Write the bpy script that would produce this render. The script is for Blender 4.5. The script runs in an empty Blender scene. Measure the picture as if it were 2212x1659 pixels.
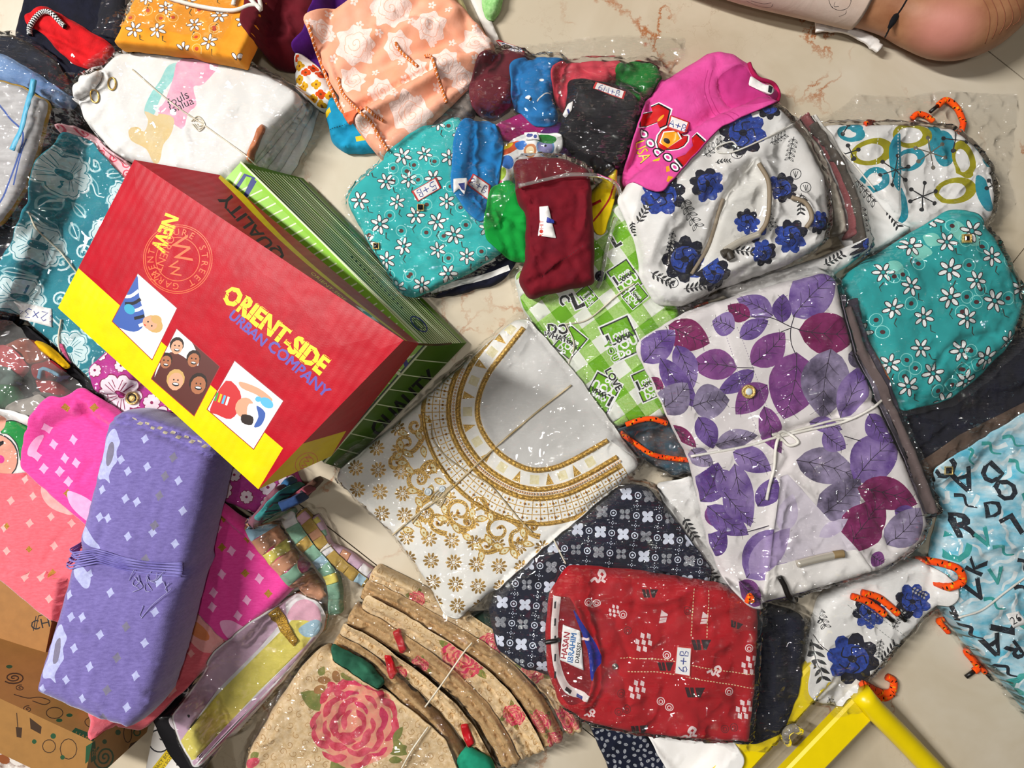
import bpy, math, random
import numpy as np
from mathutils import Vector
from mathutils.geometry import delaunay_2d_cdt

# ------------------------------------------------------------------ camera, world, lights, exposure
SC = bpy.context.scene
COL = SC.collection
H = 1.20                      # the phone is held 1.2 m above the floor, looking straight down
F = 1610.0                    # focal length in pixels of the 2212 x 1659 frame
CX, CY = 1106.0, 829.5
cam_d = bpy.data.cameras.new('phone_camera')
cam_d.sensor_width = 36.0
cam_d.lens = F / 2212.0 * 36.0
cam_d.clip_start = 0.01
cam = bpy.data.objects.new('phone_camera', cam_d)
cam.location = (0, 0, H)
COL.objects.link(cam)
SC.camera = cam

world = bpy.data.worlds.new('room_light')
SC.world = world
world.use_nodes = True
world.node_tree.nodes['Background'].inputs[0].default_value = (1.0, 0.97, 0.93, 1)
world.node_tree.nodes['Background'].inputs[1].default_value = 0.06


def area_light(name, loc, target, sx, sy, power, col):
    d = bpy.data.lights.new(name, 'AREA')
    d.shape = 'RECTANGLE'
    d.size = sx
    d.size_y = sy
    d.energy = power
    d.color = col
    o = bpy.data.objects.new(name, d)
    o.location = loc
    o.rotation_euler = (Vector(target) - Vector(loc)).to_track_quat('-Z', 'Y').to_euler()
    COL.objects.link(o)
    return o


area_light('ceiling_tube_light', (-2.40, 0.92, 3.10), (0.0, 0, 0), 0.14, 1.4, 180, (1.0, 0.98, 0.95))
area_light('ceiling_panel_light', (0.32, -0.12, 2.75), (0.1, 0, 0), 0.18, 0.18, 10, (1.0, 0.96, 0.90))
area_light('added_sparkle_light', (-0.75, -0.35, 2.75), (-0.3, 0, 0), 0.12, 0.12, 5, (1.0, 0.96, 0.90))  # unseen small lamp, added for more sparkle on the plastic film
SC.view_settings.view_transform = 'Standard'
SC.view_settings.look = 'None'
SC.view_settings.gamma = 1.0
SC.view_settings.exposure = 0.08
SC.view_settings.use_curve_mapping = False
SC.cycles.transparent_max_bounces = 16
SC.cycles.max_bounces = 4
SC.cycles.diffuse_bounces = 2
SC.cycles.glossy_bounces = 2
SC.cycles.use_adaptive_sampling = True
SC.cycles.adaptive_threshold = 0.06
SC.cycles.adaptive_min_samples = 16
SC.cycles.caustics_reflective = False
SC.cycles.caustics_refractive = False

# ------------------------------------------------------------------ helpers: maths
rng = random.Random(7)


def W(px, py, z=0.0):
    k = (H - z) / F
    return ((px - CX) * k, -(py - CY) * k)


def W3(px, py, z):
    x, y = W(px, py, z)
    return Vector((x, y, z))


def Wa(a, z=0.0):
    a = np.asarray(a, float)
    k = (H - z) / F
    return np.stack([(a[:, 0] - CX) * k, -(a[:, 1] - CY) * k], 1)


def lin(h):
    h = h.lstrip('#')
    out = []
    for i in (0, 2, 4):
        c = int(h[i:i + 2], 16) / 255
        out.append(c / 12.92 if c <= 0.04045 else ((c + 0.055) / 1.055) ** 2.4)
    return (out[0], out[1], out[2], 1.0)


def _hash(ix, iy, s):
    n = (ix.astype(np.int64) * 374761393 + iy.astype(np.int64) * 668265263 + int(s) * 982451653) & 0xffffffff
    n = ((n ^ (n >> 13)) * 1274126177) & 0xffffffff
    return ((n ^ (n >> 16)) & 0xffff) / 65536.0 * 2 * math.pi


def pn(x, y, s=0):
    x0 = np.floor(x)
    y0 = np.floor(y)
    fx, fy = x - x0, y - y0
    u = fx * fx * fx * (fx * (fx * 6 - 15) + 10)
    v = fy * fy * fy * (fy * (fy * 6 - 15) + 10)

    def g(dx, dy):
        a = _hash(x0 + dx, y0 + dy, s)
        return np.cos(a) * (fx - dx) + np.sin(a) * (fy - dy)
    return ((g(0, 0) * (1 - u) + g(1, 0) * u) * (1 - v) + (g(0, 1) * (1 - u) + g(1, 1) * u) * v) * 1.5


def sdf(P, poly):
    """distance to the outline, positive inside"""
    P = np.asarray(P, float)
    out = np.empty(len(P))
    ax, ay = poly[:, 0][None], poly[:, 1][None]
    ex, ey = np.roll(ax, -1, 1) - ax, np.roll(ay, -1, 1) - ay
    by = ay + ey
    il = 1.0 / (ex * ex + ey * ey + 1e-18)
    sl_ = ex / np.where(ey == 0, 1e-18, ey)
    for i in range(0, len(P), 400):
        x, y = P[i:i + 400, 0:1], P[i:i + 400, 1:2]
        dx, dy = x - ax, y - ay
        t = dx * ex
        t += dy * ey
        t *= il
        np.clip(t, 0, 1, out=t)
        qx = dx - t * ex
        qy = dy - t * ey
        qx *= qx
        qy *= qy
        qx += qy
        dist = np.sqrt(qx.min(1))
        c = (ay > y) != (by > y)
        c &= dx < dy * sl_
        ins = (np.count_nonzero(c, axis=1) & 1) == 1
        out[i:i + 400] = np.where(ins, dist, -dist)
    return out


def inside(P, loops):
    r = np.zeros(len(P), int)
    for lp in loops:
        A = np.asarray(lp)
        m = (P[:, 0] >= A[:, 0].min()) & (P[:, 0] <= A[:, 0].max()) & (P[:, 1] >= A[:, 1].min()) & (P[:, 1] <= A[:, 1].max())
        idx = np.nonzero(m)[0]
        if not len(idx):
            continue
        p = P[idx]
        B = np.roll(A, -1, 0)
        E = B - A
        c = (A[None, :, 1] > p[:, None, 1]) != (B[None, :, 1] > p[:, None, 1])
        xi = E[None, :, 0] * (p[:, None, 1] - A[None, :, 1]) / np.where(E[None, :, 1] == 0, 1e-18, E[None, :, 1]) + A[None, :, 0]
        r[idx] += (c & (p[:, None, 0] < xi)).sum(1)
    return r % 2 == 1


def paint_faces(cen, pl, mi):
    """material index of each triangle from the print outlines, later print on top"""
    od = np.argsort(cen[:, 0])
    C = cen[od]
    xs, ys = C[:, 0], C[:, 1]
    for loops, k in pl:
        hit = None
        for A in loops:
            i0, i1 = np.searchsorted(xs, A[:, 0].min()), np.searchsorted(xs, A[:, 0].max())
            if i1 <= i0:
                continue
            y = ys[i0:i1]
            j = np.nonzero((y >= A[:, 1].min()) & (y <= A[:, 1].max()))[0]
            if not len(j):
                continue
            px, py = xs[i0:i1][j][:, None], y[j][:, None]
            ax, ay = A[:, 0][None], A[:, 1][None]
            ex, ey = np.roll(ax, -1, 1) - ax, np.roll(ay, -1, 1) - ay
            c = (ay > py) != (ay + ey > py)
            c &= px - ax < (py - ay) * (ex / np.where(ey == 0, 1e-18, ey))
            odd = j[(np.count_nonzero(c, axis=1) & 1) == 1] + i0
            hit = odd if hit is None else np.setxor1d(hit, odd, assume_unique=True)
        if hit is not None:
            mi[od[hit]] = k


def rnd(pts, cr=10, n=4):
    """round the corners of an outline"""
    pts = [np.array(p[:2], float) for p in pts]
    out = []
    N = len(pts)
    for i in range(N):
        p, a, b = pts[i], pts[i - 1], pts[(i + 1) % N]
        la, lb = np.linalg.norm(a - p), np.linalg.norm(b - p)
        s = p + (a - p) * min(cr / max(la, 1e-9), 0.48)
        e = p + (b - p) * min(cr / max(lb, 1e-9), 0.48)
        for k in range(n + 1):
            t = k / n
            out.append(s * (1 - t) ** 2 + p * 2 * t * (1 - t) + e * t * t)
    return np.array(out)


def spl(pts, n=6, closed=False):
    """Catmull-Rom through points"""
    P = [np.array(p, float) for p in pts]
    N = len(P)
    out = []
    rngi = range(N if closed else N - 1)
    for i in rngi:
        p1, p2 = P[i], P[(i + 1) % N]
        p0 = P[i - 1] if (closed or i > 0) else 2 * p1 - p2
        p3 = P[(i + 2) % N] if (closed or i + 2 < N) else 2 * p2 - p1
        for k in range(n):
            t = k / n
            out.append(0.5 * (2 * p1 + (p2 - p0) * t + (2 * p0 - 5 * p1 + 4 * p2 - p3) * t * t + (3 * p1 - p0 - 3 * p2 + p3) * t ** 3))
    if not closed:
        out.append(P[-1])
    return np.array(out)


def resample(poly, d, closed=True):
    P = np.asarray(poly, float)
    if closed:
        P = np.vstack([P, P[:1]])
    out = []
    for a, b in zip(P[:-1], P[1:]):
        L = np.linalg.norm(b - a)
        if L < 1e-9:
            continue
        n = max(1, int(math.ceil(L / d)))
        for k in range(n):
            out.append(a + (b - a) * k / n)
    if not closed:
        out.append(P[-1])
    return np.array(out)


# ------------------------------------------------------------------ height map of the growing heap
HX0, HY0, HR = -1.05, -0.85, 0.003
HNX, HNY = int(2.1 / HR), int(1.7 / HR)
HM = np.zeros((HNY, HNX))


def hm_at(x, y, M=None):
    M = HM if M is None else M
    fx = np.clip((np.asarray(x) - HX0) / HR - 0.5, 0, HNX - 1.001)
    fy = np.clip((np.asarray(y) - HY0) / HR - 0.5, 0, HNY - 1.001)
    ix, iy = fx.astype(int), fy.astype(int)
    u, v = fx - ix, fy - iy
    return (M[iy, ix] * (1 - u) + M[iy, ix + 1] * u) * (1 - v) + (M[iy + 1, ix] * (1 - u) + M[iy + 1, ix + 1] * u) * v


def window(poly, pad=0.0):
    ix0 = max(0, int((poly[:, 0].min() - pad - HX0) / HR))
    ix1 = min(HNX, int((poly[:, 0].max() + pad - HX0) / HR) + 2)
    iy0 = max(0, int((poly[:, 1].min() - pad - HY0) / HR))
    iy1 = min(HNY, int((poly[:, 1].max() + pad - HY0) / HR) + 2)
    xs = HX0 + (np.arange(ix0, ix1) + 0.5) * HR
    ys = HY0 + (np.arange(iy0, iy1) + 0.5) * HR
    X, Y = np.meshgrid(xs, ys)
    return (slice(iy0, iy1), slice(ix0, ix1)), X, Y


def blur(M, r):
    """three box blurs"""
    r = max(1, int(r))
    for _ in range(2):
        for ax in (0, 1):
            pad = [(0, 0), (0, 0)]
            pad[ax] = (r + 1, r)
            C = np.cumsum(np.pad(M, pad, mode='edge'), ax)
            n = M.shape[ax]
            if ax == 0:
                M = (C[2 * r + 1:2 * r + 1 + n] - C[:n]) / (2 * r + 1)
            else:
                M = (C[:, 2 * r + 1:2 * r + 1 + n] - C[:, :n]) / (2 * r + 1)
    return M


def dilate(M, r):
    for _ in range(int(r)):
        p = np.pad(M, 1, mode='edge')
        M = np.maximum.reduce([p[1:-1, 1:-1], p[:-2, 1:-1], p[2:, 1:-1], p[1:-1, :-2], p[1:-1, 2:]])
    return M


def hm_raise(poly, fn):
    sl, X, Y = window(poly)
    P = np.stack([X.ravel(), Y.ravel()], 1)
    d = sdf(P, poly)
    z = fn(P, d)
    z = np.where(d > -0.001, z, -1).reshape(X.shape)
    HM[sl] = np.maximum(HM[sl], z)


# ------------------------------------------------------------------ materials
MATS = {}


def nodes_of(name):
    m = bpy.data.materials.new(name)
    m.use_nodes = True
    nt = m.node_tree
    b = nt.nodes['Principled BSDF']
    tc = nt.nodes.new('ShaderNodeTexCoord')
    return m, nt, b, tc.outputs['Object']


def _noise(nt, co, scale, detail=3, rough=0.55, sc=None, dist=0.0):
    if sc is not None:
        mp = nt.nodes.new('ShaderNodeMapping')
        mp.inputs['Scale'].default_value = sc
        nt.links.new(co, mp.inputs[0])
        co = mp.outputs[0]
    n = nt.nodes.new('ShaderNodeTexNoise')
    n.inputs['Scale'].default_value = scale
    n.inputs['Detail'].default_value = detail
    n.inputs['Roughness'].default_value = rough
    n.inputs['Distortion'].default_value = dist
    nt.links.new(co, n.inputs['Vector'])
    return n.outputs['Fac']


def _ramp(nt, fac, stops, interp='LINEAR'):
    r = nt.nodes.new('ShaderNodeValToRGB')
    r.color_ramp.interpolation = interp
    els = r.color_ramp.elements
    while len(els) < len(stops):
        els.new(0.5)
    for e, (p, c) in zip(els, stops):
        e.position = p
        e.color = c
    nt.links.new(fac, r.inputs[0])
    return r.outputs[0]


def _mixrgb(nt, fac, a, b, mode='MIX'):
    m = nt.nodes.new('ShaderNodeMix')
    m.data_type = 'RGBA'
    m.blend_type = mode
    for sock, v in ((m.inputs[0], fac), (m.inputs[6], a), (m.inputs[7], b)):
        if isinstance(v, (int, float)):
            sock.default_value = v
        elif isinstance(v, tuple):
            sock.default_value = v
        else:
            nt.links.new(v, sock)
    return m.outputs[2]


def _bump(nt, b, h, strength, dist, prev=None):
    bp = nt.nodes.new('ShaderNodeBump')
    bp.inputs['Strength'].default_value = strength
    bp.inputs['Distance'].default_value = dist
    nt.links.new(h, bp.inputs['Height'])
    if prev is not None:
        nt.links.new(prev, bp.inputs['Normal'])
    nt.links.new(bp.outputs[0], b.inputs['Normal'])
    return bp.outputs[0]


def sh(c, k):
    return (c[0] * k, c[1] * k, c[2] * k, 1)


def cloth(name, col, col2=None, rough=0.85, vscale=30, weave=1500, wstr=0.2, wrk=0.14, wsc=24, metal=0.0, stretch=None, sheen=0.04, spec=0.22):
    """woven fabric: colour variation, weave grain and fine crumpling"""
    key = name
    if key in MATS:
        return MATS[key]
    m, nt, b, co = nodes_of(name)
    c1 = lin(col)
    c2 = lin(col2) if col2 else sh(c1, 0.82)
    f = _noise(nt, co, vscale, 4, 0.6, stretch)
    nt.links.new(_ramp(nt, f, [(0.33, c2), (0.66, c1)]), b.inputs['Base Color'])
    b.inputs['Roughness'].default_value = rough
    b.inputs['Metallic'].default_value = metal
    b.inputs['Specular IOR Level'].default_value = spec
    b.inputs['Sheen Weight'].default_value = sheen
    n1 = _bump(nt, b, _noise(nt, co, wsc, 4, 0.5, dist=1.4), wrk, 0.006)
    _bump(nt, b, _noise(nt, co, weave, 1, 0.5), wstr, 0.0006, n1)
    MATS[key] = m
    return m


def plain(name, col, rough=0.5, metal=0.0, spec=0.5, bump=None, var=0.0):
    if name in MATS:
        return MATS[name]
    m, nt, b, co = nodes_of(name)
    c = lin(col)
    f = _noise(nt, co, 60, 3)
    nt.links.new(_ramp(nt, f, [(0.3, sh(c, 1 - var)), (0.7, c)]), b.inputs['Base Color'])
    b.inputs['Roughness'].default_value = rough
    b.inputs['Metallic'].default_value = metal
    b.inputs['Specular IOR Level'].default_value = spec
    if bump:
        _bump(nt, b, _noise(nt, co, bump[0], 3), bump[1], 0.002)
    MATS[name] = m
    return m


def glitter(name, c1, c2, scale=900, rough=0.35):
    if name in MATS:
        return MATS[name]
    m, nt, b, co = nodes_of(name)
    f = _noise(nt, co, scale, 2, 0.6)
    nt.links.new(_ramp(nt, f, [(0.35, lin(c2)), (0.6, lin(c1))]), b.inputs['Base Color'])
    b.inputs['Metallic'].default_value = 0.45
    b.inputs['Roughness'].default_value = rough
    _bump(nt, b, f, 0.9, 0.0015)
    MATS[name] = m
    return m


def film_mat(name, tint='FFFFFF', haze=0.012, rough=0.045, bs=1.0, fine=24):
    """thin clear polythene: mostly see-through with sharp crinkled reflections"""
    if name in MATS:
        return MATS[name]
    m = bpy.data.materials.new(name)
    m.use_nodes = True
    nt = m.node_tree
    nt.nodes.clear()
    out = nt.nodes.new('ShaderNodeOutputMaterial')
    tc = nt.nodes.new('ShaderNodeTexCoord')
    co = tc.outputs['Object']
    tr = nt.nodes.new('ShaderNodeBsdfTransparent')
    tr.inputs[0].default_value = lin(tint)
    gl = nt.nodes.new('ShaderNodeBsdfGlossy')
    gl.inputs['Roughness'].default_value = rough
    gl.inputs[0].default_value = (1, 1, 1, 1)
    df = nt.nodes.new('ShaderNodeBsdfDiffuse')
    df.inputs[0].default_value = (0.9, 0.88, 0.85, 1)
    fr = nt.nodes.new('ShaderNodeFresnel')
    fr.inputs['IOR'].default_value = 1.17
    prev = None
    for k, (rot, sx, sy, st_, ms) in enumerate(((0.5, 1.0, 4.0, 1.0, 9), (2.3, 1.0, 5.0, 0.9, 13), (1.3, 2.0, 4.0, 0.7, 17))):
        mp = nt.nodes.new('ShaderNodeMapping')
        mp.inputs['Rotation'].default_value = (0, 0, rot)
        mp.inputs['Scale'].default_value = (sx, sy, 1)
        mp.inputs['Location'].default_value = (k * 3.1, k * 1.7, 0)
        nt.links.new(co, mp.inputs[0])
        ht = _noise(nt, mp.outputs[0], fine, 0.5, 0.5, dist=0.9)
        mk = _ramp(nt, _noise(nt, co, ms, 1.5), [(0.44, (0, 0, 0, 1)), (0.54, (1, 1, 1, 1))])
        mul = nt.nodes.new('ShaderNodeMath')
        mul.operation = 'MULTIPLY'
        nt.links.new(ht, mul.inputs[0])
        nt.links.new(mk, mul.inputs[1])
        bp2 = nt.nodes.new('ShaderNodeBump')
        bp2.inputs['Strength'].default_value = min(1.0, bs * st_)
        bp2.inputs['Distance'].default_value = 0.022
        nt.links.new(mul.outputs[0], bp2.inputs['Height'])
        if prev is not None:
            nt.links.new(prev, bp2.inputs['Normal'])
        prev = bp2.outputs[0]
    nt.links.new(prev, gl.inputs['Normal'])
    fa = nt.nodes.new('ShaderNodeMath')
    fa.operation = 'ADD'
    fa.inputs[1].default_value = 0.085
    nt.links.new(fr.outputs[0], fa.inputs[0])
    m1 = nt.nodes.new('ShaderNodeMixShader')
    m1.inputs[0].default_value = haze
    nt.links.new(tr.outputs[0], m1.inputs[1])
    nt.links.new(df.outputs[0], m1.inputs[2])
    m2 = nt.nodes.new('ShaderNodeMixShader')
    nt.links.new(fa.outputs[0], m2.inputs[0])
    nt.links.new(m1.outputs[0], m2.inputs[1])
    nt.links.new(gl.outputs[0], m2.inputs[2])
    nt.links.new(m2.outputs[0], out.inputs[0])
    MATS[name] = m
    return m


# ------------------------------------------------------------------ helpers: objects
ORI = {}


def thing(name, label, cat, px, py, z=0.0, group=None):
    o = bpy.data.objects.new(name, None)
    o.empty_display_size = 0.02
    x, y = W(px, py, z)
    o.location = (x, y, z)
    COL.objects.link(o)
    ORI[o] = np.array([x, y, z])
    o['label'] = label
    o['category'] = cat
    if group:
        o['group'] = group
    return o


def tag(o, label=None, cat=None, group=None, kind=None):
    for k, v in (('label', label), ('category', cat), ('group', group), ('kind', kind)):
        if v:
            o[k] = v
    return o


def mkobj(name, V, Fc, mats, parent=None, mi=None, smooth=True):
    me = bpy.data.meshes.new(name)
    V = np.asarray(V, float)
    if parent is not None:
        org = ORI[parent]
    else:
        org = np.array([V[:, 0].mean(), V[:, 1].mean(), V[:, 2].min()])
    me.from_pydata((V - org).tolist(), [], [tuple(int(i) for i in f) for f in Fc])
    if not isinstance(mats, (list, tuple)):
        mats = [mats]
    for m in mats:
        me.materials.append(m)
    if mi is not None:
        me.polygons.foreach_set('material_index', np.asarray(mi, dtype=np.int32))
    if smooth:
        me.polygons.foreach_set('use_smooth', np.ones(len(me.polygons), dtype=bool))
    me.update()
    o = bpy.data.objects.new(name, me)
    COL.objects.link(o)
    if parent is not None:
        o.parent = parent
    else:
        o.location = org
    ORI[o] = org
    return o


# ------------------------------------------------------------------ helpers: flat print shapes, in photo pixels
def ell(cx, cy, rx, ry=None, rot=0, n=14):
    ry = rx if ry is None else ry
    t = np.linspace(0, 2 * math.pi, n, endpoint=False)
    c, s = math.cos(math.radians(rot)), math.sin(math.radians(rot))
    x, y = rx * np.cos(t), ry * np.sin(t)
    return np.stack([cx + x * c - y * s, cy + x * s + y * c], 1)


def ring(cx, cy, r, w, n=18, ry=None, rot=0):
    ry = r if ry is None else ry
    return [ell(cx, cy, r + w / 2, ry + w / 2, rot, n), ell(cx, cy, r - w / 2, ry - w / 2, rot, n)]


def stroke(pts, w, w2=None):
    """ribbon of width w along a polyline (tapering to w2)"""
    P = np.asarray(pts, float)
    T = np.gradient(P, axis=0)
    T /= np.linalg.norm(T, axis=1, keepdims=True) + 1e-9
    N = np.stack([-T[:, 1], T[:, 0]], 1)
    w2 = w if w2 is None else w2
    ww = np.linspace(w, w2, len(P))[:, None] / 2
    return np.vstack([P + N * ww, (P - N * ww)[::-1]])


def dashes(pts, w=2.0, dash=6, gap=4):
    P = resample(pts, 1.0, closed=False)
    out = []
    i = 0
    while i + dash < len(P):
        out.append(stroke([P[i], P[i + dash]], w))
        i += dash + gap
    return out


def leafshape(b, t, w, n=9, bend=0.0, pt=0.85):
    b, t = np.array(b, float), np.array(t, float)
    d = t - b
    nrm = np.array([-d[1], d[0]]) / (np.linalg.norm(d) + 1e-9)
    u = np.linspace(0, 1, n)
    prof = np.sin(math.pi * u ** pt) ** 0.8
    prof[0] = prof[-1] = 0
    mid = b[None] + d[None] * u[:, None] + nrm[None] * (bend * np.sin(math.pi * u))[:, None]
    L = mid + nrm[None] * (prof * w / 2)[:, None]
    R = mid - nrm[None] * (prof * w / 2)[:, None]
    return np.vstack([L, R[1:-1][::-1]]), mid, nrm


def xf(pts, cx, cy, s=1.0, rot=0.0, sx=1.0):
    c, q = math.cos(math.radians(rot)), math.sin(math.radians(rot))
    P = np.asarray(pts, float) * s
    P = P * np.array([sx, 1.0])
    return np.stack([cx + P[:, 0] * c - P[:, 1] * q, cy + P[:, 0] * q + P[:, 1] * c], 1)


_tcache = {}


def text_loops(s, bold=0.0, res=3):
    """outlines of a word in the built-in font, cap height about 0.7, y down, centred"""
    key = (s, bold, res)
    if key in _tcache:
        return _tcache[key]
    cu = bpy.data.curves.new('t', 'FONT')
    cu.body = s
    cu.fill_mode = 'NONE'
    cu.resolution_u = res
    cu.align_x = 'CENTER'
    cu.align_y = 'CENTER'
    cu.offset = bold
    o = bpy.data.objects.new('t', cu)
    COL.objects.link(o)
    dg = bpy.context.evaluated_depsgraph_get()
    me = o.evaluated_get(dg).to_mesh()
    n = len(me.vertices)
    co = np.empty(n * 3)
    me.vertices.foreach_get('co', co)
    co = co.reshape(-1, 3)[:, :2]
    adj = {}
    for e in me.edges:
        a, b = e.vertices
        adj.setdefault(a, []).append(b)
        adj.setdefault(b, []).append(a)
    seen = set()
    loops = []
    for st in range(n):
        if st in seen or st not in adj:
            continue
        lp = [st]
        seen.add(st)
        cur = st
        while True:
            nx = [k for k in adj[cur] if k not in seen]
            if not nx:
                break
            cur = nx[0]
            seen.add(cur)
            lp.append(cur)
        if len(lp) > 2:
            loops.append(co[lp] * np.array([1, -1]))
    o.evaluated_get(dg).to_mesh_clear()
    bpy.data.objects.remove(o)
    bpy.data.curves.remove(cu)
    _tcache[key] = loops
    return loops


def text(s, cx, cy, size, rot=0, bold=0.0, sx=1.0, res=2):
    return [xf(l, cx, cy, size, rot, sx) for l in text_loops(s, bold, res)]


def tp(s, cx, cy, size, m, rot=0, bold=0.0, sx=1.0, res=2):
    """printed word as paint entries, thickened by bold pixels"""
    L = text(s, cx, cy, size, rot, 0.0, sx, res)
    out = [(L, m)]
    if bold:
        for l in L:
            C = np.vstack([l, l[:2]])
            out.append((stroke(C, bold), m))
    return out


HAND = {   # simple pen strokes in a unit box, y down
    '5': [[(.8, 0), (.2, 0), (.15, .45), (.6, .4), (.8, .65), (.6, .95), (.1, .95)]],
    '6': [[(.7, 0), (.4, .25), (.2, .6), (.25, .92), (.55, 1), (.82, .82), (.7, .55), (.4, .55), (.22, .78)]],
    '2': [[(.15, .2), (.45, 0), (.75, .25), (.2, .95), (.85, .95)]],
    '3': [[(.15, .05), (.7, .05), (.4, .4), (.8, .65), (.5, 1), (.1, .9)]],
    '4': [[(.55, 0), (.1, .6), (.85, .6)], [(.6, .3), (.6, 1)]],
    '+': [[(.1, .5), (.9, .5)], [(.5, .15), (.5, .85)]],
    'x': [[(.15, .2), (.8, .85)], [(.8, .2), (.15, .85)]],
    'B': [[(.2, 0), (.2, 1), (.65, .95), (.75, .7), (.2, .5), (.65, .35), (.6, .05), (.2, 0)]],
    'M': [[(.1, 1), (.2, .1), (.5, .7), (.8, .1), (.9, 1)]],
    'A': [[(.1, 1), (.5, 0), (.9, 1)], [(.25, .6), (.75, .6)]],
    'W': [[(.05, .1), (.25, .95), (.5, .3), (.75, .95), (.95, .1)]],
    ' ': [],
}


def hand(s, cx, cy, size, rot=0, w=2.2, adv=0.95):
    out = []
    n = len(s)
    for i, ch in enumerate(s):
        for stk in HAND.get(ch, []):
            pts = [((i - n / 2) * adv + x, y - 0.5) for x, y in stk]
            out.append(stroke(xf(pts, cx, cy, size, rot), w))
    return out


def scatter(outline, dist, seed=0, pad=0, tries=4000):
    """evenly spread random spots inside an outline (pixels)"""
    r = random.Random(seed)
    A = np.asarray([p[:2] for p in outline], float)
    x0, y0 = A.min(0) - pad
    x1, y1 = A.max(0) + pad
    pts = []
    d2 = dist * dist
    for _ in range(tries):
        p = (r.uniform(x0, x1), r.uniform(y0, y1))
        if all((p[0] - q[0]) ** 2 + (p[1] - q[1]) ** 2 > d2 for q in pts):
            pts.append(p)
    if not pts:
        return []
    P = np.array(pts)
    d = sdf(P, A)
    return [tuple(p) for p, k in zip(pts, d) if k > -pad]


# ------------------------------------------------------------------ the folded cloth / packet builder
def tri_fill(poly, spacing, loops, extra=None, inset=(0.0015, 0.004)):
    """triangulate an outline with inner points and print outlines as constraints; xy in metres"""
    vs = []
    es = []

    def addloop(L):
        b = len(vs)
        vs.extend(L.tolist())
        n = len(L)
        es.extend((b + i, b + (i + 1) % n) for i in range(n))
    addloop(poly)
    lo, hi = poly.min(0), poly.max(0)
    for L in loops:
        if (L.max(0) < lo).any() or (L.min(0) > hi).any():
            continue
        addloop(L)
    gx = np.arange(lo[0], hi[0], spacing)
    gy = np.arange(lo[1], hi[1], spacing * 0.87)
    X, Y = np.meshgrid(gx, gy)
    X = X + (np.arange(len(gy)) % 2)[:, None] * spacing * 0.5
    G = np.stack([X.ravel(), Y.ravel()], 1)
    rs = np.random.RandomState(3)
    G = G + rs.uniform(-0.18, 0.18, G.shape) * spacing
    d = sdf(G, poly)
    G = G[d > spacing * 0.45]
    vs.extend(G.tolist())
    # inner rings for a smooth rolled edge
    T = np.roll(poly, -1, 0) - np.roll(poly, 1, 0)
    T /= np.linalg.norm(T, axis=1, keepdims=True) + 1e-12
    area = 0.5 * np.sum(poly[:, 0] * np.roll(poly[:, 1], -1) - np.roll(poly[:, 0], -1) * poly[:, 1])
    N = np.stack([-T[:, 1], T[:, 0]], 1) * (1 if area > 0 else -1)
    for k in inset:
        R = poly + N * k
        dd = sdf(R, poly)
        vs.extend(R[dd > k * 0.7].tolist())
    res = delaunay_2d_cdt([Vector(v) for v in vs], es, [], 0, 1e-6)
    OV = np.array([(v[0], v[1]) for v in res[0]])
    OF = np.array(res[2])
    cen = OV[OF].mean(1)
    keep = inside(cen, [poly])
    OF = OF[keep]
    # orientation up
    a, b, c = OV[OF[:, 0]], OV[OF[:, 1]], OV[OF[:, 2]]
    cr = (b[:, 0] - a[:, 0]) * (c[:, 1] - a[:, 1]) - (b[:, 1] - a[:, 1]) * (c[:, 0] - a[:, 0])
    OF[cr < 0] = OF[cr < 0][:, ::-1]
    OF = OF[np.abs(cr) > 1e-13]
    used = np.unique(OF)
    remap = -np.ones(len(OV), int)
    remap[used] = np.arange(len(used))
    return OV[used], remap[OF]


def wrinkle_fn(wr, seed):
    def f(P):
        z = np.zeros(len(P))
        for k, w in enumerate(wr or ()):
            amp, sc = w[0], w[1]
            ang = math.radians(w[2]) if len(w) > 2 else 0.0
            st = w[3] if len(w) > 3 else 1.0
            ridged = w[4] if len(w) > 4 else False
            c, s = math.cos(ang), math.sin(ang)
            u = (P[:, 0] * c + P[:, 1] * s) / (sc * st)
            v = (-P[:, 0] * s + P[:, 1] * c) / sc
            n = pn(u + 11.3 * k, v + 7.1 * k, seed + k)
            if ridged:
                n = 0.6 - 2.2 * np.abs(n)
            z += amp * n
        return z
    return f


def polyline_dist(P, L):
    A, B = L[:-1], L[1:]
    E = B - A
    L2 = (E ** 2).sum(1) + 1e-18
    out = np.empty(len(P))
    sgn = np.empty(len(P))
    for i in range(0, len(P), 6000):
        p = P[i:i + 6000]
        d = p[:, None, :] - A[None]
        t = np.clip((d * E[None]).sum(2) / L2[None], 0, 1)
        q = d - t[..., None] * E[None]
        dd = (q ** 2).sum(2)
        j = dd.argmin(1)
        k = np.arange(len(p))
        out[i:i + 6000] = np.sqrt(dd[k, j])
        cr = E[j, 0] * d[k, j, 1] - E[j, 1] * d[k, j, 0]
        sgn[i:i + 6000] = np.sign(cr)
    return out, sgn


class Info:
    pass


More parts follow.
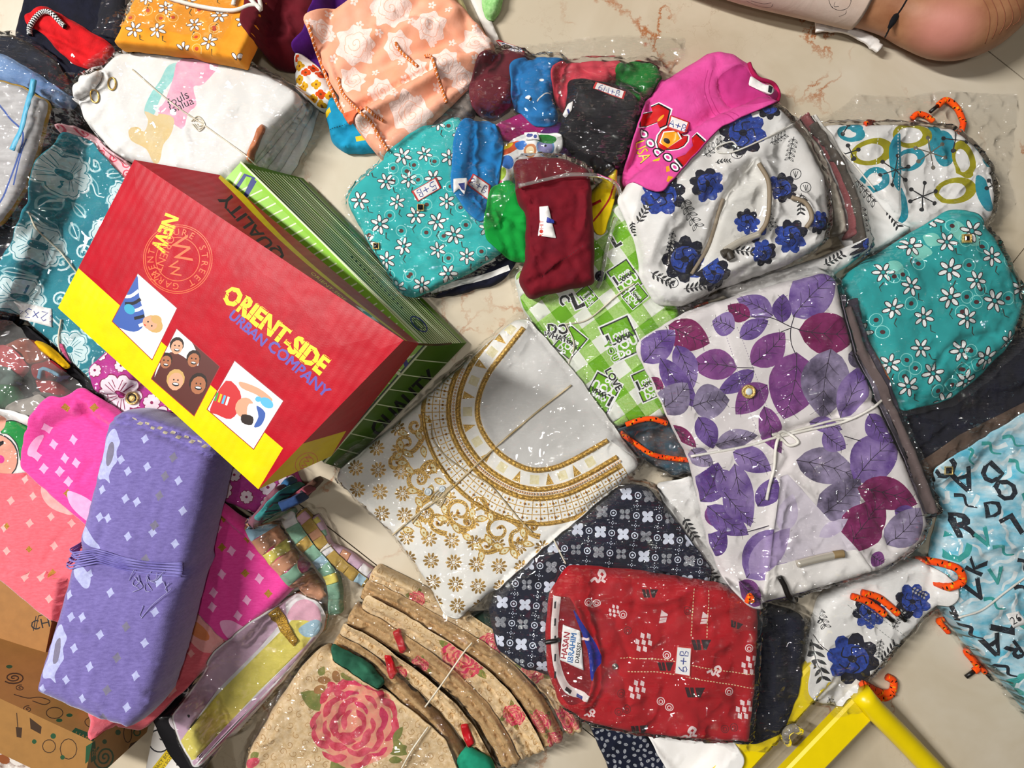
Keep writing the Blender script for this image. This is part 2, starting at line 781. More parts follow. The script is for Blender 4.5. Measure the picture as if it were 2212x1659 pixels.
def sheet(name, outline, t, mat, parent=None, paint=(), base=None, q=60, r=0.010, cr=12, wr=((0.002, 0.05), (0.0008, 0.015)),
          folds=(), steps=(), tilt=(0, 0), bulge=0.0, spacing=0.005, jitter=1.0, drape=True, eps=0.0022, side=None, rings=3,
          layers=0, seed=1, cre=(14, 0.0022, 5), skirt=True, raise_hm=True, sag=0.0, dsm=2):
    """a thick folded piece of cloth: outline in photo pixels, thickness t, resting on what lies below it"""
    out_px = resample(rnd(outline, cr), 8)
    if jitter:
        k = out_px / 26.0
        out_px = out_px + np.stack([pn(k[:, 0], k[:, 1], seed + 50), pn(k[:, 0] + 9, k[:, 1] + 5, seed + 51)], 1) * jitter * 2
    zg = 0.05
    for _ in range(3):
        poly = Wa(out_px, zg)
        if base is None:
            sl, X, Y = window(poly)
            X, Y = X[::3, ::3], Y[::3, ::3]
            d = sdf(np.stack([X.ravel(), Y.ravel()], 1), poly[::2]).reshape(X.shape)
            hv = HM[sl][::3, ::3][d > 0]
            b0 = float(np.percentile(hv, q)) if len(hv) else 0.0
        else:
            b0 = base
        zg = b0 + t
    ztop = b0 + t
    ctr = poly.mean(0)
    if drape:
        sl, X, Y = window(poly, 0.03)
        sub = HM[sl]
        Ms = np.maximum(blur(dilate(sub, dsm), dsm), dilate(sub, 1))
    wf = wrinkle_fn(wr, seed)
    fl = [(Wa(np.asarray(spl(f[0], 5) if len(f[0]) > 2 else f[0]), ztop), f[1], f[2] * (H - ztop) / F) for f in folds]
    st = [(Wa(np.asarray(spl(f[0], 5) if len(f[0]) > 2 else f[0]), ztop), f[1], f[2] * (H - ztop) / F) for f in steps]

    if cre and cre[0]:
        rc = random.Random(seed * 31 + 5)
        lo_, hi_ = out_px.min(0), out_px.max(0)
        for _ in range(cre[0]):
            p0 = np.array([rc.uniform(lo_[0], hi_[0]), rc.uniform(lo_[1], hi_[1])])
            a_ = rc.uniform(0, 6.283)
            L_ = rc.uniform(40, 130)
            p2 = p0 + L_ * np.array([math.cos(a_), math.sin(a_)])
            p1 = (p0 + p2) / 2 + rc.uniform(-14, 14)
            fl.append((Wa(spl([p0, p1, p2], 4), ztop), cre[1] * rc.choice((-1.2, 1, .7)), cre[2] * rc.uniform(.6, 1.5) * (H - ztop) / F))

    def own(P, d):
        dd = np.clip(d, 0, None)
        z = np.full(len(P), ztop)
        z = z + (P[:, 0] - ctr[0]) * tilt[0] + (P[:, 1] - ctr[1]) * tilt[1]
        if bulge:
            z = z + bulge * (1 - np.exp(-dd / 0.035))
        ef = np.clip(dd / max(r, 1e-6), 0, 1)
        z = z - min(r, t * 0.9) * (1 - np.sqrt(np.clip(1 - (1 - ef) ** 2, 0, 1)))
        z = z + wf(P) * np.clip(dd / 0.01, 0.25, 1)
        for L, a, w in fl:
            lo, hi = L.min(0) - 3 * w, L.max(0) + 3 * w
            j = np.nonzero((P[:, 0] > lo[0]) & (P[:, 0] < hi[0]) & (P[:, 1] > lo[1]) & (P[:, 1] < hi[1]))[0]
            if len(j):
                D, _ = polyline_dist(P[j], L)
                z[j] += a * np.exp(-(D / w) ** 2)
        for L, a, w in st:
            D, s = polyline_dist(P, L)
            z = z + a * (0.5 + 0.5 * np.tanh(D * s / w))
        if sag:
            z = z - sag * np.clip(1 - dd / 0.05, 0, 1) ** 2
        return z

    def height(P, d=None):
        d = sdf(P, poly) if d is None else d
        z = own(P, d)
        if drape:
            fx = np.clip((P[:, 0] - X[0, 0]) / HR, 0, X.shape[1] - 1.001)
            fy = np.clip((P[:, 1] - Y[0, 0]) / HR, 0, X.shape[0] - 1.001)
            ix, iy = fx.astype(int), fy.astype(int)
            u, v = fx - ix, fy - iy
            ix1, iy1 = np.minimum(ix + 1, X.shape[1] - 1), np.minimum(iy + 1, X.shape[0] - 1)
            hb = (Ms[iy, ix] * (1 - u) + Ms[iy, ix1] * u) * (1 - v) + (Ms[iy1, ix] * (1 - u) + Ms[iy1, ix1] * u) * v
            z = np.maximum(z, hb + eps)
        return z

    loops = []
    pl = []
    mats = [mat]
    for lp, m in paint:
        if isinstance(lp, np.ndarray):
            lp = [lp]
        wl = [Wa(l, ztop) for l in lp]
        loops.extend(wl)
        if m not in mats:
            mats.append(m)
        pl.append((wl, mats.index(m)))
    V2, Fc = tri_fill(poly, spacing, loops, inset=(0.15 * r, 0.4 * r, 0.75 * r) if r > 0.002 else ())
    d = sdf(V2, poly)
    d = np.where(np.abs(d) < 2e-6, 0, d)
    z = height(V2, d)
    V = np.column_stack([V2, z])
    mi = np.zeros(len(Fc), int)
    cen = V2[Fc].mean(1)
    paint_faces(cen, pl, mi)
    Fl = Fc.tolist()
    mil = mi.tolist()
    if skirt:
        ed = {}
        for f in Fc:
            for a, b in ((f[0], f[1]), (f[1], f[2]), (f[2], f[0])):
                if (b, a) in ed:
                    del ed[(b, a)]
                else:
                    ed[(a, b)] = 1
        nb = {}
        for a, b in ed:
            e = V2[b] - V2[a]
            n = np.array([e[1], -e[0]])
            n = n / (np.linalg.norm(n) + 1e-12)
            for v in (a, b):
                nb[v] = nb.get(v, 0) + n
        bv = list(nb)
        bi = {v: i for i, v in enumerate(bv)}
        Nn = np.array([nb[v] / (np.linalg.norm(nb[v]) + 1e-12) for v in bv])
        B2 = V2[bv]
        zt = V[bv][:, 2]
        out2 = B2 + Nn * 0.004
        hb_ = np.maximum.reduce([hm_at(B2[:, 0] + Nn[:, 0] * k, B2[:, 1] + Nn[:, 1] * k) for k in (-0.004, 0.0, 0.003, 0.006)])
        zb = np.maximum(hb_ + 0.0016, zt - t * 1.05 - 0.002)
        zb = np.minimum(zb, zt - 0.0003)
        nr = max(rings, layers * 4)
        start = len(V)
        prev = None
        allV = [V]
        smats = None
        if side is not None:
            side = side if isinstance(side, (list, tuple)) else [side]
            smats = []
            for m in side:
                if m not in mats:
                    mats.append(m)
                smats.append(mats.index(m))
        for k in range(1, nr + 1):
            u = k / nr
            off = 0.15 * min(r, t) * math.sin(math.pi * min(u * 1.1, 1))
            if layers:
                off = 0.0025 * abs(math.sin(math.pi * layers * u)) + 0.001 * u
            ring_ = np.column_stack([B2 + Nn * off, zt + (zb - zt) * u])
            allV.append(ring_)
            cur = start + (k - 1) * len(bv)
            for (a, b) in ed:
                ia, ib = bi[a], bi[b]
                if prev is None:
                    Fl.append([b, a, cur + ia, cur + ib])
                else:
                    Fl.append([prev + ib, prev + ia, cur + ia, cur + ib])
                if smats:
                    mil.append(smats[min(int(u * len(smats) * 0.999), len(smats) - 1)])
                else:
                    mil.append(0)
            prev = cur
        V = np.vstack(allV)
    o = mkobj(name, V, Fl, mats, parent, mil)
    if raise_hm:
        hm_raise(poly, lambda P, dd: np.where(dd >= 0, height(P, dd), -1))
    o_info[o] = (poly, height, ztop)
    return o


o_info = {}


def film(parent, outline, gap=0.0006, bl=2, crumple=0.0014, sc=0.035, seed=1, mat=None, spacing=0.0055, cr=6, jit=3, name='plastic_bag', ang=0, st=1.0, dil=2, cap=None):
    """a loose sheet of clear polythene draped over the heap below"""
    out_px = resample(rnd(outline, cr), 8)
    k = out_px / 18.0
    out_px = out_px + np.stack([pn(k[:, 0], k[:, 1], seed + 5), pn(k[:, 0] + 3, k[:, 1] + 8, seed + 6)], 1) * jit
    zg = 0.05
    for _ in range(3):
        poly = Wa(out_px, zg)
        zg = float(np.percentile(hm_at(poly[:, 0], poly[:, 1]), 60)) + gap
    sl, X, Y = window(poly, 0.04)
    sub = HM[sl]
    Ms = np.maximum(blur(dilate(sub, dil), bl), sub)
    wf = wrinkle_fn(((crumple, sc, ang, st, True), (crumple * 0.6, sc * 0.4, ang + 50, st, True), (crumple * 0.8, sc * 2.2, ang, st)), seed)
    V2, Fc = tri_fill(poly, spacing, [], inset=())
    fx = np.clip((V2[:, 0] - X[0, 0]) / HR, 0, X.shape[1] - 1.001)
    fy = np.clip((V2[:, 1] - Y[0, 0]) / HR, 0, X.shape[0] - 1.001)
    hb = Ms[fy.astype(int), fx.astype(int)]
    raw = dilate(sub, 2)[fy.astype(int), fx.astype(int)]
    z = np.maximum(hb + gap + crumple + wf(V2), raw + 0.0012)
    V = np.column_stack([V2, z])
    o = mkobj(name, V, Fc.tolist(), mat or film_mat('clear_polythene'), parent)
    fz = np.maximum(Ms + gap + crumple + wf(np.stack([X.ravel(), Y.ravel()], 1)).reshape(X.shape), dilate(sub, 2) + 0.0012)
    dd = sdf(np.stack([X.ravel(), Y.ravel()], 1), poly).reshape(X.shape)
    HM[sl] = np.where(dd >= 0, np.maximum(sub, fz), sub)
    return o


def tube(name, P3, rad, mat, parent=None, sides=7, mats2=None, seg=1, taper=None):
    """round cord through 3-D points"""
    P = np.asarray(P3, float)
    n = len(P)
    T = np.gradient(P, axis=0)
    T /= np.linalg.norm(T, axis=1, keepdims=True) + 1e-12
    up = np.array([0, 0, 1.0])
    V = []
    Fc = []
    mi = []
    for i in range(n):
        s = np.cross(T[i], up)
        if np.linalg.norm(s) < 1e-3:
            s = np.array([1.0, 0, 0])
        s /= np.linalg.norm(s)
        u = np.cross(s, T[i])
        rr = rad if taper is None else rad * taper[i]
        for k in range(sides):
            a = 2 * math.pi * k / sides
            V.append(P[i] + (s * math.cos(a) + u * math.sin(a)) * rr)
    for i in range(n - 1):
        for k in range(sides):
            a, b = i * sides + k, i * sides + (k + 1) % sides
            Fc.append((a, b, b + sides, a + sides))
            if mats2:
                mi.append(mats2(i, k))
            else:
                mi.append(0)
    Fc.append(tuple(range(sides))[::-1])
    Fc.append(tuple((n - 1) * sides + k for k in range(sides)))
    mi += [0, 0]
    return mkobj(name, V, Fc, mat, parent, mi)


def path_on(pts, rad, lift=0.0, n=8, smooth=3, closed=False):
    """photo-pixel path laid on top of the heap"""
    S = spl(pts, n, closed)
    z = np.full(len(S), 0.05)
    for _ in range(3):
        k = (H - z) / F
        x = (S[:, 0] - CX) * k
        y = -(S[:, 1] - CY) * k
        z = hm_at(x, y) + rad + lift
        if smooth:
            zp = np.pad(z, smooth, mode='edge')
            mx = np.max([zp[i:i + len(z)] for i in range(2 * smooth + 1)], 0)
            zp = np.pad(mx, smooth, mode='edge')
            z = np.mean([zp[i:i + len(z)] for i in range(2 * smooth + 1)], 0)
    return np.column_stack([x, y, z])


def string(parent, pts, rad=0.0011, mat=None, lift=0.0, name='string', closed=False):
    return tube(name, path_on(pts, rad, lift, closed=closed), rad, mat or cloth('cotton_string', 'E8E0CE', 'CFC4AC', weave=2500), parent, 6)


def lace_cord(parent, pts, rad=0.0045, name='drawstring', tips=True, lift=0.0, zs=None):
    """orange drawstring with dark flecks"""
    o1 = cloth('orange_cord', 'FF5A0A', 'F0420A', weave=900, wstr=0.6)
    o2 = cloth('cord_fleck', '2A1208', '1A0A05')
    o3 = cloth('cord_yellow_fleck', 'F0A010', 'D88A10')
    P = path_on(pts, rad, lift) if zs is None else zs
    P = resample(P, 0.0028, closed=False)
    def pick(i, k):
        if (i * 3 + k * 2) % 11 == 0:
            return 1
        if (i * 5 + k * 3) % 13 == 0:
            return 2
        return 0
    o = tube(name, P, rad, [o1, o2, o3], parent, 8, pick)
    if tips:
        d = P[-1] - P[-3]
        d /= np.linalg.norm(d)
        tube('aglet', [P[-1] - d * 0.001, P[-1] + d * 0.016], rad * 0.62, plain('black_tip', '15110F', 0.4), o, 8)
    return o


def sticker(parent, quad, mat=None, border=None, ink=(), name='size_label', lift=0.0012, bw=3.0, inkmat=None):
    """small paper label stuck on the heap; quad in photo pixels"""
    Q = np.array(quad, float)
    c = Q.mean(0)
    paint = []
    pm = mat or plain('label_paper', 'F2EFEC', 0.7, var=0.03)
    base_m = pm
    if border is not None:
        base_m = border
        inner = []
        for p in Q:
            d = c - p
            inner.append(p + d / np.linalg.norm(d) * bw * 1.5)
        paint.append((np.array(inner), pm))
    for l in ink:
        paint.append((l, inkmat or plain('blue_pen_ink', '2A3C8C', 0.6)))
    x, y = W(c[0], c[1], 0.1)
    return sheet(name, Q, 0.0006, base_m, parent, paint, q=50, cre=None, r=0.0002, cr=1.5, wr=(), spacing=0.006, jitter=0, eps=lift, dsm=1, skirt=True, rings=1)


def disc(parent, px, py, rad, mat, h=0.003, name='button', ringmat=None, gem=None, square=False):
    """turned button standing on the heap: rim, dish and centre"""
    x, y = W(px, py, 0.08)
    z = float(hm_at(np.array([x]), np.array([y]))[0])
    x, y = W(px, py, z)
    prof = [(1.0, 0), (1.02, .5), (.95, .95), (.8, 1.0), (.7, .7), (.55, .55), (.5, .8), (.3, 1.0), (0.0, 1.05)]
    n = 4 if square else 16
    V, Fc, mi = [], [], []
    for (a, b) in prof[:-1]:
        for k in range(n):
            t = 2 * math.pi * (k + .5) / n
            V.append((x + rad * a * math.cos(t), y + rad * a * math.sin(t), z + 0.0008 + h * b))
    V.append((x, y, z + 0.0008 + h * 1.05))
    m = len(prof) - 1
    for i in range(m - 1):
        for k in range(n):
            a, b = i * n + k, i * n + (k + 1) % n
            Fc.append((a, b, b + n, a + n))
            mi.append(0 if i < 4 else (1 if i < 6 else 2))
    for k in range(n):
        Fc.append(((m - 1) * n + k, (m - 1) * n + (k + 1) % n, m * n))
        mi.append(2)
    mats = [mat, ringmat or mat, gem or mat]
    return mkobj(name, V, Fc, mats, parent, mi, smooth=not square)


# ------------------------------------------------------------------ painted flat faces of cartons
def on_plane(px, py, p0, n):
    d = Vector(((px - CX) / F, -(py - CY) / F, -1.0))
    o = Vector((0, 0, H))
    t = (p0 - o).dot(n) / d.dot(n)
    return o + d * t


def face_patch(corners, paint, mat, mats, spacing=0.03, bow=0.0):
    """one flat face (3-D corners) with print given in photo pixels -> verts, faces, material indices"""
    C = [Vector(c) for c in corners]
    n = (C[1] - C[0]).cross(C[-1] - C[0])
    n.normalize()
    u = (C[1] - C[0]).normalized()
    v = n.cross(u)

    def to2(p):
        q = p - C[0]
        return (q.dot(u), q.dot(v))
    poly = resample(np.array([to2(c) for c in C]), spacing)
    loops = []
    pl = []
    if mat not in mats:
        mats.append(mat)
    for lp, m in paint:
        if isinstance(lp, np.ndarray):
            lp = [lp]
        wl = [np.array([to2(on_plane(p[0], p[1], C[0], n)) for p in l]) for l in lp]
        loops.extend(wl)
        if m not in mats:
            mats.append(m)
        pl.append((wl, mats.index(m)))
    V2, Fc = tri_fill(poly, spacing, loops, inset=())
    mi = np.full(len(Fc), mats.index(mat))
    cen = V2[Fc].mean(1)
    paint_faces(cen, pl, mi)
    V = np.array([C[0] + u * a + v * b for a, b in V2])
    dev = (C[2] - C[0]).dot(n)
    if abs(dev) > 1e-6:                   # a warped board: bend the face so that all four corners meet
        q0, q1, q2, q3 = [np.array(to2(c)) for c in C]
        st = np.full((len(V2), 2), 0.5)
        for _ in range(8):
            s_, t_ = st[:, :1], st[:, 1:]
            f_ = q0 * (1 - s_) * (1 - t_) + q1 * s_ * (1 - t_) + q2 * s_ * t_ + q3 * (1 - s_) * t_ - V2
            ds = (q1 - q0) * (1 - t_) + (q2 - q3) * t_
            dt = (q3 - q0) * (1 - s_) + (q2 - q1) * s_
            det = ds[:, 0] * dt[:, 1] - ds[:, 1] * dt[:, 0]
            st[:, 0] -= (f_[:, 0] * dt[:, 1] - f_[:, 1] * dt[:, 0]) / det
            st[:, 1] -= (ds[:, 0] * f_[:, 1] - ds[:, 1] * f_[:, 0]) / det
        V = V + np.array(n)[None] * (dev * st[:, 0] * st[:, 1])[:, None]
    if bow:
        d = sdf(V2, poly)
        V = V + np.array(n)[None] * (bow * (1 - np.exp(-np.clip(d, 0, None) / 0.03)))[:, None]
    return V, Fc, mi


def carton(name, top, bottom, parent, mat, paints, extra_mats=None, turn={}):
    """six-faced carton; top/bottom: 4 corners each (counter-clockwise seen from above); paints: {'top':[..], 0:[..] ..}"""
    mats = [mat]
    Vs, Fs, Ms = [], [], []
    off = 0

    def add(cs, pt, m, bow=0.0):
        nonlocal off
        V, Fc, mi = face_patch(cs, pt, m, mats, bow=bow)
        Vs.append(V)
        Fs.append(Fc + off)
        Ms.append(mi)
        off += len(V)
    fm = extra_mats or {}
    add(top, paints.get('top', []), fm.get('top', mat), 0.002)
    for i in range(4):
        j = (i + 1) % 4
        cs = [bottom[i], bottom[j], top[j], top[i]]
        r = turn.get(i, 0)
        add(cs[r:] + cs[:r], paints.get(i, []), fm.get(i, mat), 0.0015)
    add([bottom[3], bottom[2], bottom[1], bottom[0]], [], mat)
    o = mkobj(name, np.vstack(Vs), np.vstack(Fs).tolist(), mats, parent, np.concatenate(Ms), smooth=False)
    poly = np.array([(c[0], c[1]) for c in top])
    A = np.column_stack([poly, np.ones(4)])
    co, *_ = np.linalg.lstsq(A, np.array([c[2] for c in top]), rcond=None)
    hm_raise(poly, lambda P, d: np.where(d >= 0, P[:, 0] * co[0] + P[:, 1] * co[1] + co[2] + 0.002, -1))
    for i in range(4):
        q = np.array([bottom[i], bottom[(i + 1) % 4], top[(i + 1) % 4], top[i]])
        if abs(np.cross(q[1, :2] - q[0, :2], q[3, :2] - q[0, :2])) > 1e-4:
            k = np.linalg.lstsq(np.column_stack([q[:, :2], np.ones(4)]), q[:, 2], rcond=None)[0]
            hm_raise(q[:, :2], lambda P, d, k=k: np.where(d >= 0, np.clip(P[:, 0] * k[0] + P[:, 1] * k[1] + k[2] + 0.003, 0, 0.3), -1))
    return o
# ------------------------------------------------------------------ the setting: marble tiled floor
def marble():
    m, nt, b, co = nodes_of('beige_marble')
    cl = _noise(nt, co, 3.2, 5, 0.6, dist=0.6)
    base = _ramp(nt, cl, [(0.3, lin('B9AA90')), (0.5, lin('C8BBA4')), (0.72, lin('D6CCBA'))])
    warp = nt.nodes.new('ShaderNodeTexNoise')
    warp.inputs['Scale'].default_value = 9
    warp.inputs['Detail'].default_value = 6
    warp.inputs['Roughness'].default_value = 0.65
    nt.links.new(co, warp.inputs['Vector'])
    ma = nt.nodes.new('ShaderNodeVectorMath')
    ma.operation = 'MULTIPLY_ADD'
    nt.links.new(warp.outputs['Color'], ma.inputs[0])
    ma.inputs[1].default_value = (0.16, 0.16, 0.16)
    nt.links.new(co, ma.inputs[2])
    mp = nt.nodes.new('ShaderNodeMapping')
    mp.inputs['Scale'].default_value = (1.0, 0.55, 1.0)
    mp.inputs['Rotation'].default_value = (0, 0, 0.2)
    nt.links.new(ma.outputs[0], mp.inputs[0])
    vo = nt.nodes.new('ShaderNodeTexVoronoi')
    vo.feature = 'DISTANCE_TO_EDGE'
    vo.inputs['Scale'].default_value = 6.5
    nt.links.new(mp.outputs[0], vo.inputs['Vector'])
    vein = _ramp(nt, vo.outputs['Distance'], [(0.0, (1, 1, 1, 1)), (0.022, (0, 0, 0, 1))])
    mk = _ramp(nt, _noise(nt, co, 7, 3), [(0.47, (0, 0, 0, 1)), (0.62, (1, 1, 1, 1))])
    f = _mixrgb(nt, 1.0, vein, mk, 'MULTIPLY')
    rust = _mixrgb(nt, f, base, lin('A4602E'))
    vo2 = nt.nodes.new('ShaderNodeTexVoronoi')
    vo2.feature = 'DISTANCE_TO_EDGE'
    vo2.inputs['Scale'].default_value = 17
    nt.links.new(ma.outputs[0], vo2.inputs['Vector'])
    v2 = _ramp(nt, vo2.outputs['Distance'], [(0.0, (0.35, 0.35, 0.35, 1)), (0.02, (0, 0, 0, 1))])
    mk2 = _ramp(nt, _noise(nt, co, 5, 2), [(0.5, (0, 0, 0, 1)), (0.7, (1, 1, 1, 1))])
    f2 = _mixrgb(nt, 1.0, v2, mk2, 'MULTIPLY')
    c2 = _mixrgb(nt, f2, rust, lin('8C6A48'))
    nt.links.new(c2, b.inputs['Base Color'])
    b.inputs['Roughness'].default_value = 0.42
    b.inputs['Specular IOR Level'].default_value = 0.4
    return m


M_marble = marble()
M_grout = plain('dark_grout', '2E2620', 0.9)


def box_mesh(name, c, half, ang, mat, parent=None, bev=0.0):
    V = []
    for sx, sy, sz in ((-1, -1, -1), (1, -1, -1), (1, 1, -1), (-1, 1, -1), (-1, -1, 1), (1, -1, 1), (1, 1, 1), (-1, 1, 1)):
        x, y = sx * half[0], sy * half[1]
        V.append((c[0] + x * math.cos(ang) - y * math.sin(ang), c[1] + x * math.sin(ang) + y * math.cos(ang), c[2] + sz * half[2]))
    Fc = [(3, 2, 1, 0), (4, 5, 6, 7), (0, 1, 5, 4), (1, 2, 6, 5), (2, 3, 7, 6), (3, 0, 4, 7)]
    return mkobj(name, V, Fc, mat, parent, smooth=False)


fl = box_mesh('floor', (0, 0, -0.016), (3.2, 2.8, 0.012), 0, M_grout)
tag(fl, kind='structure')
ORI[fl] = np.array(fl.location)
a0 = math.radians(-38.3)
uu = np.array([math.cos(a0), math.sin(a0)])
vv = np.array([-math.sin(a0), math.cos(a0)])
pj = np.array(W(2176, 143, 0))            # a point on the joint seen in the photo
pe = np.array(W(2390, 312, 0))            # a cross joint just outside the picture
TL, TW = 1.26, 0.63
for i in range(-4, 4):
    for j in range(-7, 6):
        c = pe + uu * (i + 0.5) * TL + vv * ((j + 0.5) * TW + (pj - pe).dot(vv))
        if abs(c[0]) < 2.45 and abs(c[1]) < 2.1:
            box_mesh('tile', (c[0], c[1], -0.004), (TL / 2 - 0.0009, TW / 2 - 0.0009, 0.004), a0, M_marble, fl)


# ------------------------------------------------------------------ a person's lower leg and bare foot
def loft(name, path, mat, parent, sides=24, n=5, flat=0.95):
    S = spl([p[:4] for p in path], n)
    cen = np.array([[*W(s[0], s[1], s[2]), s[2]] for s in S])
    rad = np.array([s[3] for s in S]) * (H - 0.06) / F
    T = np.gradient(cen, axis=0)
    T /= np.linalg.norm(T, axis=1, keepdims=True)
    V, Fc = [], []
    for i in range(len(S)):
        s = np.cross(T[i], (0, 0, 1.0))
        s /= np.linalg.norm(s)
        u = np.cross(s, T[i])
        for k in range(sides):
            a = 2 * math.pi * k / sides
            V.append(cen[i] + (s * math.cos(a) + u * math.sin(a) * flat) * rad[i])
    for i in range(len(S) - 1):
        for k in range(sides):
            a, b = i * sides + k, i * sides + (k + 1) % sides
            Fc.append((a, b, b + sides, a + sides))
    for e, i in ((0, 0), (1, len(S) - 1)):
        c = len(V)
        V.append(cen[i] + T[i] * (rad[i] * (0.35 if e else -0.3)))
        for k in range(sides):
            a, b = i * sides + k, i * sides + (k + 1) % sides
            Fc.append((a, b, c) if e else (b, a, c))
    return mkobj(name, V, Fc, mat, parent)


def skin_mat():
    m, nt, b, co = nodes_of('skin')
    f = _noise(nt, co, 28, 4)
    base = _ramp(nt, f, [(0.3, lin('96603F')), (0.7, lin('B5805B'))])
    # pinker pressed skin over the heel ball
    geo = nt.nodes.new('ShaderNodeNewGeometry')
    dist = nt.nodes.new('ShaderNodeVectorMath')
    dist.operation = 'DISTANCE'
    nt.links.new(geo.outputs['Position'], dist.inputs[0])
    hx, hy = W(2052, 60, 0.11)
    dist.inputs[1].default_value = (hx, hy, 0.10)
    pk = _ramp(nt, dist.outputs['Value'], [(0.02, (1, 1, 1, 1)), (0.062, (0, 0, 0, 1))])
    nt.links.new(_mixrgb(nt, pk, base, lin('C98474')), b.inputs['Base Color'])
    b.inputs['Roughness'].default_value = 0.5
    wv = nt.nodes.new('ShaderNodeTexNoise')
    wv.inputs['Scale'].default_value = 60
    wv.inputs['Detail'].default_value = 4
    nt.links.new(co, wv.inputs['Vector'])
    _bump(nt, b, wv.outputs['Fac'], 0.25, 0.002)
    return m


person = thing('person', 'person sitting on the floor, bare heel below a pale printed legging', 'person', 1900, -40)
M_skin = skin_mat()
foot_path = [(1960, -1000, .125, 112), (1560, -760, .115, 110), (1230, -520, .10, 100), (1150, -330, .078, 90), (1400, -180, .072, 86), (1600, -92, .066, 78), (1760, -40, .058, 68), (1860, -8, .052, 61), (1930, 12, .052, 62),
             (1990, 32, .056, 72), (2056, 46, .060, 80), (2120, 28, .060, 79), (2182, -28, .056, 70), (2225, -110, .050, 62), (2255, -200, .040, 52), (2268, -270, .03, 34)]
body = loft('body', foot_path, M_skin, person, 36, 6)
# creases on the sole
M_crease = plain('skin_crease', '8A5238', 0.7)
M_leg = cloth('pale_legging', 'E2CDBE', 'D6BCAA', vscale=14)
legging = loft('legging', [(1990, -1018, .13, 124), (1560, -760, .118, 119), (1230, -520, .102, 108), (1150, -330, .079, 97), (1400, -180, .072, 92), (1600, -92, .066, 85), (1760, -40, .058, 76), (1858, -9, .053, 69), (1872, -4, .053, 67)], M_leg, person)


def ray_px(o, px, py):
    d = Vector(((px - CX) / F, -(py - CY) / F, -1.0)).normalized()
    org = Vector(ORI[o])
    ok, loc, nrm, _ = o.ray_cast(Vector((0, 0, H)) - org, d)
    return (loc + org, nrm) if ok else (None, None)


def ink_on(o, pts, w, mat, parent, name='print', lift=0.0006, n=6):
    """thin printed line lying on a curved surface"""
    S = spl(pts, n) if len(pts) > 2 else resample(pts, 4, False)
    Q = []
    for p in S:
        h, nr = ray_px(o, p[0], p[1])
        if h is not None:
            Q.append(h + nr * lift)
    if len(Q) < 2:
        return None
    return tube(name, [tuple(q) for q in Q], w, mat, parent, 5)


bpy.context.view_layer.update()
M_black = plain('black_print', '17151A', 0.7)
for pts in ([(1789, -4), (1796, 14), (1812, 22), (1830, 18), (1838, 4), (1836, -8)], [(1804, 4), (1802, 14), (1812, 14)], [(1828, 22), (1826, 30), (1812, 36)],
            [(1612, 2), (1640, 14), (1664, 16), (1670, 8)], [(1622, 2), (1648, 8), (1666, 6)]):
    ink_on(legging, pts, 0.0008, M_black, legging, 'printed_motif')
M_orth = cloth('black_thread', '141217', '0A090C', weave=3000)
th = []
for p in spl([(1962, -6), (1948, 18), (1930, 44), (1916, 72), (1903, 97)], 6):
    h, nr = ray_px(body, p[0], p[1])
    if h is not None:
        th.append(tuple(h + nr * 0.001))
thr = tube('ankle_thread', th, 0.0018, M_orth, person, 7)
kn, kr = ray_px(body, 1928, 46)
tube('thread_knot', [tuple(kn + Vector((-.007, -.012, .003))), tuple(kn + Vector((-.002, -.003, .005))), tuple(kn + Vector((.003, .006, .005))), tuple(kn + Vector((.006, .012, .003)))], 0.0048, M_orth, thr, 9, taper=[.5, 1, 1, .5])
for k in range(5):
    pts = [(2122 + k * 17, -4 - k * 2), (2136 + k * 17, 26), (2137 + k * 16, 60 - k * 4), (2128 + k * 15, 94 - k * 10)]
    ink_on(body, pts, 0.0006, M_crease, person, 'sole_crease', lift=-0.0001)
M_white = cloth('white_trim', 'F4F0EC', 'E6E0DA', vscale=60)
hem = spl([(1764, 54), (1800, 53), (1836, 60), (1872, 80), (1903, 104)], 6)
sheet('hem_trim', stroke(hem, 26, 18), 0.003, M_white, person, base=0.020, r=0.001, cr=2, wr=((0.001, 0.02),), drape=False, raise_hm=False, jitter=0)

# ------------------------------------------------------------------ yellow metal stool frame under the packets
stool = thing('step_stool', 'yellow painted metal stool frame lying under the packets by the marble floor', 'stool', 1850, 1560)
M_yel = plain('yellow_paint', 'F5D800', 0.32, bump=(25, 0.05), var=0.05)


def bar(p, q, z0, z1, wpx, hgt, parent, name='rail'):
    a, b = np.array([*W(*p, z0), z0]), np.array([*W(*q, z1), z1])
    d = b - a
    d /= np.linalg.norm(d)
    s = np.cross(d, (0, 0, 1.0))
    s /= np.linalg.norm(s)
    w = wpx * (H - z0) / F / 2
    up = np.cross(s, d)
    prof = []
    bv = 0.004
    for (x, y) in ((-w + bv, hgt), (w - bv, hgt), (w, hgt - bv), (w, -hgt + bv), (w - bv, -hgt), (-w + bv, -hgt), (-w, -hgt + bv), (-w, hgt - bv)):
        prof.append((x, y))
    V = [c + s * x + up * y for c in (a, b) for x, y in prof]
    n = 8
    Fc = [(k, (k + 1) % n, n + (k + 1) % n, n + k) for k in range(n)] + [tuple(range(n))[::-1], tuple(range(n, 2 * n))]
    return mkobj(name, V, Fc, M_yel, parent, smooth=False)


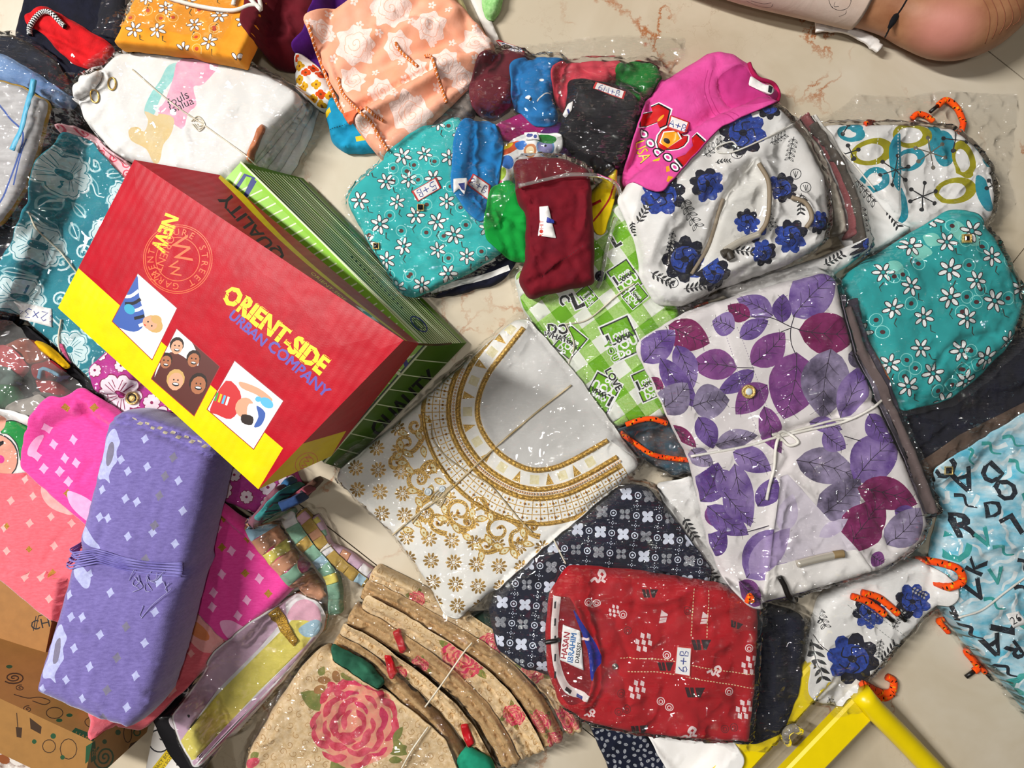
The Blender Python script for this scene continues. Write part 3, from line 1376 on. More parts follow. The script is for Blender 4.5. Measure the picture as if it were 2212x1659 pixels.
bar((1770, 1448), (1480, 1762), 0.035, 0.035, 62, 0.012, stool)
bar((1876, 1508), (1632, 1762), 0.035, 0.035, 62, 0.012, stool)
lp = np.array([[*W(1858, 1496, .050), .050], [*W(1888, 1532, .048), .048], [*W(1960, 1605, .036), .036], [*W(2090, 1742, .019), .019]])
tube('leg', resample(lp, 0.03, False), 0.0165, M_yel, stool, 16)
bar((1500, 1742), (1660, 1742), 0.014, 0.014, 40, 0.013, stool, 'cross_rail')
hm_raise(Wa([(1740, 1430), (1800, 1450), (1520, 1762), (1450, 1762)], 0.035), lambda P, d: np.where(d >= 0, 0.047, -1))
hm_raise(Wa([(1850, 1485), (1900, 1525), (1660, 1762), (1590, 1762)], 0.035), lambda P, d: np.where(d >= 0, 0.047, -1))
# ------------------------------------------------------------------ print patterns
def daisy(cx, cy, s, rot, white, dark, petals=6, stem=None, gap=0.18):
    out = []
    for k in range(petals):
        a = math.radians(rot + 360 / petals * k)
        px, py = cx + math.cos(a) * s * 0.6, cy + math.sin(a) * s * 0.6
        out.append((ell(px, py, s * 0.46, s * 0.25, math.degrees(a), 9), dark))
    for k in range(petals):
        a = math.radians(rot + 360 / petals * k)
        px, py = cx + math.cos(a) * s * 0.6, cy + math.sin(a) * s * 0.6
        out.append((ell(px, py, s * 0.36, s * 0.16, math.degrees(a), 9), white))
    if stem:
        a = math.radians(rot + 30)
        p = [(cx + math.cos(a) * s, cy + math.sin(a) * s), (cx + math.cos(a + .25) * s * 1.5, cy + math.sin(a + .25) * s * 1.5), (cx + math.cos(a + .1) * s * 1.9, cy + math.sin(a + .1) * s * 1.9)]
        out.append((stroke(p, 3.2, 1.2), stem))
    return out


def daisy_field(outline, dist, s, white, dark, dot, ringm, seed, stemm=None, dotr=0.26):
    r = random.Random(seed)
    out = []
    for (x, y) in scatter(outline, dist, seed, pad=12):
        rot = r.uniform(0, 60)
        out += daisy(x, y, s * r.uniform(.9, 1.08), rot, white, dark, stem=stemm)
        a = r.uniform(0, 6.28)
        dx, dy = x + math.cos(a) * s * 1.7, y + math.sin(a) * s * 1.7
        out.append((ring(dx, dy, s * 0.58, 1.6, 16), ringm))
        out.append((ell(dx, dy, s * dotr, s * dotr * .85, 0, 9), dot))
    return out


def petal_flower(cx, cy, s, rot, fill, edge, petals=5, centre=None, veins=True, ew=2.5):
    out = []
    pets = []
    for k in range(petals):
        a = rot + 360 / petals * k
        base = [(0, -.08), (.35, -.36), (.75, -.42), (.95, -.2), (.88, 0), (.95, .2), (.75, .42), (.35, .36), (0, .08)]
        pets.append((xf(spl(base, 2), cx, cy, s, a), a))
    for p, a in pets:
        c = p.mean(0)
        out.append((c + (p - c) * (1 + ew * 2.2 / s), edge))
    for p, a in pets:
        out.append((p, fill))
        if veins:
            for dy in (-.2, 0, .2):
                out.append((stroke(xf([(.22, dy * .5), (.7, dy)], cx, cy, s, a), ew * .6), edge))
    out.append((ell(cx, cy, s * .2, s * .2, 0, 10), edge))
    out.append((ell(cx, cy, s * .12, s * .12, 0, 8), centre or fill))
    return out


def diamonds(pts, s, mat, rot=0, sx=0.6):
    return [(xf([(0, -1), (.55, -.25), (.9, 0), (.5, .35), (0, 1), (-.5, .3), (-.9, 0), (-.55, -.3)], x, y, s, rot, sx), mat) for x, y in pts]


def swirl(cx, cy, r, turns, w, rot=0, sy=1.0):
    t = np.linspace(0, turns * 2 * math.pi, int(turns * 14))
    rr = r * t / t[-1]
    P = np.stack([rr * np.cos(t), rr * np.sin(t) * sy], 1)
    return stroke(xf(P[1:], cx, cy, 1, rot), w)


C_white = cloth('white_cotton', 'F3F1EE', 'E9E6E1', vscale=12)
C_offwhite = cloth('offwhite_cotton', 'EDEBE8', 'DFDBD6', vscale=12)
C_black = cloth('black_cotton', '17161B', '0E0D11')
C_navy = cloth('navy_fleece', '14162A', '0B0C18', wrk=.3, wsc=60)
P_white = plain('white_print', 'F4F4F2', 0.8)
P_dark = plain('dark_outline', '20262C', 0.8)
gold = glitter('gold_metal', 'F0D488', '9A7434', 500, 0.22)
dkgem = plain('dark_gem', '1C1A1E', 0.1)
redborder = plain('label_red_border', 'C8302E', 0.7)

# ------------------------------------------------------------------ top left corner: navy shorts with red waistband
t = thing('folded_shorts', 'navy fleece shorts folded with a red waistband, top-left corner', 'shorts', 150, 90)
sheet('cloth_fold', [(48, -40), (270, -40), (262, 95), (215, 142), (165, 178), (120, 182), (60, 125), (18, 72)], .055, C_navy, t, r=.02, wr=((.004, .06), (.0015, .02)))
C_red = cloth('red_corduroy', 'D8141C', 'B00C14', weave=500, wstr=.5)
sheet('waistband', [(45, 35), (62, 18), (88, 6), (150, 40), (200, 70), (241, 98), (228, 115), (190, 143), (160, 138), (118, 102), (85, 62), (55, 52)], .012, C_red, t, r=.008,
      folds=(([(75, 58), (130, 85), (190, 118)], -.007, 5), ([(110, 75), (160, 96), (215, 118)], -.006, 4), ([(120, 100), (150, 115), (180, 138)], -.005, 4)), wr=((.002, .02),), seed=4)
Pc = path_on([(64, 76), (66, 58), (76, 40), (92, 27), (110, 28), (128, 46), (140, 58)], .0035)
tube('drawstring', resample(Pc, .003, False), .0038, [C_black, C_white], t, 8, lambda i, k: (i + k // 2) % 2)
for (x, y) in ((160, 121), (158, 134)):
    disc(t, x, y, .0035, plain('white_snap', 'F2F2F2', .3), .002, 'eyelet')

# ------------------------------------------------------------------ left edge: bagged stack of jeans
t = thing('folded_jeans', 'dark folded jeans at the bottom of the bagged stack, left edge', 'jeans', 60, 400)
C_dj = cloth('dark_denim', '1D2130', '12141D', weave=800, wstr=.5)
C_br = cloth('dark_brown_cloth', '2B1D18', '1B120F')
C_mid = cloth('slate_denim', '3A4254', '2A303E', weave=800)
sheet('cloth_fold', [(-70, 62), (32, 78), (112, 130), (150, 205), (140, 262), (110, 370), (75, 480), (30, 600), (-20, 690), (-70, 720)], .075, C_dj, t, layers=6,
      side=[C_br, C_dj, C_mid, C_black, C_dj, C_br, C_mid, C_black], r=.01, wr=((.006, .05, 60, 3), (.003, .02, 60, 4)), seed=8)
t2 = thing('folded_denim', 'light blue denim piece folded over the dark stack, left edge', 'denim', 60, 170)
C_ld = cloth('light_denim', '7E9CC6', '5F7FAE', weave=900, wstr=.5)
sheet('cloth_fold', [(-70, 92), (0, 114), (70, 152), (146, 206), (138, 228), (104, 224), (40, 188), (-70, 152)], .012, C_ld, t2, wr=((.004, .03, -30, 3),), seed=3)
t3 = thing('folded_shirt', 'pale grey shirt with blue piping on top of the bagged stack', 'shirt', 20, 320)
C_pg = cloth('pale_grey', 'C4C2C2', 'ABA8A8', vscale=20, stretch=(1, 6, 1))
M_bl = plain('blue_piping', '2B4E9A', .7)
sheet('cloth_fold', [(-70, 155), (30, 180), (97, 217), (74, 310), (44, 400), (0, 470), (-70, 520)], .03, C_pg, t3, layers=2, side=[plain('ochre_edge', 'B08A2C', .8), C_br, C_dj],
      paint=[(stroke(spl([(-10, 215), (20, 255), (50, 290), (38, 350), (10, 415), (-10, 450)], 5), 4), M_bl), (stroke(spl([(30, 400), (48, 330), (58, 300)], 5), 3), M_bl)], wr=((.003, .05),), seed=5)
tc = thing('plastic_bag', 'clear crinkled bag over the stack of jeans, left edge', 'bag', 60, 380)
film(tc, [(-70, 50), (40, 68), (130, 128), (192, 245), (165, 300), (128, 420), (95, 520), (40, 660), (-70, 740)], seed=4, crumple=.003, name='film', ang=60, st=2)
M_cy = plain('cyan_edge', '4FA6C8', .5)
sheet('tape_edge', stroke(spl([(168, 232), (160, 275), (146, 330), (128, 372)], 5), 9), .002, M_cy, tc, r=.001, cr=2, wr=(), jitter=0)

# ------------------------------------------------------------------ white t-shirts in a bag
for j in range(4):
    t = thing('folded_tshirt', ['lowest white t-shirt of the bagged white stack, showing at right', 'second lowest white t-shirt of the bagged white stack',
                                'third white t-shirt from below in the bagged white stack', 'white t-shirt just under the printed top one in the stack'][j], 't-shirt', 560, 290, group='white t-shirts in the bagged stack')
    sheet('cloth_fold', [(300, 210), (600, 165), (688 - 13 * j, 222 + 3 * j), (664 - 24 * j, 300), (618 - 26 * j, 384 - 8 * j), (480, 392), (320, 330)], .014, C_offwhite if j % 2 else C_white, t, r=.007,
          wr=((.002, .05),), seed=20 + j, q=50)
t = thing('printed_tshirt', 'white t-shirt with faded pastel print on top of the white stack', 't-shirt', 400, 240)
pk, tl, ye = cloth('faded_pink', 'F2A0BE', 'EDC0D0', vscale=50), cloth('faded_teal', '8CD2CC', 'B4DEDA', vscale=40), cloth('faded_ochre', 'E6C88A', 'EAD6AC', vscale=40)
tsh = [(158, 195), (190, 160), (250, 112), (400, 100), (545, 140), (640, 195), (638, 222), (590, 270), (545, 330), (500, 380), (470, 388), (300, 350), (240, 330), (175, 255), (160, 215)]
sheet('cloth_fold', tsh, .026, C_white, t, r=.012, wr=((.003, .07), (.001, .02)), seed=2, q=70, eps=.007,
      paint=[(spl([(365, 140), (400, 135), (380, 165), (360, 190), (345, 215), (330, 250), (312, 245), (318, 215), (345, 175)], 4, True), tl),
             (spl([(385, 130), (430, 128), (474, 138), (440, 182), (418, 188), (424, 225), (405, 245), (395, 278), (372, 265), (345, 250), (342, 235), (358, 215), (375, 165)], 3, True), pk),
             (spl([(312, 240), (338, 250), (345, 245), (375, 255), (368, 290), (352, 312), (345, 345), (330, 352), (316, 322), (284, 304), (280, 280), (300, 275), (312, 285), (320, 262)], 3, True), ye),
             (text('fouls', 385, 214, 26, -25), P_dark), (text('Ishlua', 392, 228, 24, -25), P_dark)])
sheet('collar', [(157, 192), (178, 166), (218, 152), (222, 168), (200, 200), (170, 216), (160, 208)], .012, C_white, t, r=.009, wr=((.002, .02),), seed=9)
for (x, y) in ((205, 208), (242, 181)):
    Pz = path_on([(x + 8 * math.cos(a), y + 13 * math.sin(a)) for a in np.linspace(0, 6.2832, 12, endpoint=False)], .0012, n=3, closed=True)
    tube('eyelet', np.vstack([Pz, Pz[:2]]), .0014, plain('brass', 'C8A050', .25, 1.0), t, 6)
sheet('orange_fold', [(527, 342), (543, 300), (562, 262), (572, 276), (548, 322), (536, 348)], .010, cloth('copper_satin', 'D88A5C', 'B86A40', rough=.4), t, r=.005, wr=((.002, .012),))
string(t, [(286, 150), (350, 206), (395, 240), (440, 270), (520, 328), (548, 352)])
for dx in (0, 6, -5):
    string(t, [(418 + dx, 262), (428, 256 + dx), (442, 268), (430, 278 - dx), (420 + dx, 268)], .0009)
film(t, [(150, 170), (250, 98), (555, 128), (660, 190), (690, 240), (620, 345), (560, 400), (470, 400), (280, 352), (170, 290), (140, 220)], seed=12, crumple=.002)

# ------------------------------------------------------------------ orange daisy packet
t = thing('daisy_packet', 'orange cotton packet printed with white daisies, tied with white string', 'packet', 400, 50)
C_or = cloth('orange_cotton', 'F2A02E', 'E8921F', vscale=25)
orl = [(288, -40), (580, -40), (562, 10), (524, 138), (400, 112), (250, 95)]
reddot = plain('red_dot_print', 'C8441E', .8)
pale = plain('pale_ring_print', 'F8C878', .8)
sheet('cloth_fold', orl, .028, C_or, t, r=.008, cr=5, wr=((.003, .06), (.001, .02)), seed=7, base=.082, tilt=(0, -.25), eps=.004,
      paint=daisy_field(orl, 50, 18, P_white, plain('brown_outline', '6A4A2C', .8), reddot, pale, 5, plain('stem_print', '5A4A20', .8)))
thick = cloth('thick_cotton_string', 'F0ECE4', 'D8D2C6', weave=900, wstr=.6)
string(t, [(330, -14), (420, 12), (500, 23), (540, 12), (558, 14), (565, 34), (560, 60), (556, 82)], .0032, thick)
film(t, [(268, -40), (590, -40), (570, 50), (540, 158), (400, 132), (242, 108)], seed=31)
string(t, [(558, 20), (592, 8), (640, 6), (680, 10), (705, -10)], .0032, thick)
string(t, [(562, 28), (596, 14), (640, 14), (684, 4), (700, -14)], .0028, thick)

# ------------------------------------------------------------------ teal floral and pink paisley packets
t = thing('paisley_packet', 'narrow red and white paisley packet edge beside the teal floral packet', 'packet', 220, 330)
C_pp = cloth('paisley_pink', 'F0C4C8', 'E8A8B0', vscale=60)
P_pr = plain('paisley_red', 'D04860', .8)
pol = [(150, 288), (180, 282), (300, 372), (340, 420), (300, 440), (240, 385), (175, 325)]
sheet('cloth_fold', pol, .05, C_pp, t, paint=[(swirl(x, y, 11, 1.6, 3, i * 40), P_pr) for i, (x, y) in enumerate(scatter(pol, 21, 3))], wr=((.004, .02, -45, 3),), layers=2, seed=2)
t = thing('floral_packet', 'teal packet with large white line flowers and a 32 x 34 label', 'packet', 140, 560)
C_te = cloth('teal_cotton', '2C8A98', '23788A', vscale=10)
P_tl = plain('pale_teal_print', 'CFE6E8', .85)
P_tm = plain('mid_teal_print', '8FC3CA', .85)
tol = [(165, 300), (200, 306), (300, 420), (340, 600), (310, 760), (268, 842), (205, 838), (100, 735), (10, 658), (28, 592), (108, 440), (124, 380)]
pt = []
r_ = random.Random(3)
for (x, y) in scatter(tol, 44, 9, 10):
    k = r_.random()
    rt = r_.uniform(0, 360)
    if k < .4:
        L, mid, nr = leafshape((x - 22 * math.cos(rt), y - 22 * math.sin(rt)), (x + 24 * math.cos(rt), y + 24 * math.sin(rt)), 22, 7)
        pt += [(L, P_tm), (stroke(mid[:5], 5, 2), P_tl)]
        c = L.mean(0)
        pt += [(c + (L - c) * .72, C_te), (stroke(mid[:6], 3, 1.5), P_tl)]
    elif k < .8:
        pt += [(swirl(x, y, 18, 1.6, 4, rt), P_tl), (swirl(x + 4, y + 3, 12, 1.2, 2, rt + 60), P_tm)]
    else:
        pt += [(stroke(spl([(x - 20, y - 22), (x - 4, y - 4), (x + 4, y + 18), (x + 22, y + 24)], 4), 4, 2), P_tl), (stroke(spl([(x - 12, y - 26), (x + 6, y - 6), (x + 10, y + 18)], 4), 2.5), P_tm)]
for (x, y, s) in ((152, 382, 44), (97, 534, 42), (55, 645, 42), (150, 755, 40), (236, 510, 40), (210, 690, 40), (245, 800, 36), (270, 430, 36)):
    pt += petal_flower(x, y, s * 1.14, x * 3 % 72, P_tl, P_tm, 5, C_te, False, 2)
    pt += petal_flower(x, y, s, x * 3 % 72, P_tl, C_te, 5, C_te, True, 2.2)
sheet('cloth_fold', tol, .045, C_te, t, paint=pt, r=.012, wr=((.004, .07), (.001, .02)), seed=14, q=30, folds=(([(110, 480), (160, 585), (190, 640)], -.006, 10),))
sticker(t, [(46, 653), (112, 667), (114, 707), (42, 688)], ink=hand('32x34', 79, 680, 20, 191))
string(t, [(96, 470), (112, 515), (140, 556), (166, 590)], .0014)
string(t, [(132, 690), (126, 730), (130, 760), (142, 785)], .0014)
sheet('price_tag', [(128, 744), (136, 742), (152, 782), (146, 788)], .001, plain('tag_magenta', 'C03A70', .6), t, r=.0003, cr=1, wr=(), jitter=0)
film(t, [(150, 290), (205, 296), (310, 420), (345, 600), (310, 780), (270, 852), (195, 850), (90, 745), (0, 665), (20, 590), (95, 440), (112, 370)], seed=41, crumple=.001)

# ------------------------------------------------------------------ bag of mixed small clothes, left edge
base_l = thing('folded_leggings', 'black leggings folded at the bottom of the mixed clothes bag', 'leggings', 80, 800)
sheet('cloth_fold', [(-70, 695), (60, 705), (130, 765), (205, 835), (190, 885), (120, 890), (-70, 905)], .04, C_black, base_l, wr=((.006, .04),), r=.015, seed=3)
for nm, lab, colr, pl_ in (
        ('folded_garment', 'rust coloured garment in the mixed clothes bag', 'B4604A', [(0, 745), (40, 728), (100, 746), (102, 776), (60, 792), (20, 778)]),
        ('folded_garment', 'coral pink garment at the left edge of the mixed clothes bag', 'E0606A', [(-60, 742), (20, 748), (60, 790), (40, 816), (-60, 785)]),
        ('folded_garment', 'yellow garment strip in the mixed clothes bag beside the teal packet', 'E8B400', [(64, 736), (92, 740), (146, 792), (128, 798), (98, 770)]),
        ('folded_garment', 'dark red garment in the middle of the mixed clothes bag', 'A82A34', [(62, 790), (112, 776), (136, 802), (100, 822), (66, 818)]),
        ('folded_garment', 'grey-green garment at the left edge of the mixed clothes bag', '6E8A86', [(-60, 782), (25, 794), (48, 818), (20, 836), (-60, 828)]),
        ('folded_garment', 'red garment low in the mixed clothes bag, nearest the pink saree', 'C03640', [(70, 822), (112, 822), (152, 852), (120, 866), (80, 848)]),
        ('folded_garment', 'green knit garment at the left edge of the mixed clothes bag', '2C7A4C', [(-60, 830), (26, 832), (46, 862), (18, 884), (-60, 884)]),
        ('folded_garment', 'grey garment in the mixed clothes bag above the pink saree', '7A7674', [(60, 845), (110, 850), (185, 868), (176, 888), (100, 885)])):
    g = thing(nm, lab, 'garment', pl_[0][0], pl_[0][1], group='garments in the mixed clothes bag')
    sheet('cloth_fold', pl_, .014, cloth('c' + colr, colr), g, wr=((.004, .025),), r=.008, seed=int(colr[:2], 16))
sheet('edging', stroke(spl([(84, 818), (96, 796), (132, 812)], 4), 7), .002, plain('sky_edge', '7AB6DC', .6), base_l, r=.001, cr=1, wr=(), jitter=0)
g = thing('padded_cup', 'white padded cloth cup under clear film, above the pink saree', 'garment', 80, 890)
sheet('cloth_fold', [(8, 884), (40, 864), (90, 852), (118, 880), (100, 914), (58, 912), (20, 900)], .018, cloth('grey_white', 'CFCCC8', 'B8B4B0'), g, r=.012, wr=((.003, .02),), bulge=.006)
t = thing('clothes_bag', 'crinkled clear bag over the mixed small clothes, left edge', 'bag', 80, 810)
film(t, [(-70, 690), (60, 698), (140, 768), (215, 845), (195, 895), (120, 925), (-70, 925)], seed=50, crumple=.004, name='film', mat=film_mat('grey_polythene', 'E4E0DC', .09, .09, .25, 14))
t = thing('print_packet', 'packet with a peach and green cartoon print, left edge above the salmon saree', 'packet', 20, 960)
C_pch = cloth('peach_print', 'F4AC96', 'F0A48E', vscale=8)
C_grn = cloth('green_print', '1FA04A', '178A3E', vscale=8)
P_mag = plain('magenta_print', 'E62E96', .8)
sheet('cloth_fold', [(-70, 875), (40, 888), (84, 902), (106, 950), (80, 1015), (40, 1040), (-70, 1050)], .045, C_white, t, r=.015, wr=((.003, .04),), seed=5,
      paint=[(ell(-8, 988, 48, 52, 0, 24), P_dark), (spl([(2, 934), (16, 908), (60, 914), (72, 950), (62, 990), (46, 1000), (36, 962), (20, 940)], 4, True), P_dark),
             (spl([(4, 934), (17, 911), (58, 917), (69, 950), (60, 986), (46, 996), (38, 960), (20, 938)], 4, True), C_grn),
             (ell(-8, 988, 45, 49, 0, 24), C_pch), (spl([(-10, 896), (12, 900), (10, 925), (-20, 940), (-40, 920)], 4, True), C_pch), (spl([(70, 915), (84, 912), (96, 930), (84, 942), (72, 936)], 4, True), C_pch),
             (xf([(0, .9), (-.9, -.1), (-.75, -.75), (-.3, -.8), (0, -.4), (.3, -.8), (.75, -.75), (.9, -.1)], 2, 958, 9, 10), C_black), (ell(2, 992, 8, 9), P_mag)])
film(t, [(-70, 868), (45, 880), (95, 900), (118, 950), (90, 1020), (40, 1048), (-70, 1060)], seed=51)

# ------------------------------------------------------------------ pink floral packet under the red box
t = thing('floral_packet', 'magenta packet with white flowers and gold button under the red box', 'packet', 400, 950)
C_mg = cloth('magenta_cotton', 'C43C9C', 'B42C88', vscale=14)
P_mar = plain('maroon_outline', '8E1450', .85)
P_pw = plain('pinkish_white', 'F6E4EE', .85)
pol = [(200, 800), (290, 715), (600, 955), (645, 1060), (565, 1122), (480, 1085), (430, 1050), (300, 930), (225, 880)]
pt = []
r_ = random.Random(8)
for (x, y) in scatter(pol, 37, 4, 15):
    if (x - 262) ** 2 + (y - 850) ** 2 < 1800:
        continue
    pt += petal_flower(x, y, r_.uniform(14, 24), r_.uniform(0, 72), P_pw, P_mar, 5, P_mar, False, 2)
pt += petal_flower(262, 852, 46, 20, P_pw, P_mar, 5, C_mg, True, 3)
pt += [(ell(225, 858, 9, 11), P_mar), (ell(225, 858, 7, 9), P_pw), (ell(350, 885, 12, 9), P_mar), (ell(350, 885, 10, 7), P_pw)]
sheet('cloth_fold', pol, .036, C_mg, t, paint=pt, r=.012, wr=((.003, .06),), seed=6, q=40)
disc(t, 288, 860, .0105, gold, .005, 'button', dkgem, gold)
disc(t, 458, 985, .0095, gold, .005, 'button', dkgem, gold)
film(t, [(192, 800), (290, 705), (610, 950), (655, 1065), (565, 1132), (430, 1062), (290, 940), (215, 890)], seed=61, crumple=.001)
cols = ['2E5C84', '7A4A58', '3C8C8C', '54382C', 'A05060', '27406C']
for i, c in enumerate(cols):
    g = thing('folded_garment', '%s striped folded edge in the dark fan below the red box' % ['navy blue', 'dull pink', 'sea green', 'dark brown', 'rose red', 'deep indigo'][i], 'garment', 600, 1090, group='fan of dark folded edges below the red box')
    a = np.array([556 + i * 17, 1128 - i * 10]), np.array([618 + i * 12, 1040 + i * 4])
    cc = cloth('fan' + c, c)
    c2 = plain('fan_stripe' + c, ['E0D8D0', 'C8D0D8', '304050', 'D8A0A8', '30282C', 'C0C8D0'][i], .7)
    L = np.array([a[0] + (a[1] - a[0]) * k for k in np.linspace(0, 1, 8)])
    sheet('cloth_fold', stroke(L, 20, 16), .045, cc, g, r=.006, cr=4, wr=((.002, .01),), seed=i, q=30,
          paint=[(stroke([L[k] - (5, 5), L[k] + (5, 5)], 5), c2) for k in (1, 3, 5)])
# ------------------------------------------------------------------ cartons in the lower left corner
t = thing('printed_packet', 'food packet with a photo of sweets, bottom-left corner', 'packet', 30, 1640)
M_food = cloth('food_print', 'E8E0D8', '6A3A1C', vscale=90)
M_dkp = plain('dark_packet', '241812', .45)
pt = [(ell(x, y, rr, rr * .7, 30, 9), plain('food%d' % k, c, .5)) for k, (x, y, rr, c) in enumerate(((20, 1612, 16, 'B8541C'), (50, 1622, 14, 'EDE6DC'), (34, 1640, 18, 'D8CFC6'), (8, 1640, 14, '8A4A20'), (66, 1640, 10, 'C9C2CC'), (28, 1606, 10, 'E8902C')))]
sheet('wrapper', [(-70, 1590), (50, 1596), (84, 1648), (110, 1730), (-70, 1730)], .03, M_dkp, t, paint=[(np.array([(-70, 1610), (40, 1598), (80, 1640), (60, 1668), (-70, 1668)]), M_food)] + pt, r=.006, wr=((.002, .03),))
sheet('white_label', [(-70, 1580), (0, 1584), (24, 1604), (-20, 1618), (-70, 1616)], .001, C_white, t, r=.0004, cr=2, wr=())

t = thing('shipping_carton', 'plain brown cardboard carton with black marking under the salmon saree', 'carton', 60, 1340)
kraft = plain('kraft_board', 'A8743C', .75, bump=(80, .15), var=.15)
carton('body', [W3(-160, 1470, .06), W3(95, 1428, .06), W3(130, 1250, .06), W3(-160, 1230, .06)], [W3(-160, 1450, .002), W3(110, 1415, .002), W3(150, 1250, .002), W3(-160, 1230, .002)], t, kraft,
       {'top': [(text('CHO', 100, 1346, 30, -12), M_black), (stroke([(78, 1360), (84, 1330), (120, 1322)], 2), M_black), (stroke([(73, 1362), (79, 1330)], 2), M_black)]})

t = thing('doodle_box', 'brown cake box printed with dark doodles and green banners, bottom left', 'box', 200, 1590)
P0 = np.array(W3(200, 1602, .186))
u_ = np.array([-.80, .45, -.40]); u_ /= np.linalg.norm(u_)
v_ = np.array([.72, .42, -.55]); v_ = v_ - u_ * v_.dot(u_); v_ /= np.linalg.norm(v_)
w_ = np.cross(u_, v_)
if w_[2] > 0:
    w_ = -w_
dv = np.array([(200 - CX) / F, -(1602 - CY) / F, -1.0]); dv /= np.linalg.norm(dv)
ax = np.cross((0, 0, -1.0), dv); sa = np.linalg.norm(ax); ax /= sa; ca = -dv[2]
def _rot(p):
    return p * ca + np.cross(ax, p) * sa + ax * ax.dot(p) * (1 - ca)
u_, v_, w_ = _rot(u_), _rot(v_), _rot(w_)
LU, LV, LW = .26, .135, .085
tq_ = [P0, P0 + v_ * LV, P0 + v_ * LV + u_ * LU, P0 + u_ * LU]
bt = [p + w_ * LW for p in tq_]
ink = plain('doodle_ink', '3A2410', .8)
gin = plain('doodle_green', '1E4A2C', .7)
kraft2 = plain('kraft_printed', 'A0723A', .7, bump=(80, .1), var=.12)
A = []
A += [(swirl(30, 1464, 24, 2.4, 3, 0, .55), ink), (swirl(44, 1486, 11, 1.8, 2, 0, .6), ink), (swirl(60, 1532, 11, 1.8, 2, 0, .7), ink)]
A += [(stroke(spl([(30, 1500), (60, 1508), (85, 1506), (108, 1514), (96, 1522), (70, 1514)], 4), 2), ink), (ring(118, 1540, 18, 2, 16, 12), ink), (ring(205, 1562, 22, 2, 16, 12, 10), ink)]
A += [(ell(x, y, 7, 4), gin) for x, y in ((128, 1556), (20, 1440), (150, 1545))]
A += [(np.array([(148, 1588), (163, 1572), (205, 1588), (202, 1606), (190, 1612)]), gin), (text('HAP', 176, 1592, 17, 24, 0), kraft2)]
B = [(stroke([(36, 1540), (40, 1590)], 2), ink), (np.array([(34, 1570), (48, 1572), (46, 1594), (36, 1592)]), ink), (np.array([(64, 1550), (90, 1570), (88, 1586), (66, 1574)]), ink), (ring(106, 1612, 14, 2, 14), ink), (ring(148, 1618, 18, 2, 12, 22), ink),
     (ell(74, 1602, 5), gin), (ell(115, 1590, 6), gin), (ell(135, 1636, 5), gin), (np.array([(186, 1612), (206, 1600), (206, 1632), (184, 1650)]), gin)]
Cc = [(swirl(226, 1636, 24, 2.6, 4, 20, 1.2), gin), (np.array([(268, 1640), (282, 1606), (312, 1594), (310, 1622), (290, 1640)]), ink), (stroke([(284, 1612), (308, 1602)], 2), kraft2), (stroke([(282, 1622), (308, 1612)], 2), kraft2), (ring(276, 1584, 9, 2, 12, 20), ink), (ring(296, 1582, 7, 3), gin), (ell(255, 1582, 6), gin),
      (ell(326, 1594, 5), gin), (ell(226, 1602, 5), gin), (np.array([(298, 1556), (322, 1544), (322, 1558), (298, 1570)]), gin), (text('H', 310, 1557, 18, -28), kraft2), (np.array([(196, 1606), (206, 1600), (208, 1640), (196, 1648)]), gin), (text('FEL', 203, 1626, 13, 92), kraft2)]
mats_ = [kraft2]
Vs, Fs, Ms_ = [], [], []
off = 0
for cs, pt in (([tq_[0], tq_[1], tq_[2], tq_[3]], A), ([tq_[0], tq_[3], bt[3], bt[0]], B), ([tq_[1], tq_[0], bt[0], bt[1]], Cc), ([tq_[2], tq_[1], bt[1], bt[2]], []), ([tq_[3], tq_[2], bt[2], bt[3]], []), ([bt[0], bt[3], bt[2], bt[1]], [])):
    V, Fc, mi = face_patch(cs, pt, kraft2, mats_)
    Vs.append(V); Fs.append(Fc + off); Ms_.append(mi); off += len(V)
mkobj('body', np.vstack(Vs), np.vstack(Fs).tolist(), mats_, t, np.concatenate(Ms_), smooth=False)
for tri in ((0, 1, 2), (0, 2, 3)):
    q_ = np.array([tq_[i] for i in tri])
    A3 = np.column_stack([q_[:, :2], np.ones(3)])
    co_ = np.linalg.solve(A3, q_[:, 2])
    hm_raise(q_[:, :2], lambda P, d, co_=co_: np.where(d >= 0, P[:, 0] * co_[0] + P[:, 1] * co_[1] + co_[2] + .001, -1))

t = thing('cookware_carton', 'white printed cookware carton with yellow label beside the cake box', 'carton', 380, 1620)
M_card = plain('white_card', 'E6E0D8', .6, var=.05)
M_ylab = plain('yellow_label', 'E0C018', .6)
carton('body', [W3(300, 1740, .09), W3(455, 1740, .09), W3(410, 1545, .09), W3(338, 1545, .09)], [W3(300, 1740, .002), W3(455, 1740, .002), W3(420, 1540, .002), W3(345, 1540, .002)], t, M_card,
       {'top': [(np.array([(322, 1668), (366, 1612), (378, 1630), (340, 1680)]), M_ylab), (text('IMPACT BOND', 352, 1642, 11, -52), M_black), (text('HEAVY BOTTOM', 362, 1646, 9, -52), M_black),
                (ring(345, 1600, 24, 3, 18), M_black)] + [(d_, M_black) for d_ in dashes([(345, 1595), (380, 1620), (384, 1659)], 2.5, 6, 6)]})
t = thing('floral_pouch', 'black pouch with grey petals beside the pastel packet', 'pouch', 400, 1560)
P_grey = plain('grey_petal', 'B8AEB0', .7)
sheet('cloth_fold', [(352, 1505), (395, 1472), (430, 1480), (470, 1610), (450, 1668), (425, 1640), (385, 1580)], .05, plain('black_plastic', '131114', .35, bump=(30, .2)), t, r=.01, seed=4, base=.0,
      paint=[(ell(x, y, 16, 8, 55), P_grey) for x, y in ((412, 1510), (424, 1545), (432, 1585), (404, 1536))] + [(ring(398, 1490, 8, 2), P_grey)])

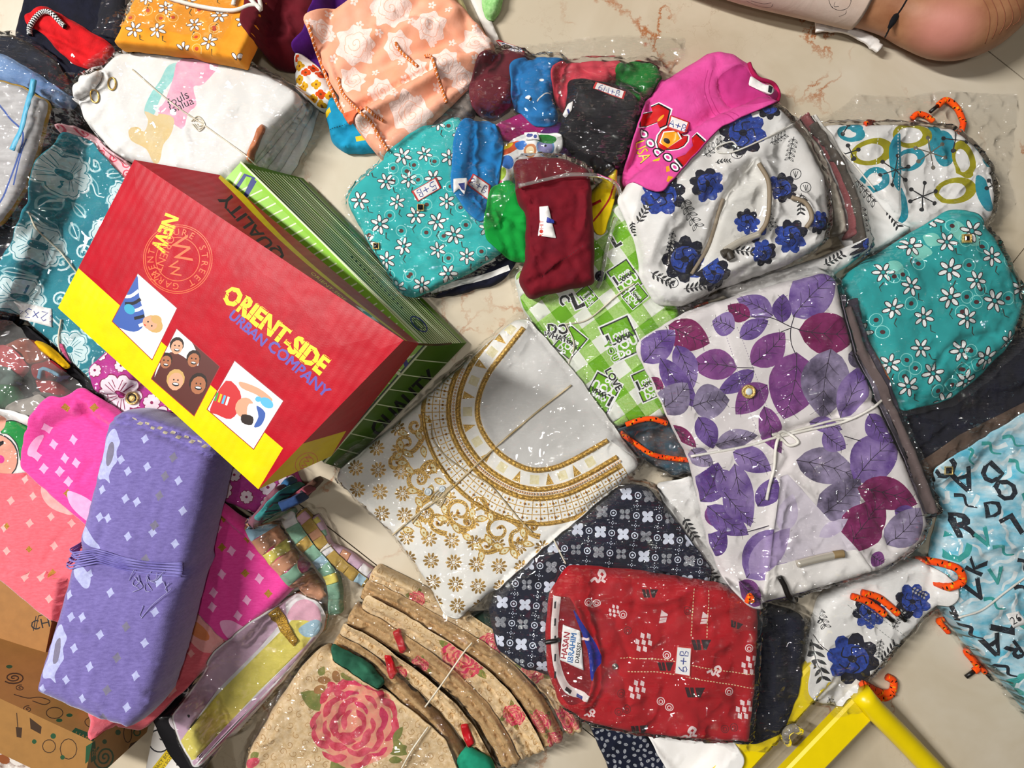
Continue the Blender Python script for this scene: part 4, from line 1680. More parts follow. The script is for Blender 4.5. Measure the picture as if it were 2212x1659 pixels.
# ------------------------------------------------------------------ folded sarees
gdot = glitter('zari_gold', 'E8B050', 'C08030', 1500, .4)
def saree_mat(name, a, b):
    return cloth(name, a, b, vscale=120, weave=700, wstr=.35, stretch=(1, 3, 1), sheen=.4)
C_sal = saree_mat('salmon_silk', 'F0707C', 'E4606C')
D_sal = cloth('salmon_motif', 'F8B0AC', 'F2A09C', vscale=120)
t = thing('folded_saree', 'salmon pink saree with pale diamonds, folded under the purple one', 'saree', 250, 1300)
sol = [(-70, 1015), (30, 1028), (130, 1010), (300, 1120), (500, 1290), (492, 1390), (420, 1465), (342, 1545), (318, 1522), (120, 1332), (0, 1234), (-70, 1200)]
pts = [(22, 1082), (70, 1072), (65, 1130), (110, 1116), (115, 1180), (15, 1190), (66, 1242), (118, 1288), (52, 1036), (155, 1130), (100, 1242), (365, 1425), (412, 1412), (385, 1480), (350, 1500), (420, 1370), (10, 1140), (160, 1200)]
sheet('cloth_fold', sol, .05, C_sal, t, r=.015, wr=((.003, .08), (.001, .02)), seed=7, q=80, dsm=8,
      paint=diamonds(pts, 10, D_sal, 5, 1.0) + diamonds([(16, 1136), (64, 1186), (114, 1236), (370, 1480), (350, 1450)], 8, gdot, 0, 1.0)
      + [(spl([(90, 1050), (125, 1060), (160, 1095), (155, 1112), (115, 1100), (95, 1080)], 4, True), D_sal), (spl([(380, 1320), (420, 1310), (470, 1360), (480, 1400), (440, 1410), (400, 1370)], 4, True), D_sal), (ell(425, 1360, 34, 14, 40), cloth('salmon_gold', 'EE9060', 'E08050'))])
C_pk = saree_mat('pink_silk', 'F24CA4', 'E83C94')
D_pk = cloth('pink_motif', 'FBB4DA', 'F6A4D0', vscale=120)
t = thing('folded_saree', 'hot pink saree with pale diamonds, folded across under the purple one', 'saree', 350, 1100)
pol = [(46, 1008), (58, 945), (92, 882), (122, 856), (150, 862), (180, 838), (228, 870), (440, 1058), (656, 1236), (640, 1262), (600, 1302), (518, 1394), (490, 1386), (400, 1290), (260, 1190)]
pts = [(115, 960), (158, 950), (140, 990), (95, 1012), (130, 1018), (165, 1000), (80, 985), (150, 1040), (105, 925), (430, 1195), (480, 1240), (462, 1280), (534, 1296), (460, 1310), (514, 1330), (420, 1300), (410, 1232), (440, 1150), (500, 1190), (560, 1250), (420, 1110), (470, 1140), (540, 1200)]
sheet('cloth_fold', pol, .05, C_pk, t, r=.016, wr=((.003, .07), (.001, .02)), seed=17, q=60, dsm=6,
      steps=(([(390, 1040), (520, 1150), (640, 1262)], .012, 6),), folds=(([(390, 1046), (520, 1156), (636, 1268)], -.006, 5), ([(150, 862), (200, 905), (240, 930)], -.010, 6)),
      paint=diamonds(pts, 12, D_pk, -8, .95) + diamonds([(152, 880), (212, 880), (482, 1120), (534, 1165), (584, 1212), (480, 1182), (530, 1238), (580, 1282), (150, 1065)], 10, gdot, 0, 1.1)
      + [(spl([(66, 965), (82, 945), (96, 940), (84, 965), (74, 985), (62, 982)], 4, True), D_pk), (spl([(150, 1060), (190, 1075), (230, 1110), (250, 1150), (200, 1130), (160, 1095)], 4, True), D_pk), (spl([(476, 1345), (496, 1340), (530, 1360), (520, 1390), (496, 1386)], 4, True), D_pk)])
C_pu = saree_mat('purple_silk', '7C70B0', '6A5E9C')
D_pu = cloth('purple_motif', 'B8BCE0', 'A6A8D4', vscale=200)
D_gr = cloth('purple_grey_motif', '7E7890', '747084', vscale=200)
P_cr = plain('cream_edge', 'B8AE94', .8)
t = thing('folded_saree', 'purple saree with silvery diamonds, rolled and tied, lying on top', 'saree', 260, 1230)
uol = [(206, 908), (222, 893), (262, 888), (448, 958), (452, 985), (430, 1085), (402, 1240), (362, 1420), (332, 1530), (288, 1566), (262, 1555), (225, 1546), (88, 1490), (92, 1450), (125, 1320), (152, 1195), (180, 1060)]
pts = [(268, 1078), (293, 1085), (231, 1120), (212, 1118), (278, 1158), (377, 1175), (248, 1275), (155, 1282), (191, 1326), (166, 1326), (344, 1316), (231, 1362), (213, 1427), (309, 1447), (325, 1380), (177, 1390), (163, 1455), (112, 1475), (201, 1492), (293, 1512), (156, 1547), (268, 1020), (310, 1010), (380, 1040), (250, 995), (391, 1105), (330, 1150), (212, 1060), (196, 1240), (140, 1400), (118, 1440), (345, 1255), (300, 950)]
gp = [(340, 1072), (333, 1135), (316, 1207), (286, 1345), (268, 1410), (252, 1475), (242, 1535), (365, 990), (350, 1030)]
def quadpoly_(x, y):
    return np.array([(x, y), (x + 9, y + 3), (x + 8, y + 8), (x - 1, y + 5)], float)
mot = []
for (x, y, s) in ((222, 985, 1.0), (135, 1400, 1.0)):
    mot += [(spl(xf([(-18, 20), (-20, -15), (-12, -45), (2, -58), (14, -40), (20, -30), (16, -10), (22, 10), (14, 25), (10, 45), (16, 60), (2, 52), (-14, 56), (-24, 44)], x, y, s, 8), 3, True), D_pu), (ell(x + 2, y - 2, 9, 27, 8), D_gr)]
mot += [(spl([(166, 1148), (176, 1140), (190, 1152), (206, 1172), (215, 1186), (196, 1182), (175, 1168)], 3, True), D_pu), (spl([(156, 1230), (172, 1222), (198, 1240), (200, 1262), (190, 1268), (172, 1252)], 3, True), D_pu), *[(quadpoly_(262 + k * 14.5, 903 + k * 5.0 + (k % 2) * 5), P_cr) for k in range(12)]]
sheet('cloth_fold', uol, .062, C_pu, t, r=.022, wr=((.003, .07), (.0012, .012, 80, 5)), seed=27, base=.098, dsm=5, bulge=.008, tilt=(0, -0.12),
      folds=(([(155, 1195), (240, 1225), (330, 1238), (402, 1238)], -.012, 16), ([(212, 912), (300, 930), (445, 990)], -.010, 4), ([(228, 900), (320, 925), (447, 972)], -.009, 3)),
      paint=diamonds(pts, 11, D_pu, 8, .95) + diamonds(gp, 12, D_gr, 8, .9) + mot)
P_th = cloth('purple_thread', '8E86C8', '6A60A8', weave=2500, wstr=.5)
for k in range(9):
    dy = (k - 4) * 4.2
    string(t, [(174 + abs(k - 4), 1187 + dy), (200, 1196 + dy * .9 + (k % 3) * 2), (260, 1216 + dy * .8), (330, 1228 + dy * .7 - (k % 2) * 4), (394, 1230 + dy * .8)], .0012, P_th, name='tie_thread')
r_ = random.Random(5)
fr = []
M_fray = cloth('pale_fray', 'A8A4CC', '908AC0')
for k in range(16):
    x = r_.uniform(290, 395); y = r_.uniform(1236, 1270)
    string(t, [(x, y - 8), (x + r_.uniform(-10, 10), y + r_.uniform(0, 8)), (x + r_.uniform(-16, 16), y + r_.uniform(6, 18))], .0005, M_fray, name='frayed_thread')

# ------------------------------------------------------------------ pastel striped packets
pst = {k: cloth('pastel_' + k, v) for k, v in (('yellow', 'E6D668'), ('lav', 'D2AEC4'), ('pink', 'E6AEC0'), ('white', 'EAE4E4'), ('mint', '84AE94'), ('orange', 'CC9270'), ('ochre', 'B89648'), ('blue', 'A4C4D4'))}
rows = [([(560, 1118), (600, 1180), (640, 1235), (690, 1300)], 46, 'orange', 'rolled pastel towel with peach and green bands beside the pink saree'),
        ([(612, 1104), (650, 1170), (690, 1215), (716, 1260), (722, 1330)], 34, 'mint', 'rolled mint pastel towel next to the peach banded one'),
        ([(642, 1110), (676, 1150), (704, 1190), (745, 1230), (790, 1262)], 30, 'ochre', 'rolled ochre pastel towel tied with a rubber band'),
        ([(672, 1120), (690, 1150), (706, 1184), (750, 1206), (802, 1246)], 26, 'lav', 'rolled lilac pastel towel nearest the dark floor')]
for i, (ctr, w, kc, lab) in enumerate(rows[::-1]):
    g = thing('rolled_towel', lab, 'towel', ctr[0][0], ctr[0][1], group='rolled pastel towels')
    L = spl(ctr, 7)
    names = ['yellow', 'mint', 'pink', 'orange', 'white', 'ochre', 'blue']
    pt = []
    for k in range(2, len(L) - 2, 6):
        d_ = L[k + 1] - L[k]
        n_ = np.array([-d_[1], d_[0]]) / np.linalg.norm(d_)
        pt.append((stroke([L[k] - n_ * w, L[k] + n_ * w], np.linalg.norm(d_) * 2.6), pst[names[(k // 6 + i * 2) % 7]]))
    sheet('cloth_fold', stroke(L, w, w * .8), .02 + .003 * i, pst[kc], g, paint=pt, r=.006, cr=6, wr=((.003, .015, 60, 3),), seed=70 + i, q=30)
    if kc == 'ochre':
        string(g, [(680, 1200), (694, 1190), (716, 1176)], .0012, name='rubber_band')
    if i == 3:
        film(g, [(545, 1105), (620, 1088), (690, 1105), (720, 1175), (800, 1235), (815, 1262), (740, 1300), (700, 1330), (640, 1262), (580, 1180)], seed=75, crumple=.003, ang=-50, st=2)
t = thing('pastel_packet', 'packet of pastel yellow and lilac striped towel with gold lace', 'packet', 570, 1460)
ol = [(412, 1512), (440, 1455), (472, 1402), (555, 1335), (600, 1312), (640, 1288), (684, 1300), (698, 1335), (690, 1368), (600, 1480), (500, 1592), (456, 1612), (430, 1562)]
pt = [(np.array([(430, 1562), (470, 1490), (560, 1400), (620, 1330), (610, 1280), (720, 1280), (760, 1400), (500, 1640), (440, 1640)]), pst['white']),
      (np.array([(428, 1560), (470, 1500), (560, 1410), (640, 1330), (690, 1350), (660, 1395), (560, 1492), (462, 1596), (448, 1600)]), pst['yellow']),
      (stroke([(448, 1612), (560, 1504), (680, 1380)], 8), pst['lav']), (stroke([(456, 1620), (566, 1512), (690, 1390)], 6), pst['pink']),
      (spl([(620, 1335), (640, 1300), (672, 1298), (690, 1320), (690, 1348), (660, 1340)], 4, True), pst['pink']), (spl([(645, 1358), (680, 1338), (694, 1350), (684, 1372), (660, 1376)], 4, True), pst['blue'])]
sheet('cloth_fold', ol, .035, pst['lav'], t, paint=pt, r=.008, cr=8, wr=((.002, .05),), seed=9, layers=4, side=[pst['white'], pst['orange'], pst['lav'], pst['ochre'], pst['mint']], q=60)
M_lace = glitter('gold_lace', 'D8A828', '7A5408', 700, .35)
sheet('gold_lace', [(584, 1322), (600, 1310), (616, 1336), (634, 1366), (644, 1384), (634, 1396), (622, 1384), (604, 1364), (598, 1346), (588, 1338)], .003, M_lace, t, r=.001, cr=3, wr=((.001, .006),))
film(t, [(404, 1512), (468, 1392), (560, 1322), (640, 1276), (705, 1295), (745, 1300), (720, 1360), (640, 1470), (520, 1600), (452, 1626), (425, 1570)], seed=77, crumple=.0016)

# ------------------------------------------------------------------ beige rose brocades
C_be = cloth('beige_brocade', 'E0C6A0', 'CCAC7C', vscale=160, weave=350, wstr=.5, wrk=.10, wsc=110, rough=.5)
R1 = cloth('rose_red', 'C03048', 'D86070', vscale=90)
R2 = cloth('rose_pink', 'E48878', 'DCA080', vscale=140)
G1 = cloth('leaf_green', '6E7838', '8A8448', vscale=90)
G0 = cloth('dark_green_cloth', '2E6A50', '1E4A38')
RR = plain('red_ribbon', 'B81420', .35)
def rose(x, y, s, rot=0, leaves=True):
    o = []
    rr_ = random.Random(int(x * 7 + y))
    if leaves:
        for a in (rot + 20, rot + 100, rot + 200, rot + 290):
            L, _, _ = leafshape((x + s * .7 * math.cos(math.radians(a)), y + s * .7 * math.sin(math.radians(a))), (x + s * 1.45 * math.cos(math.radians(a)), y + s * 1.45 * math.sin(math.radians(a))), s * .4, 7)
            o.append((L, G1))
    base = [(rr_.uniform(.8, 1.12) * math.cos(k * .45), rr_.uniform(.8, 1.12) * math.sin(k * .45)) for k in range(14)]
    o.append((spl(xf(base, x, y, s, rot), 3, True), R2))
    for k, (rr, n) in enumerate(((.9, 10), (.66, 8), (.42, 6), (.2, 3))):
        for i in range(n):
            a = math.radians(rot + i * 360 / n + k * 25 + rr_.uniform(-8, 8))
            cx_, cy_ = x + s * rr * math.cos(a), y + s * rr * math.sin(a)
            z_ = rr_.uniform(.8, 1.35) * s
            o.append((spl(xf([(-.24, .02), (-.05, -.12), (.2, -.06), (.26, .06), (.05, .0), (-.1, .06)], cx_, cy_, z_, math.degrees(a) + 90 + rr_.uniform(-25, 25)), 3, True), R1 if rr_.random() < .75 else RP))
    return o
RP = cloth('rose_deep_pink', 'D84468', 'C83058', vscale=90)
g = thing('folded_fabric', 'dark green floral fabric peeping out beside the navy packet', 'fabric', 1100, 1390)
C_dg = cloth('bottle_green', '24382C', '16241C')
sheet('cloth_fold', [(985, 1335), (1060, 1330), (1200, 1435), (1190, 1500), (1100, 1470), (1010, 1400)], .03, C_dg, g, paint=[(leafshape((x, y), (x + 26, y + 14), 12)[0], plain('khaki_leaf', '8A8460', .8)) for x, y in ((1050, 1360), (1100, 1400), (1020, 1350), (1150, 1440), (1080, 1430))], seed=3)
TL_, TR_ = [(800, 1244), (905, 1296), (1105, 1408), (1190, 1490), (1245, 1590)], [(722, 1388), (790, 1428), (870, 1505), (955, 1600), (1015, 1705)]
names_ = ['uppermost rolled rose brocade of the beige stack, against the navy packet', 'second rolled rose brocade of the beige stack, small red roses', 'third rolled rose brocade of the beige stack, with a large red rose',
          'fourth rolled brocade of the beige stack, with a red ribbon', 'fifth rolled brocade of the beige stack, with a red ribbon end', 'lowest rolled brocade of the beige stack, beside the green cloth']
C_sw = cloth('brocade_swirl', 'B8925E', 'A88050')
C_be2 = cloth('beige_brocade_dark', 'CCA878', 'B08A5A', vscale=160, weave=350, wstr=.5, wrk=.10, wsc=110, rough=.5)
for i in range(6):
    f = i / 5.0
    ctr = [tuple(np.array(a) * (1 - f) + np.array(b) * f) for a, b in zip(TL_, TR_)]
    if i == 2:
        ctr[0] = (ctr[0][0] + 14, ctr[0][1] + 4)
    g = thing('rolled_brocade', names_[i], 'fabric', ctr[1][0], ctr[1][1], group='rolled beige rose brocades')
    L = spl(ctr, 6)
    w = [40, 46, 62, 44, 40, 34][i]
    pt = []
    if i == 0:
        pt = rose(1060, 1392, 26) + rose(1150, 1450, 28) + rose(1225, 1555, 30) + rose(900, 1294, 18)
    elif i == 1:
        pt = rose(1165, 1560, 24, 30) + rose(1205, 1600, 22)
    elif i == 2:
        pt = rose(1000, 1420, 46, 20) + rose(1110, 1545, 24, 60)
    elif i == 3:
        pt = rose(905, 1440, 20)
    elif i == 4:
        pt = rose(860, 1460, 18)
    sheet('cloth_fold', stroke(L, w, w * .95), .035 + .006 * (i % 2), C_be if i % 2 == 0 else C_be2, g, paint=pt + [(swirl(x_, y_, 7, 1.2, 1.3, (x_ * 7) % 360), C_sw) for x_, y_ in scatter(stroke(L, w), 15, i + 3)], r=.008, cr=12, wr=((.002, .03, -40, 4), (.001, .01)), seed=80 + i, q=20, cre=(10, .0022, 5),
          folds=((ctr, -.008, 3), ([(a + 10, b - 10) for a, b in ctr], .004, 5), ([(a - 12, b + 12) for a, b in ctr], -.006, 3)))
    for (x, y) in (((862, 1386),) if i == 3 else ((1008, 1590),) if i == 4 else ((842, 1438),) if i == 5 else ()):
        sheet('ribbon', [(x - 14, y - 22), (x + 2, y - 26), (x + 16, y + 18), (x + 4, y + 28), (x - 4, y + 10)], .006, RR, g, r=.004, cr=5, wr=((.001, .01),))
    if i in (1, 3, 5):
        film(g, stroke(L, w + 46, w + 40), seed=85 + i, crumple=.004, ang=-40, st=3, sc=.025)
for k, (pl_, lab) in enumerate((([(712, 1396), (790, 1436), (830, 1480), (812, 1496), (760, 1470), (715, 1430)], 'green cloth strip between the beige brocades, upper end'), ([(985, 1648), (1010, 1620), (1060, 1650), (1090, 1720), (1010, 1720)], 'green cloth at the bottom edge beside the brocades'))):
    g = thing('folded_cloth', lab, 'cloth', pl_[0][0], pl_[0][1])
    sheet('cloth_fold', pl_, .02, G0 if k == 0 else cloth('emerald', '1F9A78', '157A5C'), g, wr=((.003, .02, -45, 3),), seed=k)
t = thing('brocade_packet', 'large beige brocade packet with a big red rose, bottom edge', 'packet', 760, 1580)
ol = [(650, 1446), (688, 1410), (722, 1422), (782, 1462), (880, 1530), (962, 1600), (990, 1665), (985, 1735), (515, 1735), (528, 1640), (588, 1535)]
sheet('cloth_fold', ol, .05, C_be, t, r=.014, wr=((.004, .06), (.002, .015)), seed=91, q=60,
      paint=[(swirl(x_, y_, 9, 1.2, 1.4, (x_ * 7) % 360), cloth('brocade_swirl', 'B8925E', 'A88050')) for x_, y_ in scatter(ol, 19, 5)] + rose(765, 1562, 92, 10) + [(ell(x, y, 14, 9, k * 40), R1 if k % 2 else cloth('brown_flower', '8A6038', 'A87848')) for k, (x, y) in enumerate(((700, 1470), (718, 1485), (726, 1462), (742, 1478), (690, 1490), (735, 1500)))]
      + [(leafshape(a, b, 16)[0], G1) for a, b in (((735, 1455), (765, 1470)), ((690, 1460), (700, 1440)), ((850, 1600), (870, 1570)), ((860, 1620), (880, 1610)), ((840, 1640), (870, 1640)), ((540, 1640), (560, 1625)))] + [(ell(545, 1648, 18, 10, -30), R1)])
film(t, [(640, 1440), (690, 1396), (730, 1408), (800, 1450), (900, 1530), (985, 1595), (1005, 1665), (1000, 1740), (505, 1740), (515, 1630), (575, 1530)], seed=95, crumple=.002)
string(t, [(918, 1528), (960, 1470), (1000, 1412), (1020, 1388)], .0013)
string(t, [(866, 1662), (890, 1620), (925, 1570)], .0013)
# ------------------------------------------------------------------ green striped garment box under the red one
t = thing('garment_box', 'lime green striped garment box under the red box', 'box', 700, 650)
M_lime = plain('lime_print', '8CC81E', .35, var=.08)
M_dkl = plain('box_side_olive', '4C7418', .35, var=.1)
M_line = plain('white_line_print', 'E4F0C4', .5)
M_dkg = plain('dark_green_line', '1C3A24', .5)
M_blu = plain('navy_print', '1E2E78', .5)
gT = [W3(520, 350, .100), W3(922, 745, .100), W3(700, 1000, .100), W3(300, 590, .100)]
gB = [W3(655, 385, .012), W3(1008, 740, .012), W3(745, 1015, .012), W3(395, 640, .012)]
topp = []
for k in range(26):
    p = np.array([560, 390]) + (np.array([925, 750]) - np.array([560, 390])) * (k / 25.0) - np.array([6, -4])
    topp.append((stroke([p + (-2, 2), p + (-120, 62)], 3), M_line))
for k in range(9):
    p = np.array([925, 745]) + (np.array([705, 1000]) - np.array([925, 745])) * (k / 9.0)
    topp.append((stroke([p + (-4, 0), p + (-150, -45)], 3), M_line))
topp += [(stroke([(546, 362), (925, 742)], 4), M_dkg), (stroke([(538, 366), (918, 748)], 2), M_line), (stroke([(920, 742), (698, 998)], 4), M_dkg)]
topp += [(stroke([(508, 412), (530, 378), (548, 384), (530, 424)], 8), M_blu), (stroke([(528, 432), (552, 390)], 7), M_blu), (stroke([(500, 408), (522, 372)], 5), M_line)]
topp += [(stroke(spl([(858, 760), (872, 775), (880, 800), (866, 812), (880, 826)], 4), 10), M_blu), (stroke(spl([(850, 800), (866, 812), (858, 830)], 4), 7), M_line), (swirl(880, 752, 12, 1.4, 2), M_blu), (swirl(820, 830, 14, 1.5, 2), M_dkg), (swirl(812, 845, 10, 1.5, 2, 90), M_dkg), (ring(800, 870, 9, 3), M_dkg), (ell(790, 880, 7, 5), M_dkg)]
sidep = []
a0_, a1_ = np.array([528., 362.]), np.array([922., 745.])
b0_, b1_ = np.array([655., 388.]), np.array([1008., 740.])
for k in range(1, 17):
    f = k / 17
    sidep.append((stroke([a0_ + (b0_ - a0_) * f, a1_ + (b1_ - a1_) * f], 1.3), M_line))
sidep += [(stroke([a0_ + (b0_ - a0_) * .92, a1_ + (b1_ - a1_) * .92], 3), M_dkg), (ring(905, 700, 22, 3, 20, 10, 42), M_blu), (ring(905, 700, 14, 2, 20, 6, 42), M_dkg)]
sidep += [(ell(760 + k * 9, 556 + k * 9, 3.4, 2, 46, 7), M_dkg) for k in range(13)]
endp = tp('QUALITY', 868, 868, 44, M_black, -46.5, 3)
for k in range(1, 8):
    q0 = np.array([922, 745]) + (np.array([700, 1000]) - np.array([922, 745])) * k / 8
    q1 = np.array([1008, 740]) + (np.array([745, 1015]) - np.array([1008, 740])) * k / 8
    endp.append((stroke([q0, q1], 2), M_line))
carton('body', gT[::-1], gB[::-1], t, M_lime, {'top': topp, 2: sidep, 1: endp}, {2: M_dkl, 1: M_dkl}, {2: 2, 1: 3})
for p_, q_ in ((gT[0], gT[1]), (gT[1], gT[2])):
    tube('fold_edge', [p_, (p_ + q_) / 2, q_], .0016, M_line, t, 6)
string(t, [(870, 752), (900, 744), (940, 745), (975, 742)], .0016, cloth('jute', '6A5A34', '4A3C22'))

# ------------------------------------------------------------------ red and yellow garment box on top
t = thing('garment_box', 'red and yellow cardboard garment box with printed photos and lettering', 'box', 500, 700)
def corr(name, col, dk):
    m, nt, b, co = nodes_of(name)
    wv = nt.nodes.new('ShaderNodeTexWave')
    wv.inputs['Scale'].default_value = 26
    wv.inputs['Distortion'].default_value = 2.0
    wv.inputs['Detail'].default_value = 1
    wv.inputs['Detail Scale'].default_value = .4
    mp = nt.nodes.new('ShaderNodeMapping')
    mp.inputs['Rotation'].default_value = (0, 0, math.radians(34))
    nt.links.new(co, mp.inputs[0])
    nt.links.new(mp.outputs[0], wv.inputs['Vector'])
    n = _noise(nt, co, 30, 3)
    nt.links.new(_ramp(nt, n, [(.3, lin(dk)), (.7, lin(col))]), b.inputs['Base Color'])
    b.inputs['Roughness'].default_value = .42
    b.inputs['Specular IOR Level'].default_value = .22
    n1 = _bump(nt, b, wv.outputs['Fac'], .05, .004)
    n2 = _bump(nt, b, _noise(nt, co, 9, 3), .35, .012, n1)
    _bump(nt, b, _noise(nt, co, 500, 2), .12, .001, n2)
    return m
B_red, B_yel = corr('box_red', 'B80A22', 'AA081E'), corr('box_yellow', 'F0D800', 'E6C800')
B_dred = B_red
px4 = [(290, 345), (872, 735), (558, 1057), (125, 665)]
zt = [.190, .275, .215, .130]
A_ = np.array([[*W(x, y, z), 1] for (x, y), z in zip(px4, zt)])
pc = np.linalg.lstsq(A_, np.array(zt), rcond=None)[0]          # the lid is one flat tilted board
for _ in range(6):
    zt = [float(np.dot([*W(x, y, z), 1], pc)) for (x, y), z in zip(px4, zt)]
rT = [W3(x, y, z) for (x, y), z in zip(px4, zt)]
pb4 = [(476, 378), (905, 742), (716, 985), (330, 640)]
zb = [.112, .165, .112, .090]
rB = [W3(x, y, z) for (x, y), z in zip(pb4, zb)]
L_yel = plain('box_lettering_yellow', 'F4E000', .4)
L_blu = plain('box_lettering_blue', '5A4AA8', .4)
L_org = plain('box_line_orange', 'E8662C', .4)
S_ph = plain('photo_white', 'EDEDEC', .35)
S_sk, S_sk2, S_sk3 = plain('photo_skin', 'D8A080', .4), plain('photo_skin_tan', 'A86A48', .4), plain('photo_skin_dark', '7A4A34', .4)
S_hair, S_blond = plain('photo_dark_hair', '2A1C16', .4), plain('photo_blond', 'C8A060', .4)
S_bl, S_bk, S_rd, S_sb = plain('photo_blue', '3A5CA8', .4), plain('photo_black', '16161E', .4), plain('photo_red', 'C82C30', .4), plain('photo_skyblue', '5AB4DC', .4)
S_teeth, S_mar = plain('photo_teeth', 'F4F0EA', .4), plain('photo_maroon', '5A2A24', .4)
top = [(np.array([(125, 665), (168, 578), (612, 968), (558, 1057)]), B_yel)]
def quadpoly(*p):
    return np.array(p, float)
ph1 = quadpoly((300, 592), (384, 666), (330, 776), (245, 694))
ph2 = quadpoly((384, 711), (476, 792), (420, 897), (329, 818))
ph3 = quadpoly((509, 780), (613, 866), (549, 969), (450, 884))
for q_ in (ph1, ph2, ph3):
    c = q_.mean(0)
    top.append((c + (q_ - c) * 1.03, plain('photo_edge_red', 'A01C28', .4)))
    top.append((q_, S_ph))
def inph(lp, q_):
    """keep a print shape within a photo by clipping to its convex frame"""
    P = [np.array(p) for p in lp]
    n = len(q_)
    ar = sum(q_[i][0] * q_[(i + 1) % n][1] - q_[(i + 1) % n][0] * q_[i][1] for i in range(n))
    for i in range(n):
        a, b = q_[i], q_[(i + 1) % n]
        out = []
        for k in range(len(P)):
            p, r = P[k], P[(k + 1) % len(P)]
            sp = ((b[0] - a[0]) * (p[1] - a[1]) - (b[1] - a[1]) * (p[0] - a[0])) * (1 if ar > 0 else -1)
            sr = ((b[0] - a[0]) * (r[1] - a[1]) - (b[1] - a[1]) * (r[0] - a[0])) * (1 if ar > 0 else -1)
            if sp >= 0:
                out.append(p)
            if (sp >= 0) != (sr >= 0):
                out.append(p + (r - p) * (sp / (sp - sr)))
        P = out
        if not P:
            return None
    return np.array(P)
def addp(lp, m, q_):
    c = inph(lp, q_)
    if c is not None and len(c) > 2:
        top.append((c, m))
# boy in a striped shirt
addp(spl([(296, 590), (303, 640), (316, 690), (300, 715), (270, 712), (240, 690), (262, 640)], 3, True), S_bl, ph1)
for k in range(5):
    addp(stroke(spl([(262 + k * 10, 640 + k * 16), (284 + k * 7, 640 + k * 15), (302 + k * 4, 628 + k * 18)], 3), 7), S_bk if k % 2 else S_teeth, ph1)
addp(ell(282, 668, 13, 10, 40), plain('photo_cyan', '3AA0C0', .4), ph1)
addp(ell(334, 700, 17, 22, -50), S_blond, ph1)
addp(ell(326, 698, 14, 17, -50), S_sk, ph1)
addp(ell(340, 690, 12, 9, 20), S_blond, ph1)
for e in ((322, 695), (330, 704)):
    addp(ell(e[0], e[1], 2, 2, 0, 7), S_hair, ph1)
addp(ell(315, 702, 3, 1.5, 40, 7), S_rd, ph1)
# group of laughing children
top.append((ph2, S_mar))
addp(spl([(384, 711), (420, 745), (430, 790), (380, 760), (355, 775), (335, 815), (350, 770)], 3, True), S_ph, ph2)
for (x, y, r, sk, hr) in ((384, 748, 14, S_sk, S_hair), (360, 780, 13, S_sk2, S_hair), (420, 776, 14, S_sk2, S_hair), (381, 822, 18, S_sk, S_blond), (430, 830, 18, S_sk2, S_hair)):
    addp(ell(x, y - 3, r * 1.1, r * 1.25, 20, 12), hr, ph2)
    addp(ell(x, y + 2, r * .9, r * 1.1, 20, 12), sk, ph2)
    addp(ell(x - 4, y - 2, 2, 2, 0, 6), S_hair, ph2)
    addp(ell(x + 5, y - 1, 2, 2, 0, 6), S_hair, ph2)
    addp(ell(x, y + 8, r * .45, r * .25, 10, 8), S_bk, ph2)
    addp(ell(x, y + 7, r * .35, r * .12, 10, 8), S_teeth, ph2)
# boy in a cap holding a toy
addp(spl([(490, 822), (520, 845), (520, 880), (500, 905), (470, 895), (455, 884)], 3, True), S_rd, ph3)
addp(ell(488, 858, 14, 10, 30), S_rd, ph3)
for k in range(4):
    addp(stroke([(472 + k * 8, 848 + k * 3), (466 + k * 8, 866 + k * 3)], 5), [plain('photo_green', '4A9C40', .4), plain('photo_yel', 'E8C020', .4), S_sb, S_ph][k], ph3)
addp(spl([(520, 824), (560, 838), (590, 862), (580, 868), (555, 852), (524, 838)], 3, True), S_sk, ph3)
addp(ell(530, 880, 20, 22, 20), S_sk, ph3)
addp(spl([(540, 872), (565, 880), (572, 905), (552, 925), (536, 900)], 3, True), S_ph, ph3)
addp(spl([(556, 876), (575, 892), (566, 918), (550, 922), (560, 900)], 3, True), S_bl, ph3)
addp(spl([(525, 895), (548, 900), (545, 918), (524, 912)], 3, True), S_hair, ph3)
addp(ell(578, 870, 16, 10, 35), S_sb, ph3)
addp(ell(560, 862, 7, 6), S_sb, ph3)
# lettering
def along(s, x, y, size, rot, m, bold=.012, sx=1.0):
    top.extend(tp(s, x, y, size, m, rot, bold * size, sx))
along('ORIENT-SIDE', 596, 714, 56, 37.5, L_yel, .10, .83)
for k in range(11):
    p = np.array([498, 638]) + np.array([20.5, 15.9]) * k
    top.append((stroke([p + (-9, -4), p + (7, 12)], 1.2), B_red))
along('URBAN', 537, 710, 30, 41, L_blu, .08)
along('COMPANY', 646, 797, 34, 41, L_blu, .07)
along('NEW', 357, 502, 44, 112, L_yel, .09, .8)
cx, cy = 386, 560
for rr in (74, 70, 47):
    top.append((ring(cx, cy, rr, 1.4, 48), L_org))
ringtxt = 'PURE STREET GARMENTS '
for i, ch in enumerate(ringtxt):
    if ch == ' ':
        continue
    a = -110 + i * 17
    x, y = cx + 58 * math.cos(math.radians(a)), cy + 58 * math.sin(math.radians(a))
    top.append((text(ch, x, y, 20, a + 90, 0), L_org))
top.append((text('W', 392, 540, 56, 78, .01), L_org))
top.append((text('W', 378, 582, 34, 78, .0), L_org))
top.append((text('ORIENTLY', 352, 560, 24, 112, 0), L_org))
